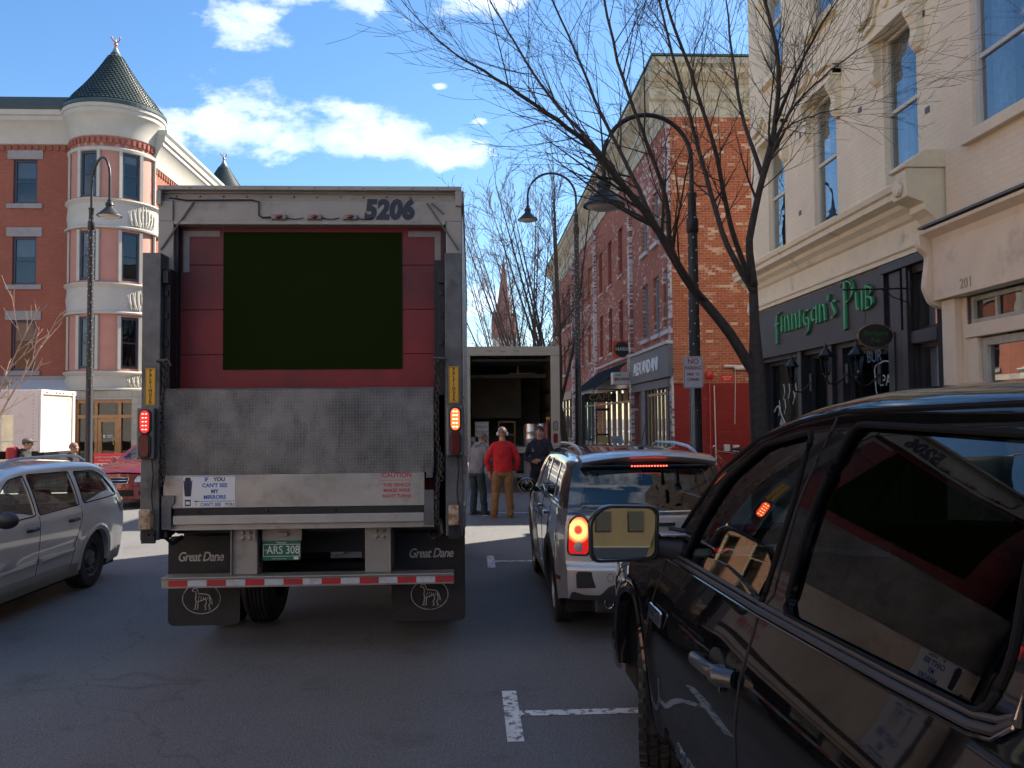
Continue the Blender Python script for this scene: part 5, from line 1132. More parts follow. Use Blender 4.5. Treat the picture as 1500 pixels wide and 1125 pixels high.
# ---------------------------------------------------------------- black pickup, x centre 1.98, local y = world y - 4.85
T = thing('pickup_truck', 'glossy black pickup truck filling the right foreground, door mirror folded out', 'pickup truck', (1.98, 4.85, 0), world=False)
bp_ = paint('black_car_paint', (.0035, .0035, .0042), 0, .30, dirt=(.022, .021, .020), dz=.35)
zt = pch([(-4.6, 1.34), (-4.02, 1.36), (-3.95, 1.62), (-3.88, 1.89), (-3.7, 1.955), (-3.0, 1.99), (-2.3, 1.99), (-1.8, 1.955), (-1.45, 1.885), (-1.1, 1.73), (-.8, 1.51), (-.58, 1.30), (-.45, 1.215), (-.2, 1.18), (.1, 1.14), (.4, 1.09), (.7, 1.03), (.90, .95)])
wz = pch([(.2, 1.02), (.45, 1.075), (.65, 1.092), (.82, 1.092), (.96, 1.075), (1.08, 1.038), (1.18, 1.001), (1.24, .980), (1.30, .963), (1.45, .923), (1.65, .862), (1.85, .778), (1.97, .715)])
plan = lambda y: 1-.042*max(0, (y-.15)/.6)**2.5-(.02*max(0, (y-.0))**2 if y < .35 else .00245)
def feat(y, z):
    k = .004*math.exp(-((z-1.02)/.09)**2)
    d = math.hypot(y+.06, z-.44); k += .020*math.exp(-((d-.54)/.085)**2)*(1 if z > .1 else 0)
    return k-.008*math.exp(-((z-.60)/.10)**2)*min(1, max(0, (-.5-y)/.3))
rt = pch([(-4.1, .04), (-3.9, .08), (-3, .10), (-1.6, .10), (-.8, .06), (-.5, .035), (0, .07), (.7, .08)])
P = Car(zt, wz, plan, lambda y: .36, lambda z: -4.55, lambda z: .86+.05*sin(max(0, min(1, (z-.3)/.6))*pi)-.1*max(0, z-.85), rr=.12, crown=.03, bow_r=.0, bow_f=.22, rtab=rt, feat=feat, rx=2.1)
fg = rnd([(-.83, 1.225), (-1.90, 1.25), (-1.955, 1.60), (-1.90, 1.845), (-1.48, 1.785), (-1.17, 1.63), (-.93, 1.40)], .045, 3)
rg = rnd([(-2.10, 1.262), (-3.17, 1.30), (-3.215, 1.42), (-3.16, 1.852), (-2.20, 1.872), (-2.13, 1.60)], .06, 3)
def yzs(p): return [P.yz(*q) for q in p]
ws = [P.yx(-.62, 0), P.yx(-.62, .70), P.yx(-1.44, .52), P.yx(-1.44, 0)]
out_ = P.outl([(-.06, .44, .50), (-3.62, .44, .50)])
ws = [(-.64, 1.42), (-1.42, 1.42), (-1.42, 2.19), (-.64, 2.19)]
body = panel('body', P.S, out_, [yzs(fg), yzs(rg), ws], bp_, T, step=.035, sides=(1, -1), reveal=(.03, False))
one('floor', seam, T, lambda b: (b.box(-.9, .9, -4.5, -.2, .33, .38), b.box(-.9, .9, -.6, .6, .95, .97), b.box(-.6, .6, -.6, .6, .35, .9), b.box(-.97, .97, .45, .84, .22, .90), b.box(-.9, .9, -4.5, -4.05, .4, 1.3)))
F = P.ends(1); panel('front_fascia', F, sq(-.999, .999, .37, .93), [], bp_, T, step=.07)
one('grille', chrome, T, lambda b: [b.box(-.5, .5, .90, .96, z, z+.04) for z in (.62, .72, .82, .92)])
panel('windscreen', P.S, [(-.645, 1.43), (-1.415, 1.43), (-1.415, 2.2), (-.645, 2.2)], [], clearg, T, step=.08, sides=(1, -1), off=-.006)
for nm, g, gm in (('front', fg, tint), ('rear', rg, priv)):
    d_ = P.lineS(dens(offp(g, .004), .05, True), .0105, 'window_seal', gasket, T, off=.0, closed=True, n=8)
    panel('side_window', P.S, [P.yz(*q) for q in offp(g, .004)], [], gm, d_, step=.06, sides=(1, -1), off=-.016)
# thick rubber and bright belt mouldings
belt = lambda dz: dens([(-.55, 1.205+dz), (-.9, 1.213+dz), (-1.9, 1.228+dz), (-2.2, 1.237+dz), (-2.8, 1.257+dz), (-3.14, 1.272+dz), (-3.22, 1.287+dz), (-3.27, 1.32+dz*.6), (-3.285, 1.38+dz*.2), (-3.285, 1.6), (-3.25, 1.84)], .08)
P.lineS(belt(0), .0115, 'belt_moulding', blkpl, T, off=.004, n=8); P.lineS(belt(.022), .008, 'belt_moulding', mat('worn_rubber', (.03, .03, .033), .6), T, off=.003, n=8); P.lineS(belt(-.017), .0045, 'belt_chrome', chrome, T, off=.010)
P.lineS(dens([(-.52, 1.23), (-.8, 1.455), (-1.05, 1.655), (-1.4, 1.81), (-1.75, 1.88), (-2.1, 1.915), (-3.0, 1.925), (-3.6, 1.90), (-3.85, 1.80)], .07), .009, 'roof_drip_moulding', gasket, T, off=.001, n=6)
P.lineS(dens([(-2.06, 1.90), (-2.0, 1.6), (-1.985, 1.30), (-1.9, 1.22)], .05), .005, 'door_gap', seam, T); P.lineS(dens([(-1.9, 1.22), (-1.92, 1.1), (-1.94, .95), (-1.94, .7), (-1.93, .40)], .05), .005, 'door_gap', seam, T)
P.lineS(dens([(-.55, 1.19), (-.55, 1.05), (-.53, .85), (-.50, .72)], .05), .0045, 'door_gap', seam, T); P.lineS(dens([(-3.3, 1.86), (-3.34, 1.30), (-3.30, .95), (-3.1, .6), (-3.0, .40)], .05), .0045, 'door_gap', seam, T)
P.lineS(dens([(.6, .86), (.4, .98), (.1, 1.06), (-.35, 1.12), (-.55, 1.16)], .06), .004, 'bonnet_gap', seam, T)
P.lineS(dens([(-1.3, 1.62), (-1.95, 1.83)], .06), .004, 'quarter_divider', gasket, T) if 0 else None
# handle: scooped cup and a lever with a lock cylinder
def hnd(b):
    for s in (-1, 1):
        x = s*(P.w(-1.65, .96)+.010)
        b.tube([(x-s*.01, -1.50, .95), (x+s*.03, -1.52, .965), (x+s*.04, -1.59, .975), (x+s*.04, -1.74, .985), (x+s*.03, -1.81, .99), (x-s*.01, -1.84, .99)], [.022, .026, .026, .026, .026, .022], 10)
        b.tube([(x+s*.0, -1.805, .985), (x+s*.03, -1.81, .985), (x+s*.035, -1.85, .99), (x-s*.01, -1.89, .99)], [.036, .036, .034, .03], 10)
        x2 = s*(P.w(-3.1, .95)+.012); b.tube([(x2-s*.01, -2.9, .95), (x2+s*.04, -2.93, .965), (x2+s*.045, -3.12, .975), (x2-s*.01, -3.18, .975)], [.022, .026, .026, .022], 10)
hh = one('door_handle', mat('satin_black', (.03, .031, .034), .38, coat=.3), T, hnd, smooth=True)
one('handle_cup', seam, T, lambda b: [b.ico((s*(P.w(-1.58, .96)-.014), -1.66, .975), .1, 3, (.22, 1.0, .62)) for s in (-1, 1)], smooth=True)
one('lock_cylinder', chrome, hh, lambda b: [b.tube([(s*(P.w(-1.75, .96)+.045), -1.84, .988), (s*(P.w(-1.75, .96)+.055), -1.84, .988)], .012, 10) for s in (-1, 1)] + [b.tube([(s*(P.w(-1.7, .90)+.003), -1.78, .925), (s*(P.w(-1.7, .90)+.012), -1.78, .925)], .012, 8) for s in (-1, 1)])
# badge on the fender
xb = -(P.w(-.68, .94)+.004); WB = Wall((xb, 0, 0), (0, -1, 0))
bdg = one('fender_badge', chrome, T, lambda b: WB.shape(b, rnd([(.54, .90), (.80, .90), (.82, .98), (.56, .98)], .02, 3), .0, .012), bevel=.003)
text('badge_lettering', 'V8', .075, frame(WB.P(.73, .94, .0125), WB.U, (0, 0, 1)), blkpl, bdg, ext=.002, shear=.2, off=.002); text('badge_lettering', '5.7L', .036, frame(WB.P(.62, .94, .0125), WB.U, (0, 0, 1)), blkpl, bdg, ext=.002)
text('door_lettering', 'TUNDRA', .085, frame((-(P.w(-1.2, .42)+.006), -1.22, .425), (0, -1, 0), (.04, 0, 1)), chrome, T, ext=.004, space=1.1)
# big tow mirror on the driver side
mx, my, mz = -1.98+.735, -.75, 1.345
def mir(b):
    o = rnd([(-.165, -.135), (.155, -.125), (.165, .13), (-.10, .135), (-.17, .07)], .05, 5)
    rows = []
    for k, (yy, sc_, dx) in enumerate(((-.01, 1.0, 0), (0.0, 1.03, 0), (.05, 1.03, 0), (.11, .94, .01), (.15, .75, .03), (.165, .45, .05))): rows.append([b.v((mx+dx+a*sc_, my+yy, mz+c*sc_)) for a, c in o])
    b.f(rows[-1])
    for i in range(5):
        for q in range(len(o)): b.f([rows[i][q], rows[i][(q+1) % len(o)], rows[i+1][(q+1) % len(o)], rows[i+1][q]])
    i_ = [b.v((mx+a*.93, my-.01, mz+c*.92)) for a, c in o]; j_ = [b.v((mx+a*.92, my+.008, mz+c*.91)) for a, c in o]
    for q in range(len(o)): n_ = (q+1) % len(o); b.f([rows[0][q], rows[0][n_], i_[n_], i_[q]]); b.f([i_[q], i_[n_], j_[n_], j_[q]])
mr = one('door_mirror', mat('mirror_shell', (.007, .007, .008), .35, coat=.6), T, mir, smooth=True, sharp=50)
mo = rnd([(-.165, -.135), (.155, -.125), (.165, .13), (-.10, .135), (-.17, .07)], .05, 5)
def mg(b):   # glass tipped a little inwards and down, as set for the driver
    q = Matrix.Translation((mx, my+.012, mz)) @ Matrix.Rotation(R(-5), 4, 'Z') @ Matrix.Rotation(R(-3.2), 4, 'X')
    b.f([b.v(q @ Vector((a*.91, 0, c*.90))) for a, c in mo])
one('mirror_glass', mat('mirror_silver', (.36, .38, .34), .015, 1.0), mr, mg)
one('mirror_arm', blkpl, mr, lambda b: (b.tube([(mx+.12, my+.05, mz-.06), (mx+.24, my+.03, mz-.08), (mx+.33, my+.02, mz-.09)], [.06, .055, .06], 12, flat=.6), b.tube([(mx+.22, my+.03, mz+.02), (mx+.33, my+.02, mz+.0)], [.012, .012], 6)), smooth=True)
one('mirror_bracket', mat('silver_trim', (.4, .4, .42), .3, .7), mr, lambda b: b.box(mx+.17, mx+.31, my-.02, my+.06, mz-.015, mz-.002), bevel=.005)
one('corner_lamp', ambr, T, lambda b: b.tube([(-1.0, .78, .80), (-1.03, .66, .87), (-1.035, .54, .91)], [.03, .04, .018], 8, flat=.4), smooth=True); one('headlamp', headg, T, lambda b: [b.tube([(s*.84, .90, .78), (s*.90, .82, .82), (s*.95, .70, .86)], [.05, .08, .03], 8, flat=.6) for s in (-1, 1)], smooth=True)
one('front_bumper', chrome, T, lambda b: b.tube([(-1.05, .60, .42), (-1.03, .80, .42), (-.95, .95, .42), (-.6, 1.08, .42), (0, 1.13, .42), (.6, 1.08, .42), (.92, .95, .42), (.99, .80, .42)], .11, 12, flat=.35), smooth=True)
arch_ring(T, P, -.06, .44, .495, .53, bp_, .008, 'arch_lip', -5, 185); well(T, 1.09, -.06, .44, .50); well(T, .97, -3.62, .44, .5)
for s in (-1, 1):
    for y in (-.06, -3.62):
        wh = wheel(T, s*1.045, y, .41, .27, s, 'alloy', .25)
        def blocks(b):
            for k in range(34):
                a = 2*pi*k/34
                for j, xx in enumerate((-.015, -.07, -.125, -.18, -.235)):
                    aa = a+(.08 if j % 2 else 0); da = .055; hub = Vector((s*1.045, y, .41))
                    vs = [b.v(hub+Vector((s*(xx+dx), cos(aa+e)*r_, sin(aa+e)*r_))) for dx in (-.021, .021) for e in (-da, da) for r_ in (.40, .422)]
                    for fc in ((0, 1, 3, 2), (4, 6, 7, 5), (0, 4, 5, 1), (2, 3, 7, 6), (1, 5, 7, 3)): b.f([vs[i] for i in fc])
        if s < 0: one('tread', tyre_m, wh, blocks)
        if y > -1:
            M3 = Matrix.Rotation(R(-12), 3, 'Z'); hb = Vector((s*.92, y, 0)); wh.rotation_euler = (0, 0, R(-12)); wh.location = hb-M3 @ hb
# cabin
one('dashboard', cabin, T, lambda b: (b.box(-.86, .86, -1.0, -.5, .8, 1.14), b.box(-.7, -.3, -1.12, -.9, 1.08, 1.19)), bevel=.03)
one('steering_wheel', mat('wheel_rim_grey', (.03, .03, .032), .4), T, lambda b: (b.tube([(-.45+.19*cos(a), -1.25+.07*sin(a), 1.13+.17*sin(a)) for a in [2*pi*k/24 for k in range(24)]], .015, 8, closed=True), b.ico((-.45, -1.2, 1.13), .06, 2), b.box(-.62, -.28, -1.24, -1.22, 1.11, 1.14)), smooth=True)
one('front_seat', seatm, T, lambda b: [seat(b, x, -1.95, .72) for x in (-.42, .42)], bevel=.03); one('rear_seat', seatm, T, lambda b: (b.box(-.75, .75, -3.2, -2.75, .7, .85), b.box(-.75, .75, -3.35, -3.2, .85, 1.42)), bevel=.03)
one('interior_trim', cabin, T, lambda b: (b.box(-.9, .9, -3.9, -.5, .40, .44), b.box(-.93, -.90, -3.4, -.5, .45, 1.2), b.box(.90, .93, -3.4, -.5, .45, 1.2), b.box(-.72, .72, -3.45, -3.4, .8, 1.30)))
one('rear_window', priv, T, lambda b: b.poly([(-.75, -3.93, 1.35), (.75, -3.93, 1.35), (.68, -3.88, 1.82), (-.68, -3.88, 1.82)]))
one('tail_gate', bp_, T, lambda b: b.box(-.9, .9, -4.58, -4.54, .5, 1.33))

# ---------------------------------------------------------------- silver hatchback
def metalp(name, col, rough=.32): return mat(name, col, rough, .55, coat=1.0)
T = thing('hatchback', 'silver hatchback with lit tail lamps and a black roof, stopped beside the trailer', 'car', (1.53, 9.42, 0), world=False); T.scale = (.885, 1, 1)
sv = mat('silver_car_paint', (.42, .42, .42), .34, .45, coat=1.0); sv.name = 'silver_car_paint'
zt = pch([(-2.02, 1.50), (-1.9, 1.535), (-1.4, 1.575), (-.6, 1.595), (.1, 1.58), (.45, 1.52), (.8, 1.30), (1.05, 1.12), (1.3, 1.06), (1.7, 1.0), (2.0, .86), (2.06, .78)])
wz = pch([(.2, .84), (.35, .865), (.6, .885), (.85, .89), (1.0, .875), (1.07, .855), (1.10, .845), (1.3, .80), (1.5, .735), (1.6, .70)])
plan = lambda y: 1-.075*max(0, (-y-1.35)/.7)**2.5-.12*max(0, (y-1.2)/.85)**2
feat = lambda y, z: (.03*math.exp(-((math.hypot(y+1.3, z-.36)-.44)/.09)**2)+.03*math.exp(-((math.hypot(y-1.3, z-.36)-.44)/.09)**2))*(1 if z < .95 else 0)
yr = pch([(.2, -1.98), (.45, -2.05), (.62, -2.06), (.68, -2.02), (.8, -2.02), (1.05, -2.01), (1.1, -1.98), (1.3, -1.93), (1.5, -1.86), (1.56, -1.84)])
P = Car(zt, wz, plan, lambda y: .24+.12*max(0, min(1, (-y-1.5)/.3)), yr, lambda z: 2.0-.1*max(0, z-.6)/.3, rr=.13, crown=.035, bow_r=.16, bow_f=.15, feat=feat)
g1 = rnd([(.62, 1.115), (-.22, 1.125), (-.26, 1.49), (.1, 1.49), (.38, 1.36)], .03); g2 = rnd([(-.30, 1.126), (-1.05, 1.14), (-1.06, 1.485), (-.34, 1.492)], .03); g3 = rnd([(-1.13, 1.141), (-1.62, 1.15), (-1.60, 1.475), (-1.14, 1.484)], .03)
def mi(a, b, c):
    y = (a[0]+b[0]+c[0])/3; v = (a[1]+b[1]+c[1])/3
    p = P.S(y, v)
    if v > 1.12 and y < .62: return 1
    if p.z > 1.11 and y < .75: return 1 if p.z < 1.5 else 0
    return 0
gb = mat('gloss_black_roof', (.010, .010, .012), .12, coat=1)
out_ = P.outl([(-1.3, .36, .40), (1.3, .36, .40)])
ws = [(.42, 1.42), (.95, 1.42), (.95, 2.19), (.42, 2.19)]
panel('body', P.S, out_, [[P.yz(*q) for q in g] for g in (g1, g2, g3)]+[ws], [sv, gb, blkpl], T, step=.05, sides=(1, -1), reveal=(.02, False), mat_i=mi)
for g in (g1, g2, g3): panel('side_window', P.S, [P.yz(*q) for q in offp(g, .004)], [], clearg if g is not g3 else tint, T, step=.07, sides=(1, -1), off=-.008)
P.lineS(dens([(.8, 1.09), (.3, 1.095), (-.9, 1.105), (-1.5, 1.11), (-1.86, 1.10)], .08), .008, 'belt_chrome', chrome, T, off=.004)
panel('windscreen', P.S, [(.43, 1.43), (.945, 1.43), (.945, 2.2), (.43, 2.2)], [], clearg, T, step=.08, sides=(1, -1), off=-.006)
F = P.ends(1); panel('front_fascia', F, sq(-.999, .999, .25, .86), [], sv, T, step=.08)
F = P.ends(-1)
# hatch: lower silver, window, bumper
rw_ = rnd([(-.86, 1.10), (.86, 1.10), (.80, 1.44), (-.80, 1.44)], .05)
lamps_ = [rnd([(s*.735, .745), (s*.955, .745), (s*.95, .99), (s*.90, 1.05), (s*.79, 1.05), (s*.725, .97)][::(1 if s > 0 else -1)], .04, 5) for s in (-1, 1)]
def mi2(a, b, c):
    z = (a[1]+b[1]+c[1])/3; u = abs(a[0]+b[0]+c[0])/3
    if z > 1.09: return 1
    return 0
tg = panel('tailgate', F, sq(-.998, .998, .36, 1.555), [rw_]+lamps_, [sv, gb, blkpl], T, step=.04, reveal=(.02, False), mat_i=mi2)
panel('rear_window', F, offp(rw_, .005), [], mat('hatch_glass', (0, 0, 0)) if 0 else glass('hatch_glass', (.13, .17, .2), 1.6, boost=1.2), tg, step=.08, off=-.008)
litm = bpy.data.materials.new('lit_tail_lamp'); litm.use_nodes = True; t = NT(litm.node_tree); oc = t.n('ShaderNodeTexCoord').outputs['Object']; s_ = t.n('ShaderNodeSeparateXYZ', None, Vector=oc)
dxx = t.m('SUBTRACT', t.m('ABSOLUTE', s_.outputs[0]), .70); dzz = t.m('SUBTRACT', s_.outputs[2], .945)
rad_ = t.m('SQRT', t.m('ADD', t.m('MULTIPLY', dxx, dxx), t.m('MULTIPLY', dzz, dzz)))
ringf = t.ramp(t.m('MULTIPLY', rad_, 8.0), [(.22, .05), (.42, 1.0), (.62, .75), (.95, .0)])
ecol = t.mix(ringf, (.5, .006, .004), (1.0, .42, .10))
bb = t.n('ShaderNodeBsdfPrincipled', None, Base_Color=(.4, .01, .01), Roughness=.15, Coat_Weight=1.0, Emission_Color=ecol, Emission_Strength=t.m('ADD', .35, t.m('MULTIPLY', ringf, t.m('ADD', .5, t.m('MULTIPLY', t.noise(oc, 38, 2), .9))))); t.n('ShaderNodeOutputMaterial', None, Surface=bb)
for l in lamps_:
    lo = panel('tail_lamp', F, offp(l, .003), [], litm, tg, step=.04, off=.008, reveal=(.03, True))
    b = MB(); b.tube([F(*q)+Vector((0, -.006, 0)) for q in offp(l, .012)], .010, 6, closed=True); b.build('lamp_surround', gb, lo, smooth=True)
    cx = sum(q[0] for q in l)/len(l); cc = F(cx, .80); one('reverse_lamp', mat('reverse_lens', (.4, .38, .37), .2, coat=1), lo, lambda b: b.lathe(cc+Vector((0, -.005, 0)), (0, -1, 0), [(0, .045), (.012, .042), (.02, .02), (.022, 0)], 16), smooth=True)
# spoiler with high stop lamp
def spo(b):
    pr = [(-1.62, 1.585), (-1.9, 1.60), (-2.06, 1.575), (-2.12, 1.55), (-2.10, 1.535), (-2.0, 1.50), (-1.86, 1.49), (-1.62, 1.5)]; rows = []
    for k in range(13):
        x = -.66+1.32*k/12; q = 1-(x/.7)**2; rows.append([b.v((x, y-.05*q, z+.025*q-.035*(1-q))) for y, z in pr])
    n = len(pr)
    for i in range(12):
        for j in range(n): b.f([rows[i][j], rows[i][(j+1) % n], rows[i+1][(j+1) % n], rows[i+1][j]])
    b.f(rows[0]); b.f(rows[-1])
sp_ = one('roof_spoiler', sv, T, spo, smooth=True, sharp=50); one('spoiler_underside', gb, sp_, lambda b: b.box(-.58, .58, -2.09, -1.9, 1.475, 1.497), bevel=.008)
one('high_stop_lamp', mat('stop_diode', (1, .08, .04), .3, emis=2.0), sp_, lambda b: [b.ico((-.17+k*.0283, -2.105, 1.487), .008, 1) for k in range(13)])
one('rear_wiper', blkpl, tg, lambda b: (b.tube([F(0, 1.12)+Vector((0, -.02, 0)), F(-.2, 1.16)+Vector((0, -.02, 0)), F(-.55, 1.15)+Vector((0, -.02, 0))], .012, 6), b.ico(F(0, 1.12)+Vector((0, -.01, 0)), .035, 1)), smooth=True)
one('hatch_gap', seam, tg, lambda b: (b.tube([F(-.70, .70+k*.045)+Vector((.0, -.001, 0)) for k in range(9)], .004, 4), b.tube([F(.70, .70+k*.045) for k in range(9)], .004, 4), b.tube([F(-.70+k*.0467, .69) for k in range(31)], .005, 4)))
panel('hatch_molding', F, sq(-.995, .995, 1.068, 1.112), [], gb, tg, step=.05, off=.004, reveal=(.012, True))
one('hatch_bar', chrome, tg, lambda b: (b.tube([F(-.5+k*.1, 1.095)+Vector((0, -.006, 0)) for k in range(11)], .009, 6), b.box(-.22, .22, -2.19, -2.155, .98, 1.01)), smooth=True)
one('hatch_stripe', gb, tg, lambda b: [b.prism([(F(u, z).x, F(u, z).z) for u, z in ((u0, .72), (u0+.16, .72), (u0+.16, 1.07), (u0, 1.07))], (0, F(u0+.08, .9).y-.004, 0), (0, F(u0+.08, .9).y+.0, 0), (1, 0, 0), (0, 0, 1)) for u0 in (-.80*.0-.42, .26)] if 0 else b.box(-.26, .26, -2.175, -2.15, .72, .88), bevel=.004)
plt_ = one('licence_plate', pw, tg, lambda b: b.box(-.15, .15, -2.185, -2.176, .73, .86), bevel=.003)
one('fog_recess', blkpl, tg, lambda b: [b.prism([(F(s*u, z).x, F(s*u, z).z) for u, z in ((.66, .46), (.90, .46), (.90, .58), (.88, .60), (.70, .60), (.64, .55))], (0, F(.75, .5).y-.012, 0), (0, F(.75, .5).y+.02, 0), (1, 0, 0), (0, 0, 1)) for s in (-1, 1)], bevel=.006)
val = [(-.99, .355), (.99, .355), (.95, .43), (.80, .40), (.62, .40), (.52, .48), (.40, .50), (-.40, .50), (-.52, .48), (-.62, .40), (-.80, .40), (-.95, .43)]
panel('bumper_valance', F, rnd(val, .04), [], blkpl, tg, step=.05, off=.008, reveal=(.03, True))
one('tow_eye_cover', seam, tg, lambda b: b.tube([F(-.50+.035*cos(a), .55+.035*sin(a))+Vector((0, -.001, 0)) for a in [2*pi*k/16 for k in range(16)]], .002, 4, closed=True))
one('exhaust_tip', chrome, T, lambda b: [b.lathe((x, -2.15, .33), (0, 1, 0), [(0, .048), (-.005, .043), (.0, .038), (.1, .035), (.1, 0)], 20) for x in (-.42, .42)], smooth=True); one('diffuser', blkpl, T, lambda b: b.box(-.55, .55, -2.12, -1.9, .24, .36), bevel=.02)
one('sticker', MATS['sticker_white'], tg, lambda b: b.box(.58, .66, -2.075, -2.065, 1.14, 1.19))
for s in (-1, 1):
    for y in (-1.3, 1.3): wheel(T, s*.865, y, .335, .225, s, 'alloy', .21)
for y in (-1.3, 1.3): arch_ring(T, P, y, .36, .385, .475, blkpl, .012, 'arch_trim', -15, 195); well(T, .86, y, .36, .40)
P.lineS(dens([(-.85, .30), (.85, .30)], .1), .05, 'sill_trim', blkpl, T, off=.0, flat=.5)
for pts in ([(-.28, 1.10), (-.27, .7), (-.26, .4)], [(.85, 1.06), (.88, .7), (.86, .4)], [(-1.08, 1.10), (-1.06, .98), (-.86, .7), (-.8, .4)]): P.lineS(dens(pts, .06), .004, 'door_gap', seam, T)
P.lineS(dens([(-1.72, .55), (-1.68, .75), (-1.7, .9)], .05), .004, 'bumper_gap', seam, T); P.lineS(dens([(-1.86, .50), (-1.72, .50)], .05), .02, 'side_reflector', redl, T, flat=.3)
one('door_handle', chrome, T, lambda b: [b.tube([(s*(P.w(y, .98)), y+.09, .965), (s*(P.w(y, .98)+.035), y+.07, .97), (s*(P.w(y, .98)+.035), y-.07, .975), (s*P.w(y, .98), y-.09, .975)], .014, 8) for s in (-1, 1) for y in (-.12, -.82)], smooth=True)
mr = one('door_mirror', gb, T, lambda b: [b.ico((s*1.0, .62, 1.13), .11, 3, (1.05, .55, .78)) for s in (-1, 1)], smooth=True); one('mirror_arm', blkpl, mr, lambda b: [b.tube([(s*.82, .66, 1.06), (s*.93, .64, 1.10)], .03, 8) for s in (-1, 1)]); one('mirror_glass', mat('mirror_silver', (.6, .6, .6), .02, 1), mr, lambda b: [b.f([b.v((s*1.0+.088*cos(a), .572, 1.13+.065*sin(a))) for a in [2*pi*k/20 for k in range(20)]]) for s in (-1, 1)])
one('roof_rail', mat('satin_rail', (.4, .41, .42), .3, .8), T, lambda b: [b.tube([(s*.60, y, z) for y, z in ((.35, 1.535), (.2, 1.60), (0, 1.635), (-.8, 1.65), (-1.35, 1.63), (-1.6, 1.59), (-1.68, 1.56))], .016, 8) for s in (-1, 1)], smooth=True)
one('aerial', blkpl, T, lambda b: (b.ico((0, -1.75, 1.63), .05, 2, (.6, 1.2, .5)), b.tube([(0, -1.75, 1.64), (0, -1.98, 1.86)], .004, 5)))
one('rear_seat', seatm, T, lambda b: (b.box(-.6, .6, -1.25, -1.1, .6, 1.14), [b.box(x-.12, x+.12, -1.27, -1.17, 1.14, 1.30) for x in (-.38, .38)]), bevel=.05)
one('front_seat', seatm, T, lambda b: [seat(b, x, -.25, .45) for x in (-.36, .36)], bevel=.04); one('interior_trim', cabin, T, lambda b: (b.box(-.75, .75, -1.9, 1.0, .35, .40), b.box(-.7, .7, .55, .95, .8, 1.06), b.box(-.75, .75, -1.85, -1.2, .95, .97)))
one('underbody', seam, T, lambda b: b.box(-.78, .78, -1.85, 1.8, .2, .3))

# ---------------------------------------------------------------- wagon in the oncoming lane (faces the camera)
T = thing('estate_car', 'silver grey estate car with roof rails driving past on the left', 'car', (-5.24, 8.82, 0), rz=pi, world=False); T.scale = (1, 1, .975)
gp = paint('grey_metallic_paint', (.50, .50, .485), 0.2, .38); 
gp2 = mat('warm_grey_cladding', (.20, .20, .18), .6, var=.08, vs=5)
zt = pch([(-2.32, 1.0), (-2.2, 1.14), (-2.0, 1.33), (-1.85, 1.43), (-1.6, 1.475), (-1.0, 1.505), (-.2, 1.51), (.2, 1.475), (.6, 1.32), (1.0, 1.08), (1.15, 1.02), (1.6, .96), (2.1, .84), (2.35, .70)])
wz = pch([(.2, .82), (.3, .84), (.5, .865), (.75, .885), (.92, .88), (1.0, .86), (1.2, .79), (1.4, .70), (1.5, .66)])
plan = lambda y: 1-.10*max(0, (-y-1.5)/.8)**2-.14*max(0, (y-1.2)/1.15)**2
yr = pch([(.2, -2.28), (.45, -2.38), (.7, -2.38), (.85, -2.32), (1.0, -2.27), (1.25, -2.08), (1.42, -1.88)])
feat = lambda y, z: (.02*math.exp(-((math.hypot(y+1.38, z-.33)-.42)/.09)**2)+.02*math.exp(-((math.hypot(y-1.29, z-.33)-.42)/.09)**2))*(1 if z < .9 else 0)+.012*math.exp(-((z-.55)/.03)**2)*(1 if -.85 < y < .85 else 0)
P = Car(zt, wz, plan, lambda y: .22, yr, lambda z: 2.33-.15*max(0, z-.5), rr=.10, crown=.03, bow_r=.1, bow_f=.15, feat=feat, rtab=pch([(-2.3, .05), (-1.9, .09), (0, .1), (.9, .06), (1.2, .04), (2.3, .08)]))
g1 = rnd([(.86, .985), (-.02, 1.0), (-.06, 1.40), (.22, 1.375), (.55, 1.22)], .03); g2 = rnd([(-.10, 1.0), (-.98, 1.02), (-1.02, 1.385), (-.14, 1.405)], .03); g3 = rnd([(-1.10, 1.025), (-2.08, 1.045), (-1.80, 1.30), (-1.62, 1.36), (-1.14, 1.38)], .04)
def mi(a, b, c):
    p = P.S((a[0]+b[0]+c[0])/3, (a[1]+b[1]+c[1])/3); return 1 if p.z < .36 else 0
panel('body', P.S, P.outl([(-1.38, .33, .38), (1.29, .33, .38)]), [[P.yz(*q) for q in g] for g in (g1, g2, g3)]+[[(.28, 1.42), (1.0, 1.42), (1.0, 2.19), (.28, 2.19)]], [gp, gp2], T, step=.06, sides=(1, -1), reveal=(.02, False), mat_i=mi)
for g in (g1, g2, g3):
    panel('side_window', P.S, [P.yz(*q) for q in offp(g, .004)], [], clearg, T, step=.08, sides=(1, -1), off=-.008)
    P.lineS(dens(offp(g, .006), .06, True), .007, 'window_seal', gasket, T, closed=True)
panel('windscreen', P.S, [(.29, 1.43), (.995, 1.43), (.995, 2.2), (.29, 2.2)], [], clearg, T, step=.08, sides=(1, -1), off=-.006)
for d in (-1, 1): F = P.ends(d); panel('end_panel', F, sq(-.998, .998, .23, 1.03 if d < 0 else .72), [], gp, T, step=.09)
F = P.ends(-1); panel('tail_lamp', P.S, [P.yz(*q) for q in rnd([(-2.02, 1.0), (-2.30, .98), (-2.32, .80), (-2.22, .80)], .03)], [], redl, T, step=.05, sides=(1, -1), off=.008, reveal=(.02, True))
panel('rear_window', F, sq(-.85, .85, 1.04, 1.38), [], priv, T, step=.1)
for y in (-1.38, 1.29): arch_ring(T, P, y, .33, .37, .43, gp, .01, 'arch_lip'); well(T, .85, y, .33, .38)
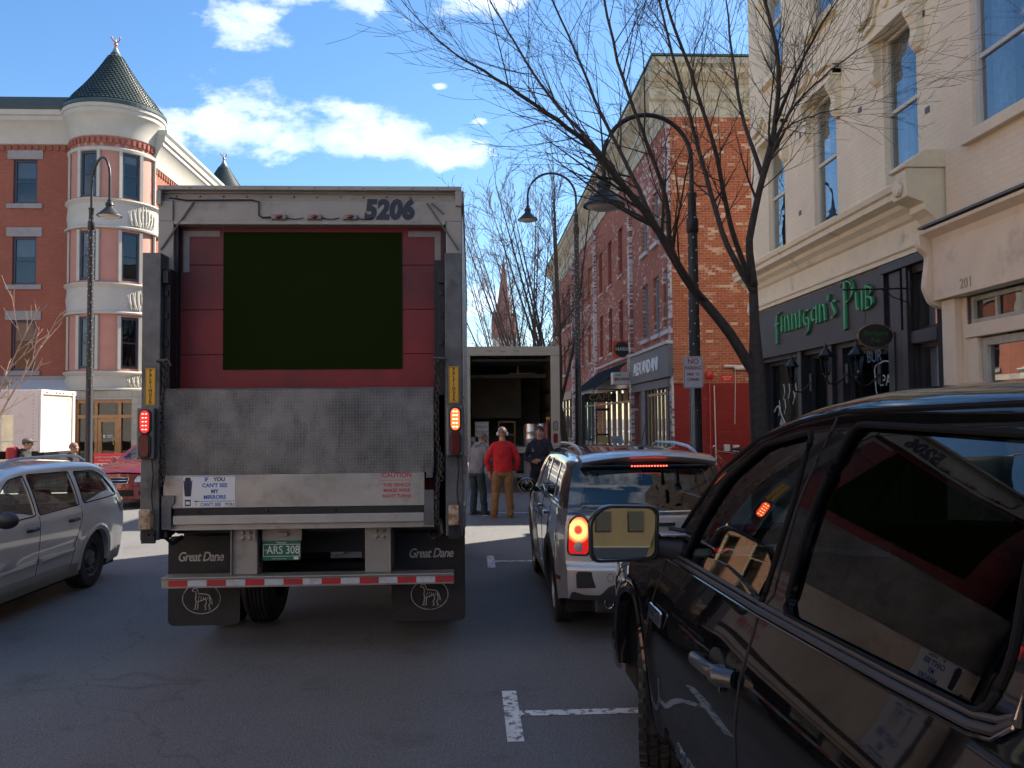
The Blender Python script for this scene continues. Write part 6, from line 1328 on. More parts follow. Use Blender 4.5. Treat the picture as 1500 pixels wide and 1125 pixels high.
for s in (-1, 1):
    for y in (-1.38, 1.29): wheel(T, s*.84, y, .335, .21, s, 'steel', .20, rm=mat('dark_steel_rim', (.10, .10, .10), .5, .5))
for pts in ([(-.08, .98), (-.06, .6), (-.05, .28)], [(.95, .96), (.98, .6), (.95, .28)], [(-1.02, .99), (-1.0, .85), (-.86, .6), (-.8, .28)]): P.lineS(dens(pts, .06), .0035, 'door_gap', seam, T)
P.lineS(dens([(.86, .50), (-.0, .52)], .1), .022, 'side_moulding', gp, T, off=.006, flat=.5); P.lineS(dens([(-.12, .52), (-.80, .54)], .1), .022, 'side_moulding', gp, T, off=.006, flat=.5)
P.lineS(dens([(.86, .34), (-.78, .34)], .1), .07, 'sill_cladding', gp2, T, off=-.01, flat=.35)
one('door_handle', blkpl, T, lambda b: [b.tube([(s*(P.w(y, .86)-.01), y+.1, .86), (s*(P.w(y, .86)+.028), y+.07, .865), (s*(P.w(y, .86)+.028), y-.07, .865), (s*(P.w(y, .86)-.01), y-.1, .865)], .018, 8) for s in (-1, 1) for y in (.08, -.80)], smooth=True)
one('door_mirror', blkpl, T, lambda b: [(b.ico((s*1.0, .78, 1.04), .11, 3, (1.0, .6, .72)), b.tube([(s*.8, .8, .99), (s*.92, .78, 1.0)], .04, 8)) for s in (-1, 1)], smooth=True)
one('roof_rail', mat('satin_rail', (.4, .41, .42), .3, .8), T, lambda b: [b.tube([(s*.56, y, z) for y, z in ((.10, 1.50), (-.05, 1.555), (-.3, 1.575), (-1.3, 1.565), (-1.6, 1.54), (-1.75, 1.48))], [.02, .018, .016, .016, .018, .02], 8) for s in (-1, 1)], smooth=True)
one('seat', seatm, T, lambda b: ([seat(b, x, -.15, .38) for x in (-.36, .36)], b.box(-.6, .6, -1.15, -1.0, .5, 1.02), [b.box(x-.12, x+.12, -1.17, -1.08, 1.03, 1.18) for x in (-.36, .36)]), bevel=.04); one('interior_trim', cabin, T, lambda b: (b.box(-.78, .78, -2.1, 1.1, .3, .34), b.box(-.7, .7, .6, 1.0, .7, .95), b.box(-.78, .78, -2.0, -1.2, .78, .8)))
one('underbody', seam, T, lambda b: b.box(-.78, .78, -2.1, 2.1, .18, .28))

# ---------------------------------------------------------------- red saloon facing the camera, and a dark car in the alley
def saloon(name, label, x, y, rz, m, near=True):
    T = thing(name, label, 'car', (x, y, 0), rz=rz, world=False)
    zt = pch([(-2.35, .95), (-2.2, 1.02), (-1.7, 1.06), (-1.4, 1.12), (-1.0, 1.30), (-.7, 1.39), (-.2, 1.43), (.15, 1.41), (.5, 1.30), (.95, 1.03), (1.1, .98), (1.6, .93), (2.0, .84), (2.2, .74)])
    wz = pch([(.2, .80), (.35, .85), (.6, .87), (.82, .865), (.92, .84), (1.1, .78), (1.3, .68), (1.43, .6)])
    plan = lambda y: 1-.12*max(0, (-y-1.5)/.85)**2-.18*max(0, (y-1.1)/1.1)**2
    P = Car(zt, wz, plan, lambda y: .2, lambda z: -2.3, lambda z: 2.17-.1*max(0, z-.5), rr=.08, crown=.035, bow_r=.12, bow_f=.24, rtab=pch([(-2.3, .08), (-1.4, .06), (-.7, .1), (.2, .1), (.9, .05), (1.2, .05), (2.2, .1)]))
    g1 = rnd([(.80, .965), (-.05, .985), (-.08, 1.33), (.18, 1.31), (.5, 1.17)], .03); g2 = rnd([(-.13, .99), (-1.05, 1.02), (-.95, 1.20), (-.8, 1.29), (-.16, 1.335)], .03)
    panel('body', P.S, P.outl([(-1.35, .32, .36), (1.3, .32, .36)]), [[P.yz(*q) for q in g] for g in (g1, g2)]+[[(.22, 1.40), (.98, 1.40), (.98, 2.19), (.22, 2.19)]], m, T, step=.09, sides=(1, -1), reveal=(.02, False))
    for g in (g1, g2): panel('side_window', P.S, [P.yz(*q) for q in offp(g, .004)], [], clearg, T, step=.1, sides=(1, -1), off=-.008)
    panel('windscreen', P.S, [(.225, 1.41), (.975, 1.41), (.975, 2.2), (.225, 2.2)], [], clearg, T, step=.1, sides=(1, -1), off=-.006)
    F = P.ends(1); fr = panel('front_fascia', F, sq(-.998, .998, .21, .745), [], m, T, step=.08); panel('tail_panel', P.ends(-1), sq(-.998, .998, .21, .93), [], m, T, step=.1)
    pf = lambda u, z: F(u, z)
    def patch(nm, pts, mm, off, par=fr): return panel(nm, F, pts, [], mm, par, step=.06, off=off, reveal=(.03, True))
    gr = patch('grille', rnd([(-.28, .56), (.28, .56), (.34, .68), (-.34, .68)], .04), seam, .006)
    one('grille_bar', chrome, gr, lambda b: (b.tube([pf(u, .625)+Vector((0, .015, 0)) for u in (-.3, -.15, 0, .15, .3)], .012, 6), b.tube([pf(*q)+Vector((0, .012, 0)) for q in rnd([(-.28, .56), (.28, .56), (.34, .68), (-.34, .68)], .04)], .010, 6, closed=True)), smooth=True)
    for s in (-1, 1):
        h = rnd([(s*.46, .60), (s*.80, .58), (s*.93, .66), (s*.92, .735), (s*.55, .71)][::s], .04); patch('headlamp', h, headg, .01)
        patch('fog_lamp', rnd([(s*.62, .30), (s*.82, .30), (s*.84, .40), (s*.62, .40)][::s], .03), seam, .004)
    patch('lower_intake', rnd([(-.5, .28), (.5, .28), (.46, .42), (-.46, .42)], .04), seam, .005)
    for s in (-1, 1):
        for yy in (-1.35, 1.3): wheel(T, s*.84, yy, .32, .2, s, 'alloy', .2)
    for yy in (-1.35, 1.3): well(T, .84, yy, .32, .36)
    one('door_mirror', m, T, lambda b: [(b.ico((s*.98, .72, 1.0), .10, 2, (1.0, .6, .7)), b.tube([(s*.78, .74, .95), (s*.9, .72, .97)], .035, 8)) for s in (-1, 1)], smooth=True)
    one('seat', seatm, T, lambda b: [seat(b, x_, -.2, .35) for x_ in (-.36, .36)], bevel=.04); one('interior_trim', cabin, T, lambda b: (b.box(-.75, .75, -2.0, 1.1, .28, .32), b.box(-.7, .7, .6, 1.0, .7, .93)))
    one('wiper', seam, T, lambda b: [b.tube([P.S(.93, 2.1)+Vector((x_, .0, .012)), P.S(.75, 2.1)+Vector((x_-.35, 0, .02))], .008, 5) for x_ in (0, .55)]); one('underbody', seam, T, lambda b: b.box(-.75, .75, -2.0, 2.0, .16, .26))
    return T
redp = mat('red_car_paint', (.17, .013, .016), .3, .2, coat=1.0)
saloon('saloon_car', 'dark red saloon waiting behind the trailer, half hidden by it', -7.52, 21.6, pi-.10, redp)
T2 = saloon('saloon_car', 'black car parked in the alley beside the orange brick end wall', 9.0, 21.2, pi, mat('dark_car_paint', (.01, .01, .012), .25, coat=1.0))
T2.location = (9.35, 22.4, .14)
# ================================================================ PEOPLE
def fabric(name, col, var=.18): return mat(name, col, .9, var=var, vs=7, bump=.5, bs=14)
def loft(b, rings, n=18):
    rows = []
    for (c, rx, ry, ang) in rings: rows.append([b.v(Vector(c)+Vector((cos(a)*rx*cos(ang)-sin(a)*ry*sin(ang), cos(a)*rx*sin(ang)+sin(a)*ry*cos(ang), 0))) for a in [2*pi*k/n for k in range(n)]])
    for i in range(len(rows)-1):
        for k in range(n): b.f([rows[i][k], rows[i][(k+1) % n], rows[i+1][(k+1) % n], rows[i+1][k]])
    b.f(rows[0]); b.f(rows[-1])
def remesh(o, vox, sm=4, disp=0.0):
    m = o.modifiers.new('remesh', 'REMESH'); m.mode = 'VOXEL'; m.voxel_size = vox; m.use_smooth_shade = True
    s = o.modifiers.new('smooth', 'SMOOTH'); s.iterations = sm; s.factor = .5
    if disp:
        tx_ = bpy.data.textures.new('folds', 'CLOUDS'); tx_.noise_scale = .11
        d = o.modifiers.new('folds', 'DISPLACE'); d.texture = tx_; d.strength = disp; d.mid_level = .5
skinm = mat('skin', (.42, .22, .15), .55, var=.06, vs=20); 
def hand(b, w_, d, side, fwd, curl=.5, s=1.0):
    """palm and five fingers from wrist w_ along d; thumb towards fwd"""
    d = Vector(d).normalized(); f = Vector(fwd); f = (f-d*f.dot(d)).normalized(); nrm = d.cross(f)*side; w_ = Vector(w_)
    b.tube([w_-d*.02, w_+d*.03, w_+d*.085], [.024, .030, .030], 10, flat=None)
    for k, (ln, o) in enumerate(((.068, -.030), (.078, -.010), (.072, .010), (.055, .028))):
        p = w_+d*.085-f*o; q = p+d*ln*.45+nrm*ln*.15*curl; e = q+d*ln*.3+nrm*ln*.4*curl; g = e+d*ln*.05+nrm*ln*.35*curl
        b.tube([p-d*.015, q, e, g], [.0105, .010, .009, .007], 6)
    t0 = w_+d*.03+f*.022; b.tube([t0, t0+f*.025+d*.03, t0+f*.028+d*.06+nrm*.01], [.012, .011, .008], 6)
def person(label, loc, rz, top, bottom, shoes, arms, h=1.72, lean=0.0, hair=(.03, .02, .015), feet=((-.11, 0), (.12, .06)), hoodie=True, head_drop=0.0, head_turn=0.0, extra=None, bald=False, loose=1.0, bulk=1.0):
    T = thing('person', label, 'person', loc, rz=rz, world=False); k = h/1.72
    L = lambda z: Vector((0, lean*max(0, z-.95)*1.0, 0))
    def J(x, y, z): return (Vector((x*bulk if z > .8 else x, y, z))+L(z))*k
    hy = Vector((0, head_drop*.9, -head_drop*.55)); HT = Matrix.Rotation(head_turn, 3, 'Z')
    def Hh(x, y, z): q = HT @ Vector((x, y, 0)); return (Vector((q.x, q.y, z))+L(1.5)+hy)*k
    hip = [J(-.09, 0, .90), J(.09, 0, .90)]; ank = [Vector((feet[i][0], feet[i][1], .09))*k for i in (0, 1)]
    knee = [hip[i].lerp(ank[i], .5)+Vector((0, .025, 0)) for i in (0, 1)]
    sh = [J(-.172, -.01, 1.368), J(.172, -.01, 1.368)]
    def arm(i): el, wr, f = arms[i]; return J(*el), J(*wr), f
    def body(b):
        loft(b, [(J(0, 0, .86), .15*k, .10*k, 0), (J(0, 0, .98), .14*k, .10*k, 0), (J(0, 0, 1.12), .13*k, .095*k, 0), (J(0, 0, 1.30), .16*k, .10*k, 0), (J(0, -.005, 1.42), .13*k, .07*k, 0), (J(0, -.005, 1.46), .06*k, .055*k, 0)])
        b.tube([J(0, -.01, 1.42), (J(0, -.005, 1.47)+Hh(0, -.01, 1.50))/2, Hh(0, -.005, 1.54)], [.062*k, .058*k, .056*k], 14)
        b.ico(Hh(0, .0, 1.635), .1*k, 3, (.76, .94, .98)); b.ico(Hh(0, .03, 1.57), .07*k, 3, (.80, .95, .92)); b.ico(Hh(0, .06, 1.535), .03*k, 2, (1.2, .9, .8))
        b.tube([Hh(0, .090, 1.635), Hh(0, .108, 1.600), Hh(0, .095, 1.588)], [.009*k, .015*k, .010*k], 8); b.ico(Hh(0, .088, 1.560), .02*k, 2, (1.1, .5, .35))
        for s in (-1, 1): b.ico(Hh(s*.079, -.005, 1.605), .026*k, 2, (.35, .75, 1.1)); b.ico(Hh(s*.045, .068, 1.605), .025*k, 2)
        for i in (0, 1):
            e, w_, f = arm(i); b.tube([sh[i], e, w_], [.048*k, .038*k, .027*k], 10); hand(b, w_, f[0], -1 if i == 0 else 1, f[1], .7)
            b.tube([hip[i], knee[i], ank[i]], [.075*k, .052*k, .036*k], 10); b.tube([ank[i], ank[i]+Vector((0, .05, -.03)), ank[i]+Vector((0, .13, -.055))], [.035*k, .035*k, .025*k], 8)
    bo = one('body', skinm, T, body); remesh(bo, .0065, 3)
    o_ = .018*loose
    def topf(b):
        z0 = .86 if hoodie else .88
        loft(b, [(J(0, 0, z0), .165*k*bulk, .125*k, 0), (J(0, 0, .95), .172*k*bulk, .13*k, 0), (J(0, .01, 1.10), .170*k*bulk, .125*k, 0), (J(0, .0, 1.25), .182*k*bulk, .125*k, 0), (J(0, -.01, 1.36), .185*k*bulk, .11*k, 0), (J(0, -.01, 1.425), .13*k*bulk, .085*k, 0), (J(0, -.005, 1.47), .068*k, .066*k, 0)])
        for i in (0, 1):
            e, w_, f = arm(i); m = (sh[i]+e)/2; b.tube([J((-1, 1)[i]*.06, -.01, 1.395), J((-1, 1)[i]*.13, -.01, 1.385), sh[i]+Vector((0, 0, -.012))], [.078*k, .072*k, .062*k], 12); b.tube([sh[i]+Vector((0, 0, .0)), m, e, (e+w_)/2, w_], [.060*k, .066*k, .060*k, .055*k, .046*k], 12); b.ico(sh[i]+Vector((0, 0, -.02)), .064*k, 2)
            b.tube([w_-(w_-e).normalized()*.035, w_], [.046*k, .044*k], 10)
        if hoodie:
            b.tube([J(-.085, .03, 1.45), J(-.07, -.07, 1.46), J(0, -.105, 1.44), J(.07, -.07, 1.46), J(.085, .03, 1.45), J(.04, .09, 1.415)], [.035*k, .05*k, .062*k, .05*k, .035*k, .02*k], 10)
            b.tube([J(-.085, .03, 1.45), J(-.04, .09, 1.415)], [.035*k, .02*k], 8)
    to = one('top', top, T, topf); remesh(to, .012, 3, .034)
    def legs(b):
        loft(b, [(J(0, 0, .80), .155*k, .115*k, 0), (J(0, 0, .90), .163*k, .12*k, 0), (J(0, 0, 1.0), .152*k, .112*k, 0)])
        for i in (0, 1): b.tube([hip[i]+Vector((0, 0, -.02)), hip[i].lerp(knee[i], .5), knee[i], knee[i].lerp(ank[i], .5), ank[i]+Vector((0, 0, .02)), ank[i]+Vector((0, .01, -.035))], [.095*k, .092*k, .078*k, .074*k, .072*k, .078*k], 14)
    le = one('trousers', bottom, T, legs); remesh(le, .012, 2, .036)
    def shoef(b):
        for i in (0, 1): a = ank[i]; b.tube([a+Vector((0, -.05, -.045)), a+Vector((0, .0, -.035)), a+Vector((0, .08, -.05)), a+Vector((0, .17, -.06)), a+Vector((0, .2, -.068))], [.035, .048, .045, .038, .022], 12); b.box(a.x-.048, a.x+.048, a.y-.08, a.y+.205, .0, .028)
    remesh(one('shoes', shoes, T, shoef), .008, 2)
    ha = mat('hair_%02d' % int(hair[0]*100), hair, .7 if not bald else .6, var=.3, vs=40)
    def cap(b):
        rows = []
        for i in range(9):
            ph = (pi*.5)*i/8*(1.22 if not bald else 1.12); row = []
            for q in range(24):
                a = 2*pi*q/24; fr = max(0, sin(a)); p2 = ph*(1-.36*fr**1.5)
                rr_ = 1.035 if bald else 1.075
                row.append(b.v(Hh(.076*rr_*sin(p2)*cos(a), .094*rr_*sin(p2)*sin(a)-.003, 1.635+.098*rr_*cos(p2))))
            rows.append(row)
        for i in range(8):
            for q in range(24): b.f([rows[i][q], rows[i][(q+1) % 24], rows[i+1][(q+1) % 24], rows[i+1][q]])
    one('hair', ha, T, cap, smooth=True, sharp=180)
    def face(b):
        for s in (-1, 1):
            b.mi = 0; b.ico(Hh(s*.030, .084, 1.620), .0075*k, 1, (1.2, .6, .8)); b.mi = 1; b.tube([Hh(s*.016, .091, 1.643), Hh(s*.045, .084, 1.643)], .0038*k, 4)
        b.mi = 2; b.tube([Hh(-.02, .092, 1.563), Hh(0, .098, 1.563), Hh(.02, .092, 1.563)], .0035*k, 4)
    one('facial_feature', [seam, ha, mat('lips', (.28, .10, .08), .5)], T, face)
    if extra: extra(T, Hh, J, k)
    return T
def phones(T, Hh, J, k):
    wf = mat('white_plastic', (.68, .68, .66), .4)
    one('headphones', wf, T, lambda b: (b.tube([Hh(.090*cos(a), -.01, 1.62+.118*sin(a)) for a in [R(-5+19*q) for q in range(11)]], .008*k, 8), [b.tube([Hh(s*.078, -.008, 1.605), Hh(s*.112, -.008, 1.605)], [.036*k, .030*k], 14) for s in (-1, 1)]), smooth=True, sharp=50)
    one('scalp_stubble', mat('stubble', (.20, .12, .08), .8), T, lambda b: None) if 0 else None
red = fabric('red_sweater', (.50, .015, .022)); duck = fabric('brown_duck_cloth', (.22, .115, .045)); boot = mat('brown_boot', (.14, .07, .03), .6)
person('person in a red sweater and brown trousers wearing white headphones, seen from behind', (.60, 16.6, 0), R(3), red, duck, boot,
       [((-.27, .02, 1.12), (-.225, .10, .90), ((.15, .25, -1), (0, 1, 0))), ((.27, .02, 1.12), (.225, .10, .90), ((-.15, .25, -1), (0, 1, 0)))], h=1.73, hair=(.20, .11, .07), bald=True, hoodie=False, feet=((-.17, -.03), (.14, -.05)), extra=phones, bulk=1.12, head_turn=R(-4))
navy = fabric('navy_hoodie', (.012, .014, .024)); navt = fabric('navy_trousers', (.012, .014, .022)); dks = mat('dark_shoe', (.02, .02, .022), .6)
def logo(T, Hh, J, k): one('chest_logo', gls, T, lambda b: (b.tube([J(.075, .136, 1.245), J(.085, .137, 1.29), (J(.095, .136, 1.25))], .006, 5), b.tube([J(.07, .136, 1.24), J(.10, .136, 1.24)], .005, 4), b.ico(J(.086, .138, 1.30), .009, 1)))
person('person in a navy hoodie and dark trousers, hands together, facing the street', (1.36, 17.0, 0), R(180-24), navy, navt, dks,
       [((-.27, .03, 1.11), (-.07, .19, 1.06), ((.9, .3, -.1), (0, .3, 1))), ((.27, .03, 1.11), (.07, .20, 1.04), ((-.9, .3, -.05), (0, .3, 1)))], h=1.75, hair=(.02, .014, .01), extra=logo, bulk=1.1, head_turn=R(12))
grey = fabric('grey_hoodie', (.17, .17, .19)); jean = fabric('dark_teal_jeans', (.02, .035, .045))
person('person in a grey hoodie and dark jeans, head bowed, half hidden by the trailer', (.10, 17.1, 0), R(-50), grey, jean, dks,
       [((-.25, .06, 1.12), (-.24, .12, .88), ((0, .2, -1), (0, 1, 0))), ((.25, .08, 1.12), (.23, .16, .86), ((0, .2, -1), (0, 1, 0)))], h=1.66, lean=.22, hair=(.13, .09, .06), head_drop=.07, bulk=1.1, feet=((-.12, 0), (.12, .1)))
dkj = fabric('black_jacket', (.02, .02, .023))
def capf(T, Hh, J, k):
    g = mat('grey_cap', (.10, .09, .09), .8)
    one('cap', g, T, lambda b: (b.ico(Hh(0, -.005, 1.665), .1*k, 3, (.84, 1.02, .72)), b.tube([Hh(0, .07, 1.66), Hh(0, .17, 1.645)], [.06*k, .05*k], 10, flat=1.0) if 0 else b.prism([(-.06, .06), (.06, .06), (.055, .15), (.03, .175), (-.03, .175), (-.055, .15)], Hh(0, 0, 1.655), Hh(0, 0, 1.667), HTx(T, (1, 0, 0)), HTx(T, (0, 1, 0)))), smooth=True)
    one('backpack', mat('red_backpack', (.30, .02, .03), .7), T, lambda b: b.box(-.16, .16, -.32, -.12, 1.0, 1.45), bevel=.05)
def HTx(T, v): return Vector(v)
person('person in a grey cap and black jacket with red backpack, behind the estate car', (-8.62, 17.0, .0), R(-75), dkj, navt, dks,
       [((-.25, -.05, 1.12), (-.24, .05, .90), ((0, .2, -1), (0, 1, 0))), ((.25, .05, 1.12), (.24, .18, .92), ((0, .2, -1), (0, 1, 0)))], h=1.62, hair=(.03, .02, .015), extra=capf, feet=((-.1, -.22), (.1, .24)), head_drop=.03)
person('person with brown hair, only the head showing above the silver estate car roof', (-7.9, 17.4, .0), R(-75), dkj, navt, dks,
       [((-.25, -.05, 1.12), (-.24, .05, .90), ((0, .2, -1), (0, 1, 0))), ((.25, .05, 1.12), (.24, .18, .92), ((0, .2, -1), (0, 1, 0)))], h=1.50, hair=(.16, .10, .07), feet=((-.1, -.2), (.1, .2)))
# ================================================================ TREES
ORG = Vector((0, 0, 0))
bark = mat('dark_bark', (.042, .034, .028), .85, var=.35, vs=18, bump=1.0, bs=24); bark2 = mat('grey_bark', (.11, .085, .075), .85, var=.3, vs=10, bump=.6, bs=30); bark3 = mat('pale_twig', (.30, .22, .17), .8)
def pathpt(pts, t_):
    L = len(pts)-1; i = min(L-1, int(t_*L)); f = t_*L-i; return pts[i].lerp(pts[i+1], f), (pts[i+1]-pts[i]).normalized()
def twig(b, rnd_, p, d, r, L, lev, up=.35, spread=(22, 48), nch=5, minr=.0022, kink=.10, sd=None):
    n = max(3, int(L/.22)) if lev else max(3, int(L/.12)); n = min(n, 9); pts = [p.copy()]; rs = [r]
    d = d.copy()
    for i in range(n):
        d = (d+Vector((rnd_.uniform(-1, 1), rnd_.uniform(-1, 1), rnd_.uniform(-1, 1)))*kink+Vector((0, 0, up*.12))).normalized()
        p = p+d*(L/n); pts.append(p.copy()); rs.append(max(minr, r*(1-.85*(i+1)/n)))
    b.tube(pts, rs, 3 if r < .006 else 4 if r < .015 else 6, cap=False)
    if lev <= 0: return
    for k in range(nch):
        t_ = .2+.78*(k+rnd_.random()*.7)/nch
        q, dd = pathpt(pts, min(.99, t_)); ax = dd.orthogonal().normalized(); ax.rotate(Matrix.Rotation(rnd_.uniform(0, 2*pi), 3, dd))
        nd = dd.copy(); nd.rotate(Matrix.Rotation(R(rnd_.uniform(*spread)), 3, ax))
        twig(b, rnd_, q, nd, max(minr, r*(1-.8*t_)*.62), L*rnd_.uniform(.38, .62)*(1.1-.4*t_), lev-1, up, spread, max(2, nch-1), minr, kink, sd)
def limbs_tree(T, mt, guides, seed, lev=2, nch=5, every=.28, tl=1.1, up=.35, minr=.0022, start=.25, trunk=None):
    rn = random.Random(seed)
    if trunk: one('trunk', mt, T, lambda b: b.tube(*trunk, 14), smooth=True)
    for pts, r0, r1 in guides:
        pts = [Vector(p) for p in pts]; sm = []
        for i in range(len(pts)-1):
            p0, p1, p2, p3 = pts[max(0, i-1)], pts[i], pts[i+1], pts[min(len(pts)-1, i+2)]
            for q in range(4):
                f = q/4; sm.append(.5*((2*p1)+(p2-p0)*f+(2*p0-5*p1+4*p2-p3)*f*f+(3*p1-p0-3*p2+p3)*f**3)+Vector((rn.uniform(-1, 1), rn.uniform(-1, 1), rn.uniform(-1, 1)))*.007)
        sm.append(pts[-1]); n = len(sm); rs = [r0+(r1-r0)*(i/(n-1))**.8 for i in range(n)]
        def f_(b):
            b.tube(sm, rs, 10, cap=True); L = sum((sm[i+1]-sm[i]).length for i in range(n-1)); m = int(L/every)
            for k in range(m):
                t_ = start+(1-start)*(k+rn.random())/m; q, dd = pathpt(sm, min(.995, t_)); ax = dd.orthogonal().normalized(); ax.rotate(Matrix.Rotation(rn.uniform(0, 2*pi), 3, dd)); nd = dd.copy(); nd.rotate(Matrix.Rotation(R(rn.uniform(22, 55)), 3, ax))
                rr = (r0+(r1-r0)*t_**.8)*rn.uniform(.22, .5); big = rn.random() < .3
                twig(b, rn, q, nd, max(minr*1.6, min(rr, .022)), tl*rn.uniform(.55, 1.25)*(1.25 if big else .8), lev if big else max(1, lev-1), up, (20, 50), nch, minr)
            twig(b, rn, sm[-1], (sm[-1]-sm[-2]).normalized(), r1, tl*1.0, lev, up, (18, 42), nch, minr)
        one('limb', mt, T, f_, smooth=True, sharp=180)
A_ = lambda pts: [at(x, y, 1, Y) for x, y, Y in pts]
base = Vector((3.33, 9.72, .14)); fk = at(1108, 545, 1, 9.72); fk2 = at(1103, 415, 1, 9.72)
T = thing('street_tree', 'dark bare street tree rising beside the pub, its limbs crossing the sky', 'tree', base)
grate = None
limbs_tree(T, bark, [
    (A_([(1112, 560, 9.72), (1070, 490, 9.65), (1003, 405, 9.5), (955, 325, 9.3), (905, 262, 9.1), (862, 212, 8.9), (800, 165, 8.7), (725, 115, 8.5), (668, 80, 8.4)]), .070, .009),
    (A_([(1003, 405, 9.5), (965, 340, 9.7), (925, 255, 9.9), (880, 165, 10.1), (845, 80, 10.3), (800, -20, 10.5)]), .038, .010),
    (A_([(1030, 440, 9.55), (985, 370, 9.2), (975, 290, 8.9), (940, 190, 8.7), (905, 90, 8.6), (880, -30, 8.5)]), .036, .011),
    (A_([(940, 305, 9.25), (880, 225, 9.5), (820, 160, 9.8), (770, 90, 10), (735, 30, 10.2), (700, -30, 10.3)]), .028, .007),
    (A_([(1106, 430, 9.7), (1065, 360, 9.9), (1035, 260, 10.2), (1010, 170, 10.4), (985, 80, 10.5), (960, -20, 10.6)]), .042, .012),
    (A_([(1100, 415, 9.72), (1070, 330, 9.4), (1050, 230, 9.1), (1020, 130, 8.9), (985, 30, 8.8), (965, -40, 8.7)]), .036, .011),
    (A_([(1104, 420, 9.7), (1098, 350, 9.65), (1118, 260, 9.55), (1137, 170, 9.5), (1140, 90, 9.4), (1120, 0, 9.3), (1110, -40, 9.3)]), .050, .014),
    (A_([(1118, 262, 9.55), (1090, 180, 9.8), (1075, 100, 10.0), (1065, 10, 10.2)]), .03, .01),
    (A_([(1136, 180, 9.5), (1160, 120, 9.0), (1190, 60, 8.6), (1220, 10, 8.3)]), .025, .008),
    (A_([(1112, 280, 9.56), (1140, 200, 9.9), (1165, 140, 10.3), (1180, 60, 10.6)]), .022, .007),
    (A_([(1128, 215, 9.52), (1168, 150, 9.2), (1215, 105, 8.9), (1262, 70, 8.7)]), .018, .005), (A_([(1120, 250, 9.55), (1150, 190, 9.1), (1190, 170, 8.8), (1230, 160, 8.6)]), .014, .004),
], 5, lev=2, nch=5, every=.155, tl=1.15, up=.3, minr=.0019, trunk=([base-Vector((0, 0, .02)), base+Vector((-.01, 0, .1)), base+Vector((0, 0, .5)), base+Vector((.0, 0, 1.4)), fk, fk.lerp(fk2, .5), fk2], [.19, .145, .118, .105, .092, .058, .050]))
one('tree_grate', flash, T, lambda b: b.box(2.95, 3.75, 9.3, 10.15, .142, .155))
def fan_tree(label, x, y, z0, H, seed, mt, stems=7, lean=(0, 0), spread=.55, fork=.22, r=.13, lev=2, tl=1.3, every=.4, nch=4, minr=.005):
    rn = random.Random(seed); T = thing('street_tree', label, 'tree', (x, y, z0)); base = Vector((x, y, z0)); fk = base+Vector((lean[0]*.3, lean[1]*.3, H*fork)); G = []
    for k in range(stems):
        a = 2*pi*k/stems+rn.uniform(-.3, .3); s_ = spread*rn.uniform(.35, 1.0); top = fk+Vector((cos(a)*s_*H*.45+lean[0], sin(a)*s_*H*.45+lean[1], H*(1-fork)*rn.uniform(.75, 1.0)))
        mid = fk.lerp(top, .5)+Vector((cos(a), sin(a), 0))*.25*s_; G.append(([fk-Vector((0, 0, .1*k*.5)), fk.lerp(mid, .5)+Vector((cos(a), sin(a), 0))*.1, mid, mid.lerp(top, .55), top], r*.5, .015))
    limbs_tree(T, mt, G, seed+1, lev=lev, nch=nch, every=every, tl=tl, up=.6, minr=minr, start=.15, trunk=([base, base+Vector((0, 0, .3)), base.lerp(fk, .6), fk], [r*1.4, r, r*.85, r*.75]))
fan_tree('bare street tree behind the open truck, beside the tall lamp post', 3.35, 29.3, .1, 10.2, 21, mat('brown_bark', (.06, .047, .04), .85, bump=.8, bs=20), 8, (-1.0, .2), .6, .22, .13, 2, 1.5, .45, 4, .006)
fan_tree('second bare street tree up the right kerb, beyond the first one', 3.4, 44, .1, 12.5, 33, bark2, 8, (-1.4, 0), .62, .2, .16, 2, 1.8, .6, 4, .008)
fan_tree('bare tree with grey bark standing in front of the church steeple', 3.0, 66, .1, 14.5, 51, bark2, 9, (-.8, 0), .7, .2, .18, 2, 2.2, .8, 4, .011)
fan_tree('small pale-twigged tree at the left edge in front of the brick wall', -11.9, 20.5, .1, 4.2, 77, bark3, 5, (.8, 0), .7, .3, .06, 1, .9, .4, 4, .006)
ORG = Vector((0, 0, 0))
# ================================================================ SIGNS AND SMALL THINGS
T = thing('parking_sign', 'white no parking here to corner sign with red letters on a steel post', 'sign', (2.98, 11.25, .14)); ws_ = Wall((0, 11.2, 0), (1, 0, 0))
c_ = at(1015.5, 545, 1, 11.2); sw_ = mat('sign_white', (.52, .52, .53), .45, var=.05, vs=5); sr = mat('sign_red', (.30, .03, .04), .5)
one('post', mat('galvanised_tube', (.33, .34, .34), .4, .7, var=.15, vs=4), T, lambda b: b.tube([(c_.x, 11.24, .14), (c_.x, 11.24, c_.z+.2)], .028, 10), smooth=True)
hw_, hh_ = .132, .212
sp2 = one('sign_plate', sw_, T, lambda b: ws_.shape(b, rrect(c_.x-hw_, c_.x+hw_, c_.z-hh_, c_.z+hh_, .03), -.004, 0))
one('sign_border', sr, sp2, lambda b: b.tube([(x, 11.2-.001, z) for x, z in rrect(c_.x-hw_+.012, c_.x+hw_-.012, c_.z-hh_+.012, c_.z+hh_-.012, .025)], .003, 4, closed=True))
for s_, dz, z in (('NO', .140, .096), ('PARKING', .053, .066), ('HERE  TO', -.030, .050), ('CORNER', -.100, .052)): text('sign_writing', s_, z, frame((c_.x, 11.1985, c_.z+dz), (1, 0, 0), (0, 0, 1)), sr, sp2, ext=.001, off=.0015, sx=.80 if s_ != 'NO' else 1)
one('sign_bolt', MATS['galvanised_tube'], sp2, lambda b: [b.ico((c_.x, 11.198, c_.z+d), .007, 1) for d in (.19, -.165)])
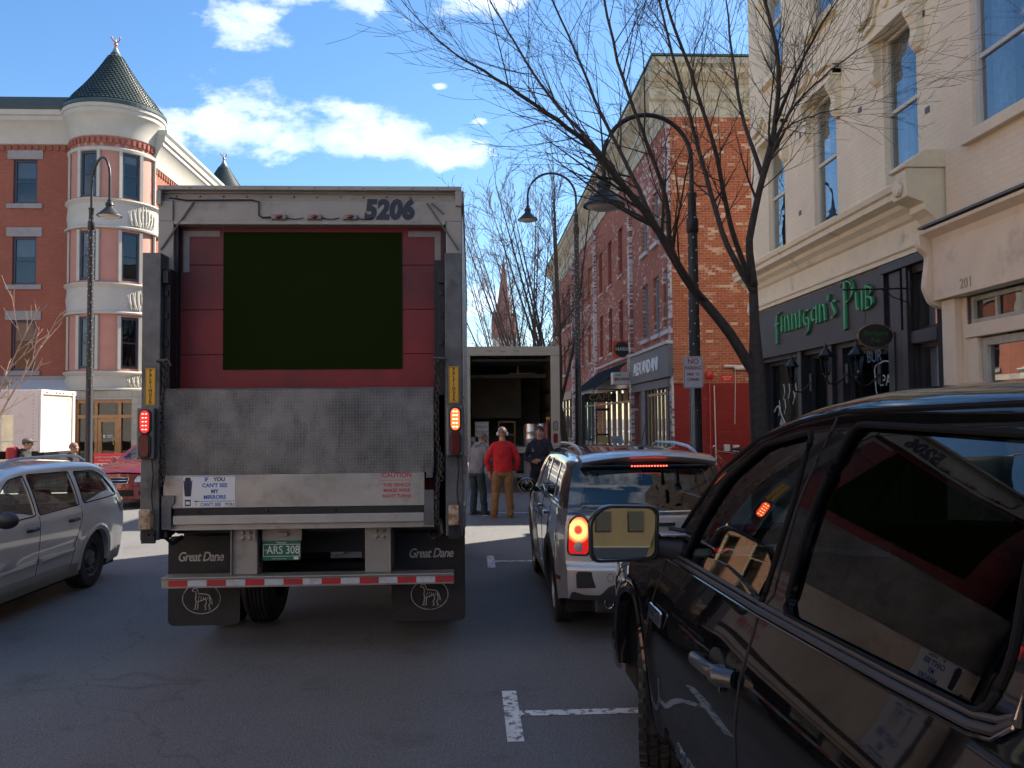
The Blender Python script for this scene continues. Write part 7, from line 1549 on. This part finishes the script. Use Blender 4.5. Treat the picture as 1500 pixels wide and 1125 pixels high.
one('post_sticker', [sw_, mat('grey_sticker', (.2, .25, .24), .5)], bpy.data.objects['street_lamp'], lambda b: [(setattr(b, 'mi', k % 2), b.box(3.08-.05, 3.08+.05, 11.6-.078, 11.6-.074, z, z+h_)) for k, (z, h_) in enumerate(((1.75, .05), (1.45, .09), (1.15, .14)))]).location = -Vector((3.08, 11.6, .14))
# hanging oval sign of the pub
W = Wall((6, 0, 0), (0, -1, 0))
T = thing('hanging_sign', 'black oval hanging sign with green lettering on an iron bracket outside the pub', 'sign', (5.4, 11.2, 3))
oc_ = at(1282, 492, 1, 11.2)
bl_ = mat('oval_sign_black', (.012, .014, .013), .4, var=.3, vs=9); WO = Wall((0, 11.2, 0), (1, 0, 0))
one('board', bl_, T, lambda b: WO.shape(b, ell(oc_.x, oc_.z, .235, .155, 32), -.02, .02), bevel=.004); one('rim', mat('old_gold', (.28, .16, .06), .5, .4), T, lambda b: b.tube([(x, 11.2, z) for x, z in ell(oc_.x, oc_.z, .237, .157, 32)], .014, 6, closed=True), smooth=True)
dg = mat('dark_green_letters', (.015, .10, .035), .5); text('sign_writing', "Finnigan's", .088, frame((oc_.x, 11.177, oc_.z+.035), (1, 0, 0), (0, 0, 1)), dg, T, ext=.002, off=.001); text('sign_writing', 'Pub', .088, frame((oc_.x, 11.177, oc_.z-.06), (1, 0, 0), (0, 0, 1)), dg, T, ext=.002, off=.001)
def iron(b):
    b.tube([(5.93, 11.2, 3.62), (5.0, 11.2, 3.60)], .012, 6); b.tube([(5.93, 11.2, 3.85), (5.93, 11.2, 3.4)], .014, 6); b.tube([(5.12, 11.2, 3.60)]+[(5.06+.07*cos(a), 11.2, 3.67+.07*sin(a)) for a in [R(-60+40*k) for k in range(7)]], .008, 5)
    for x in (oc_.x-.13, oc_.x+.13): b.tube([(x, 11.2, 3.6), (x, 11.2, oc_.z+.12)], .004, 4)
    b.tube([(5.93, 11.2, 3.42), (5.7, 11.2, 3.5), (5.55, 11.2, 3.6)], .008, 5)
one('bracket', lb_, T, iron, smooth=True)
# wall lanterns
lgl = glass('lantern_glass', (.5, .5, .48), 1.5, boost=1.5)
def lantern(label, px, py):
    p = at(px, py, 0, 5.62); T = thing('wall_lantern', label, 'lantern', p, world=False, group='lanterns outside the pub')
    one('cage', lb_, T, lambda b: (b.lathe((0, 0, 0), (0, 0, 1), [(.17, .115), (.19, .125), (.21, .10), (.28, .05), (.30, .03), (.33, .03), (.36, .015), (.40, .003)], 6), b.lathe((0, 0, 0), (0, 0, 1), [(-.20, .012), (-.16, .03), (-.13, .03), (-.11, .06), (-.09, .065)], 6), [b.tube([(.06*cos(a), .06*sin(a), -.1), (.108*cos(a), .108*sin(a), .18)], .007, 4) for a in [pi/3*k for k in range(6)]]))
    one('glass', lgl, T, lambda b: b.lathe((0, 0, 0), (0, 0, 1), [(-.09, .056), (.17, .103)], 6)); one('arm', lb_, T, lambda b: (b.tube([(0, 0, -.18), (.05, 0, -.26), (.15, 0, -.27), (.25, 0, -.2), (.33, 0, -.1)], .014, 6), b.box(.33, .36, -.05, .05, -.25, .05)), smooth=True)
    return T
lantern('black wall lantern on the pub front, leftmost of the three', 1160, 552); lantern('black wall lantern on the pub front, middle of the three, beside the door', 1210, 538); lantern('black wall lantern under the oval hanging sign, nearest of the three', 1255, 538)
# signs along the brick row
T = thing('projecting_sign', 'round black HARK sign on an orange square board', 'sign', (5.67, 32, 4.5)); wh_ = Wall((0, 32, 0), (1, 0, 0)); p0, p1 = at(898, 524, 1, 32), at(924, 499, 1, 32); cx, cz = (p0.x+p1.x)/2, (p0.z+p1.z)/2
one('board', mat('orange_red_board', (.55, .07, .02), .5), T, lambda b: wh_.box(b, p0.x, p1.x, p0.z, p1.z, -.06, 0)); one('disc', mat('sign_black', (.012, .012, .013), .5), T, lambda b: wh_.shape(b, ell(cx, cz, .29, .29, 32), .001, .012)); text('sign_writing', 'HARK', .19, frame((cx, 31.985, cz), (1, 0, 0), (0, 0, 1)), sw_, T, ext=.003, off=.001)
T = thing('projecting_sign', 'white box sign with a row of coloured squares below the HARK sign', 'sign', (5.6, 31.7, 3.4)); wn = Wall((0, 31.7, 0), (1, 0, 0)); p0, p1 = at(898, 563, 1, 31.7), at(925, 545, 1, 31.7)
one('box', mat('lightbox_white', (.50, .50, .46), .5), T, lambda b: (wn.box(b, p0.x, p1.x, p0.z, p1.z, -.5, 0), wn.box(b, p1.x-.1, p1.x+.3, p1.z-.1, p1.z+.7, -.3, -.25)), bevel=.01)
one('colour_row', [mat('q%d' % i, c, .5) for i, c in enumerate(((.35, .08, .07), (.16, .28, .09), (.35, .12, .10), (.30, .16, .10)))], T, lambda b: [(setattr(b, 'mi', k), wn.box(b, p0.x+.05+k*.15, p0.x+.19+k*.15, p0.z+.14, p0.z+.25, .001, .004)) for k in range(4)]); text('sign_writing', 'nido', .12, frame((p0.x+.2, 31.695, p0.z+.35), (1, 0, 0), (0, 0, 1)), seam, T, ext=.002)
T = thing('cafe_sign', 'black CAFE sign board with outlined gold letters over the cafe front', 'sign', (5.3, 35, 2.8)); wn = Wall((0, 35, 0), (1, 0, 0)); p0, p1 = at(856, 589, 1, 35), at(903, 576, 1, 35)
one('board', MATS['sign_black'], T, lambda b: (wn.box(b, p0.x, p1.x, p0.z, p1.z, -.08, 0), b.box(p0.x-.12, p0.x+.02, 34.95, 35.1, .14, p0.z+.3)), bevel=.01); text('sign_writing', 'CAFE', .36, frame(((p0.x+p1.x)/2, 34.995, (p0.z+p1.z)/2), (1, 0, 0), (0, 0, 1)), mat('gold_paint', (.30, .22, .10), .5), T, ext=.003, sx=1.15)
T = thing('awning_frame', 'bare striped awning frame sloping out over the cafe front', 'awning', (5.4, 36, 3.5))
one('frame', blk2, T, lambda b: ([b.tube([(6.0, 32.4+k*.62, 4.05), (4.7, 32.4+k*.62, 3.02)], .022, 5) for k in range(13)], b.tube([(4.7, 32.4, 3.02), (4.7, 39.9, 3.02)], .03, 6), b.tube([(6.0, 32.4, 4.05), (6.0, 39.9, 4.05)], .03, 6), b.tube([(5.98, 32.4, 3.0), (4.7, 32.4, 3.02)], .02, 5))); one('canvas', mat('striped_canvas', (.10, .11, .12), .9, var=.3, vs=2), T, lambda b: b.poly([(5.99, 34, 4.02), (4.72, 34, 3.0), (4.72, 39.9, 3.0), (5.99, 39.9, 4.02)]))
one('wall_bar', whsill, T, lambda b: b.tube([(5.9, 31.9, 4.22), (5.92, 40, 4.22)], .06, 6))
T = thing('fire_bell', 'red round alarm bell on the orange brick end wall', 'bell', (7.1, 24.9, 2.9)); bp2 = at(1040, 549, 1, 24.9)
one('gong', mat('alarm_red', (.5, .03, .03), .4), T, lambda b: b.lathe((bp2.x, 24.98, bp2.z), (0, -1, 0), [(0, .13), (.05, .13), (.09, .1), (.11, .04), (.12, 0)], 20), smooth=True); one('conduit', MATS['alarm_red'], T, lambda b: b.tube([(bp2.x, 24.95, bp2.z-.1), (bp2.x, 24.95, .3)], .02, 6))
# left side: kerb sign seen from behind, parking sandwich board
T = thing('street_sign', 'bare metal back of a tall street sign by the white truck', 'sign', (-9.7, 17.5, .1)); q = at(12, 633, 1, 17.5)
one('post', MATS['galvanised_tube'], T, lambda b: b.tube([(q.x, 17.5, .1), (q.x, 17.5, q.z+.3)], .022, 8)); one('plate', mat('bare_sign_metal', (.34, .36, .34), .3, .8, var=.2, vs=5), T, lambda b: (Wall((0, 17.47, 0), (1, 0, 0)).shape(b, rrect(q.x-.115, q.x+.115, q.z-.18, q.z+.34, .03), -.004, 0), Wall((0, 17.47, 0), (1, 0, 0)).shape(b, rrect(q.x-.115, q.x+.115, q.z-.38, q.z-.20, .03), -.004, 0)))
T = thing('parking_board', 'red white and blue parking sandwich board behind the red saloon', 'sign', (-11, 26.5, .14)); wn = Wall((0, 26.5, 0), (1, 0, 0)); p0, p1 = at(137, 700, 1, 26.5), at(181, 664, 1, 26.5); hz_ = p1.z-p0.z
rb = mat('board_red', (.50, .02, .04), .5); bb_ = mat('board_blue', (.03, .05, .25), .5)
one('board', [rb, sw_, bb_], T, lambda b: [(setattr(b, 'mi', m), wn.box(b, p0.x, p1.x, z0, z1, -.05, .0)) for m, z0, z1 in ((2, .25, p0.z+hz_*.22), (1, p0.z+hz_*.22, p0.z+hz_*.60), (0, p0.z+hz_*.60, p1.z))]); text('board_writing', 'PARKING', .27, frame(((p0.x+p1.x)/2+.03, 26.495, p0.z+hz_*.41), (1, 0, 0), (0, 0, 1)), MATS['sticker_black'], T, ext=.003, off=.004, sx=.85); text('board_writing', 'Locally Owned and Managed', .068, frame(((p0.x+p1.x)/2, 26.495, p0.z+hz_*.86), (1, 0, 0), (0, 0, 1)), sw_, T, ext=.002); text('board_writing', 'Visitor Parking System', .068, frame(((p0.x+p1.x)/2, 26.495, p0.z+hz_*.72), (1, 0, 0), (0, 0, 1)), sw_, T, ext=.002)
# pavement clutter outside the cafe
T = thing('door_board', 'black and yellow menu stand by the cafe door', 'stand', (5.2, 33.5, .14)); p = at(883, 640, 1, 33.5)
one('panel', mat('stand_yellow', (.42, .32, .10), .6), T, lambda b: [b.box(p.x-.22, p.x+.22, 33.5, 33.54, .3+k*.32, .55+k*.32) for k in range(3)]); one('frame', lb_, T, lambda b: (b.box(p.x-.27, p.x-.22, 33.48, 33.56, .14, 2.3), b.box(p.x+.22, p.x+.27, 33.48, 33.56, .14, 2.3), b.box(p.x-.22, p.x+.22, 33.48, 33.56, 2.2, 2.3), b.box(p.x-.22, p.x+.22, 33.48, 33.56, 1.22, 1.3)))
T = thing('easel_sign', 'small white easel sign on the pavement outside the cafe', 'sign', (5, 29.5, .14)); p = at(904, 646, 1, 29.5)
one('panel', mat('easel_blue_white', (.36, .40, .46), .6), T, lambda b: b.box(p.x-.2, p.x+.2, 29.5, 29.52, p.z-.17, p.z+.17)); one('writing_line', mat('grey_sticker', (.2, .25, .24), .5), T, lambda b: [b.box(p.x-.13, p.x+.13, 29.492, 29.499, p.z-.02+k*.07, p.z+.01+k*.07) for k in (0, 1)]); one('leg', lb_, T, lambda b: b.tube([(p.x, 29.53, .14), (p.x, 29.53, p.z)], .015, 5))
T = thing('litter_bin', 'brown litter bin on the kerb behind the open truck', 'bin', (2.9, 27, .14)); p = at(822, 648, 1, 27)
one('body', mat('brown_bin', (.22, .12, .09), .6), T, lambda b: b.lathe((p.x+.1, 27, .14), (0, 0, 1), [(0, .2), (.02, .24), (.85, .26), (.9, .28), (.95, .26), (1.0, .1), (1.0, 0)], 18), smooth=True, sharp=40); one('rim', blk2, T, lambda b: b.tube([(p.x+.1+.27*cos(a), 27+.27*sin(a), 1.05) for a in [2*pi*k/20 for k in range(20)]], .015, 5, closed=True))
def chair(label, px, Y):
    p = at(px, 660, 1, Y); T = thing('cafe_chair', label, 'chair', (p.x, Y, .14), rz=random.uniform(0, 3), world=False, group='black chairs outside the cafe')
    one('seat', lb_, T, lambda b: b.box(-.2, .2, -.2, .2, .43, .46)); one('backrest', lb_, T, lambda b: ([b.tube([(x, .2, .45), (x, .26, .95)], .014, 5) for x in (-.19, 0, .19)], b.tube([(-.19, .26, .95), (0, .29, 1.0), (.19, .26, .95)], .018, 6)))
    for x in (-.18, .18):
        for y in (-.18, .18): one('leg', lb_, T, lambda b: b.tube([(x, y, .43), (x*1.2, y*1.2, 0)], .013, 5))
chair('black metal cafe chair nearest the street lamp', 850, 31.5); chair('black metal cafe chair beside the menu stand', 868, 32.2)
def bike(label, px, Y, rz):
    p = at(px, 650, 1, Y); T = thing('bicycle', label, 'bicycle', (p.x, Y, .14), rz=rz, world=False)
    for y in (-.5, .5):
        o = one('wheel', blk, T, lambda b: b.tube([(0, y+.33*cos(a), .34+.33*sin(a)) for a in [2*pi*k/24 for k in range(24)]], .018, 6, closed=True)); one('spoke', chrome, o, lambda b: [b.tube([(0, y, .34), (0, y+.32*cos(a), .34+.32*sin(a))], .003, 3) for a in [2*pi*k/12 for k in range(12)]])
    one('frame', mat('bike_paint', (.02, .02, .03), .3, coat=1), T, lambda b: [b.tube([u, v], .016, 6) for u, v in (((0, -.5, .34), (0, -.1, .32)), ((0, -.1, .32), (0, -.22, .85)), ((0, -.5, .34), (0, -.2, .78)), ((0, -.1, .32), (0, .36, .82)), ((0, -.2, .78), (0, .36, .86)), ((0, .36, .9), (0, .5, .34)))]); one('saddle', blk, T, lambda b: b.tube([(0, -.33, .9), (0, -.1, .9)], [.06, .025], 8)); one('handlebar', chrome, T, lambda b: b.tube([(-.28, .34, 1.0), (-.1, .4, .98), (.1, .4, .98), (.28, .34, 1.0)], .013, 6)); return T
bike('black bicycle leaning near the brown litter bin by the open truck', 829, 26, R(70)); bike('bicycle in front of the orange brick end wall', 1066, 22.8, R(80))
p_ = thing('parked_van', 'distant blue and white van parked up the street beyond the open truck', 'van', (4.2, 60, 0), world=False); p_.location = at(826, 660, 2, 0.0)*0+Vector((5.7, 62, 0))
one('body', mat('van_paint', (.25, .34, .5), .4), p_, lambda b: b.box(-1, 1, -2.3, 2.3, .4, 2.1), bevel=.2); one('window', glass('dark_car_glass', (.1, .12, .12), 1.5), p_, lambda b: b.box(-.8, .8, -2.32, -2.31, 1.2, 1.8)); one('wheel', tyre_m, p_, lambda b: [b.lathe((x, y, .34), (1, 0, 0), [(0, .2), (0, .34), (.2, .34), (.2, .2)], 16) for x in (-1.0, .8) for y in (-1.5, 1.5)])
ORG = Vector((0, 0, 0))
# ================================================================ separate far-apart pieces of a part into parts of their own
import numpy as np
KEEP = ('x_x', 'rivet', 'dentil', 'diode', 'fairy', 'tread', 'limb', 'road', 'sidewalk', 'kerb', 'side_post', 'marking', 'writing', 'lettering', 'display', 'stop_lamp', 'chain', 'emblem', 'number', 'facial', 'name', 'letter')
def islands(me):
    nv, ne = len(me.vertices), len(me.edges); co = np.empty(nv*3); me.vertices.foreach_get('co', co); co = co.reshape(-1, 3)
    ed = np.empty(ne*2, dtype=np.int64); me.edges.foreach_get('vertices', ed); ed = ed.reshape(-1, 2); lab = np.arange(nv)
    while True:
        a, b = lab[ed[:, 0]], lab[ed[:, 1]]; lo = np.minimum(a, b); nl = lab.copy(); np.minimum.at(nl, ed[:, 0], lo); np.minimum.at(nl, ed[:, 1], lo); np.minimum.at(nl, a, lo); np.minimum.at(nl, b, lo); nl = nl[nl]
        if (nl == lab).all(): break
        lab = nl
    _, isl = np.unique(lab, return_inverse=True); return co, isl, int(isl.max())+1
def pieces(me):
    if not len(me.vertices) or len(me.vertices) > 60000: return None
    co, isl, k = islands(me)
    if k < 2 or k > 1200: return None
    lo = np.full((k, 3), np.inf); hi = -lo; np.minimum.at(lo, isl, co); np.maximum.at(hi, isl, co); size = (hi-lo).max(axis=1)
    gap = np.maximum(0, np.maximum(lo[:, None]-hi[None], lo[None]-hi[:, None])); near = np.sqrt((gap**2).sum(axis=2)) <= np.maximum(.02, .5*np.maximum(size[:, None], size[None]))
    lab = np.arange(k)
    while True:
        nl = np.array([lab[near[i]].min() for i in range(k)]); nl = np.minimum(nl, lab)
        if (nl == lab).all(): break
        lab = nl
    _, pc = np.unique(lab, return_inverse=True); n = int(pc.max())+1
    return (n, pc[isl], co) if n > 1 else None
def split(o):
    if o.data.users > 1 or any(q in o.name for q in KEEP) or o.name.split('.')[0] in ('rim', 'spoke') or any(m.type == 'REMESH' for m in o.modifiers): return [o]
    me = o.data; r = pieces(me)
    if not r or r[0] > 60: return [o]
    n, pv, co = r; cus = me.has_custom_normals; nm = [tuple(c.vector) for c in me.corner_normals] if cus else None
    polys = [(tuple(p.vertices), p.material_index, p.use_smooth, p.loop_start) for p in me.polygons]; sharp = me.attributes.get('sharp_edge')
    se = {tuple(sorted(e.vertices)) for e in me.edges if e.use_edge_sharp} if sharp else set()
    out = []; base = o.name.split('.')[0]
    for k in range(n):
        ids = np.nonzero(pv == k)[0]; mp = {int(v): i for i, v in enumerate(ids)}; fs = [p for p in polys if p[0][0] in mp]
        m2 = bpy.data.meshes.new(base); m2.from_pydata([tuple(co[i]) for i in ids], [], [[mp[v] for v in p[0]] for p in fs])
        for m in me.materials: m2.materials.append(m)
        m2.polygons.foreach_set('material_index', [p[1] for p in fs]); m2.polygons.foreach_set('use_smooth', [p[2] for p in fs])
        if se:
            for e in m2.edges:
                if tuple(sorted((int(ids[e.vertices[0]]), int(ids[e.vertices[1]])))) in se: e.use_edge_sharp = True
        if cus: m2.normals_split_custom_set([nm[p[3]+j] for p in fs for j in range(len(p[0]))])
        m2.update()
        if k == 0: q = o; q.data = m2
        else:
            q = o.copy(); q.data = m2; C.objects.link(q); q.name = base
        out.append(q)
    cen = [Vector(np.array([v.co[:] for v in q.data.vertices]).mean(axis=0)) for q in out]
    for ch in list(o.children):
        if ch.type != 'MESH' or not len(ch.data.vertices): continue
        for c2 in split(ch):
            cc = Vector(np.array([v.co[:] for v in c2.data.vertices[:400]]).mean(axis=0)); k = min(range(n), key=lambda i: (cen[i]-cc).length); c2.parent = out[k]
    return out
for o in list(bpy.data.objects):
    if o.type == 'MESH' and o.parent is not None and o.parent.type == 'EMPTY': split(o)
for o in list(bpy.data.objects):
    if o.type == 'MESH' and o.parent is not None and o.parent.type == 'MESH': split(o)
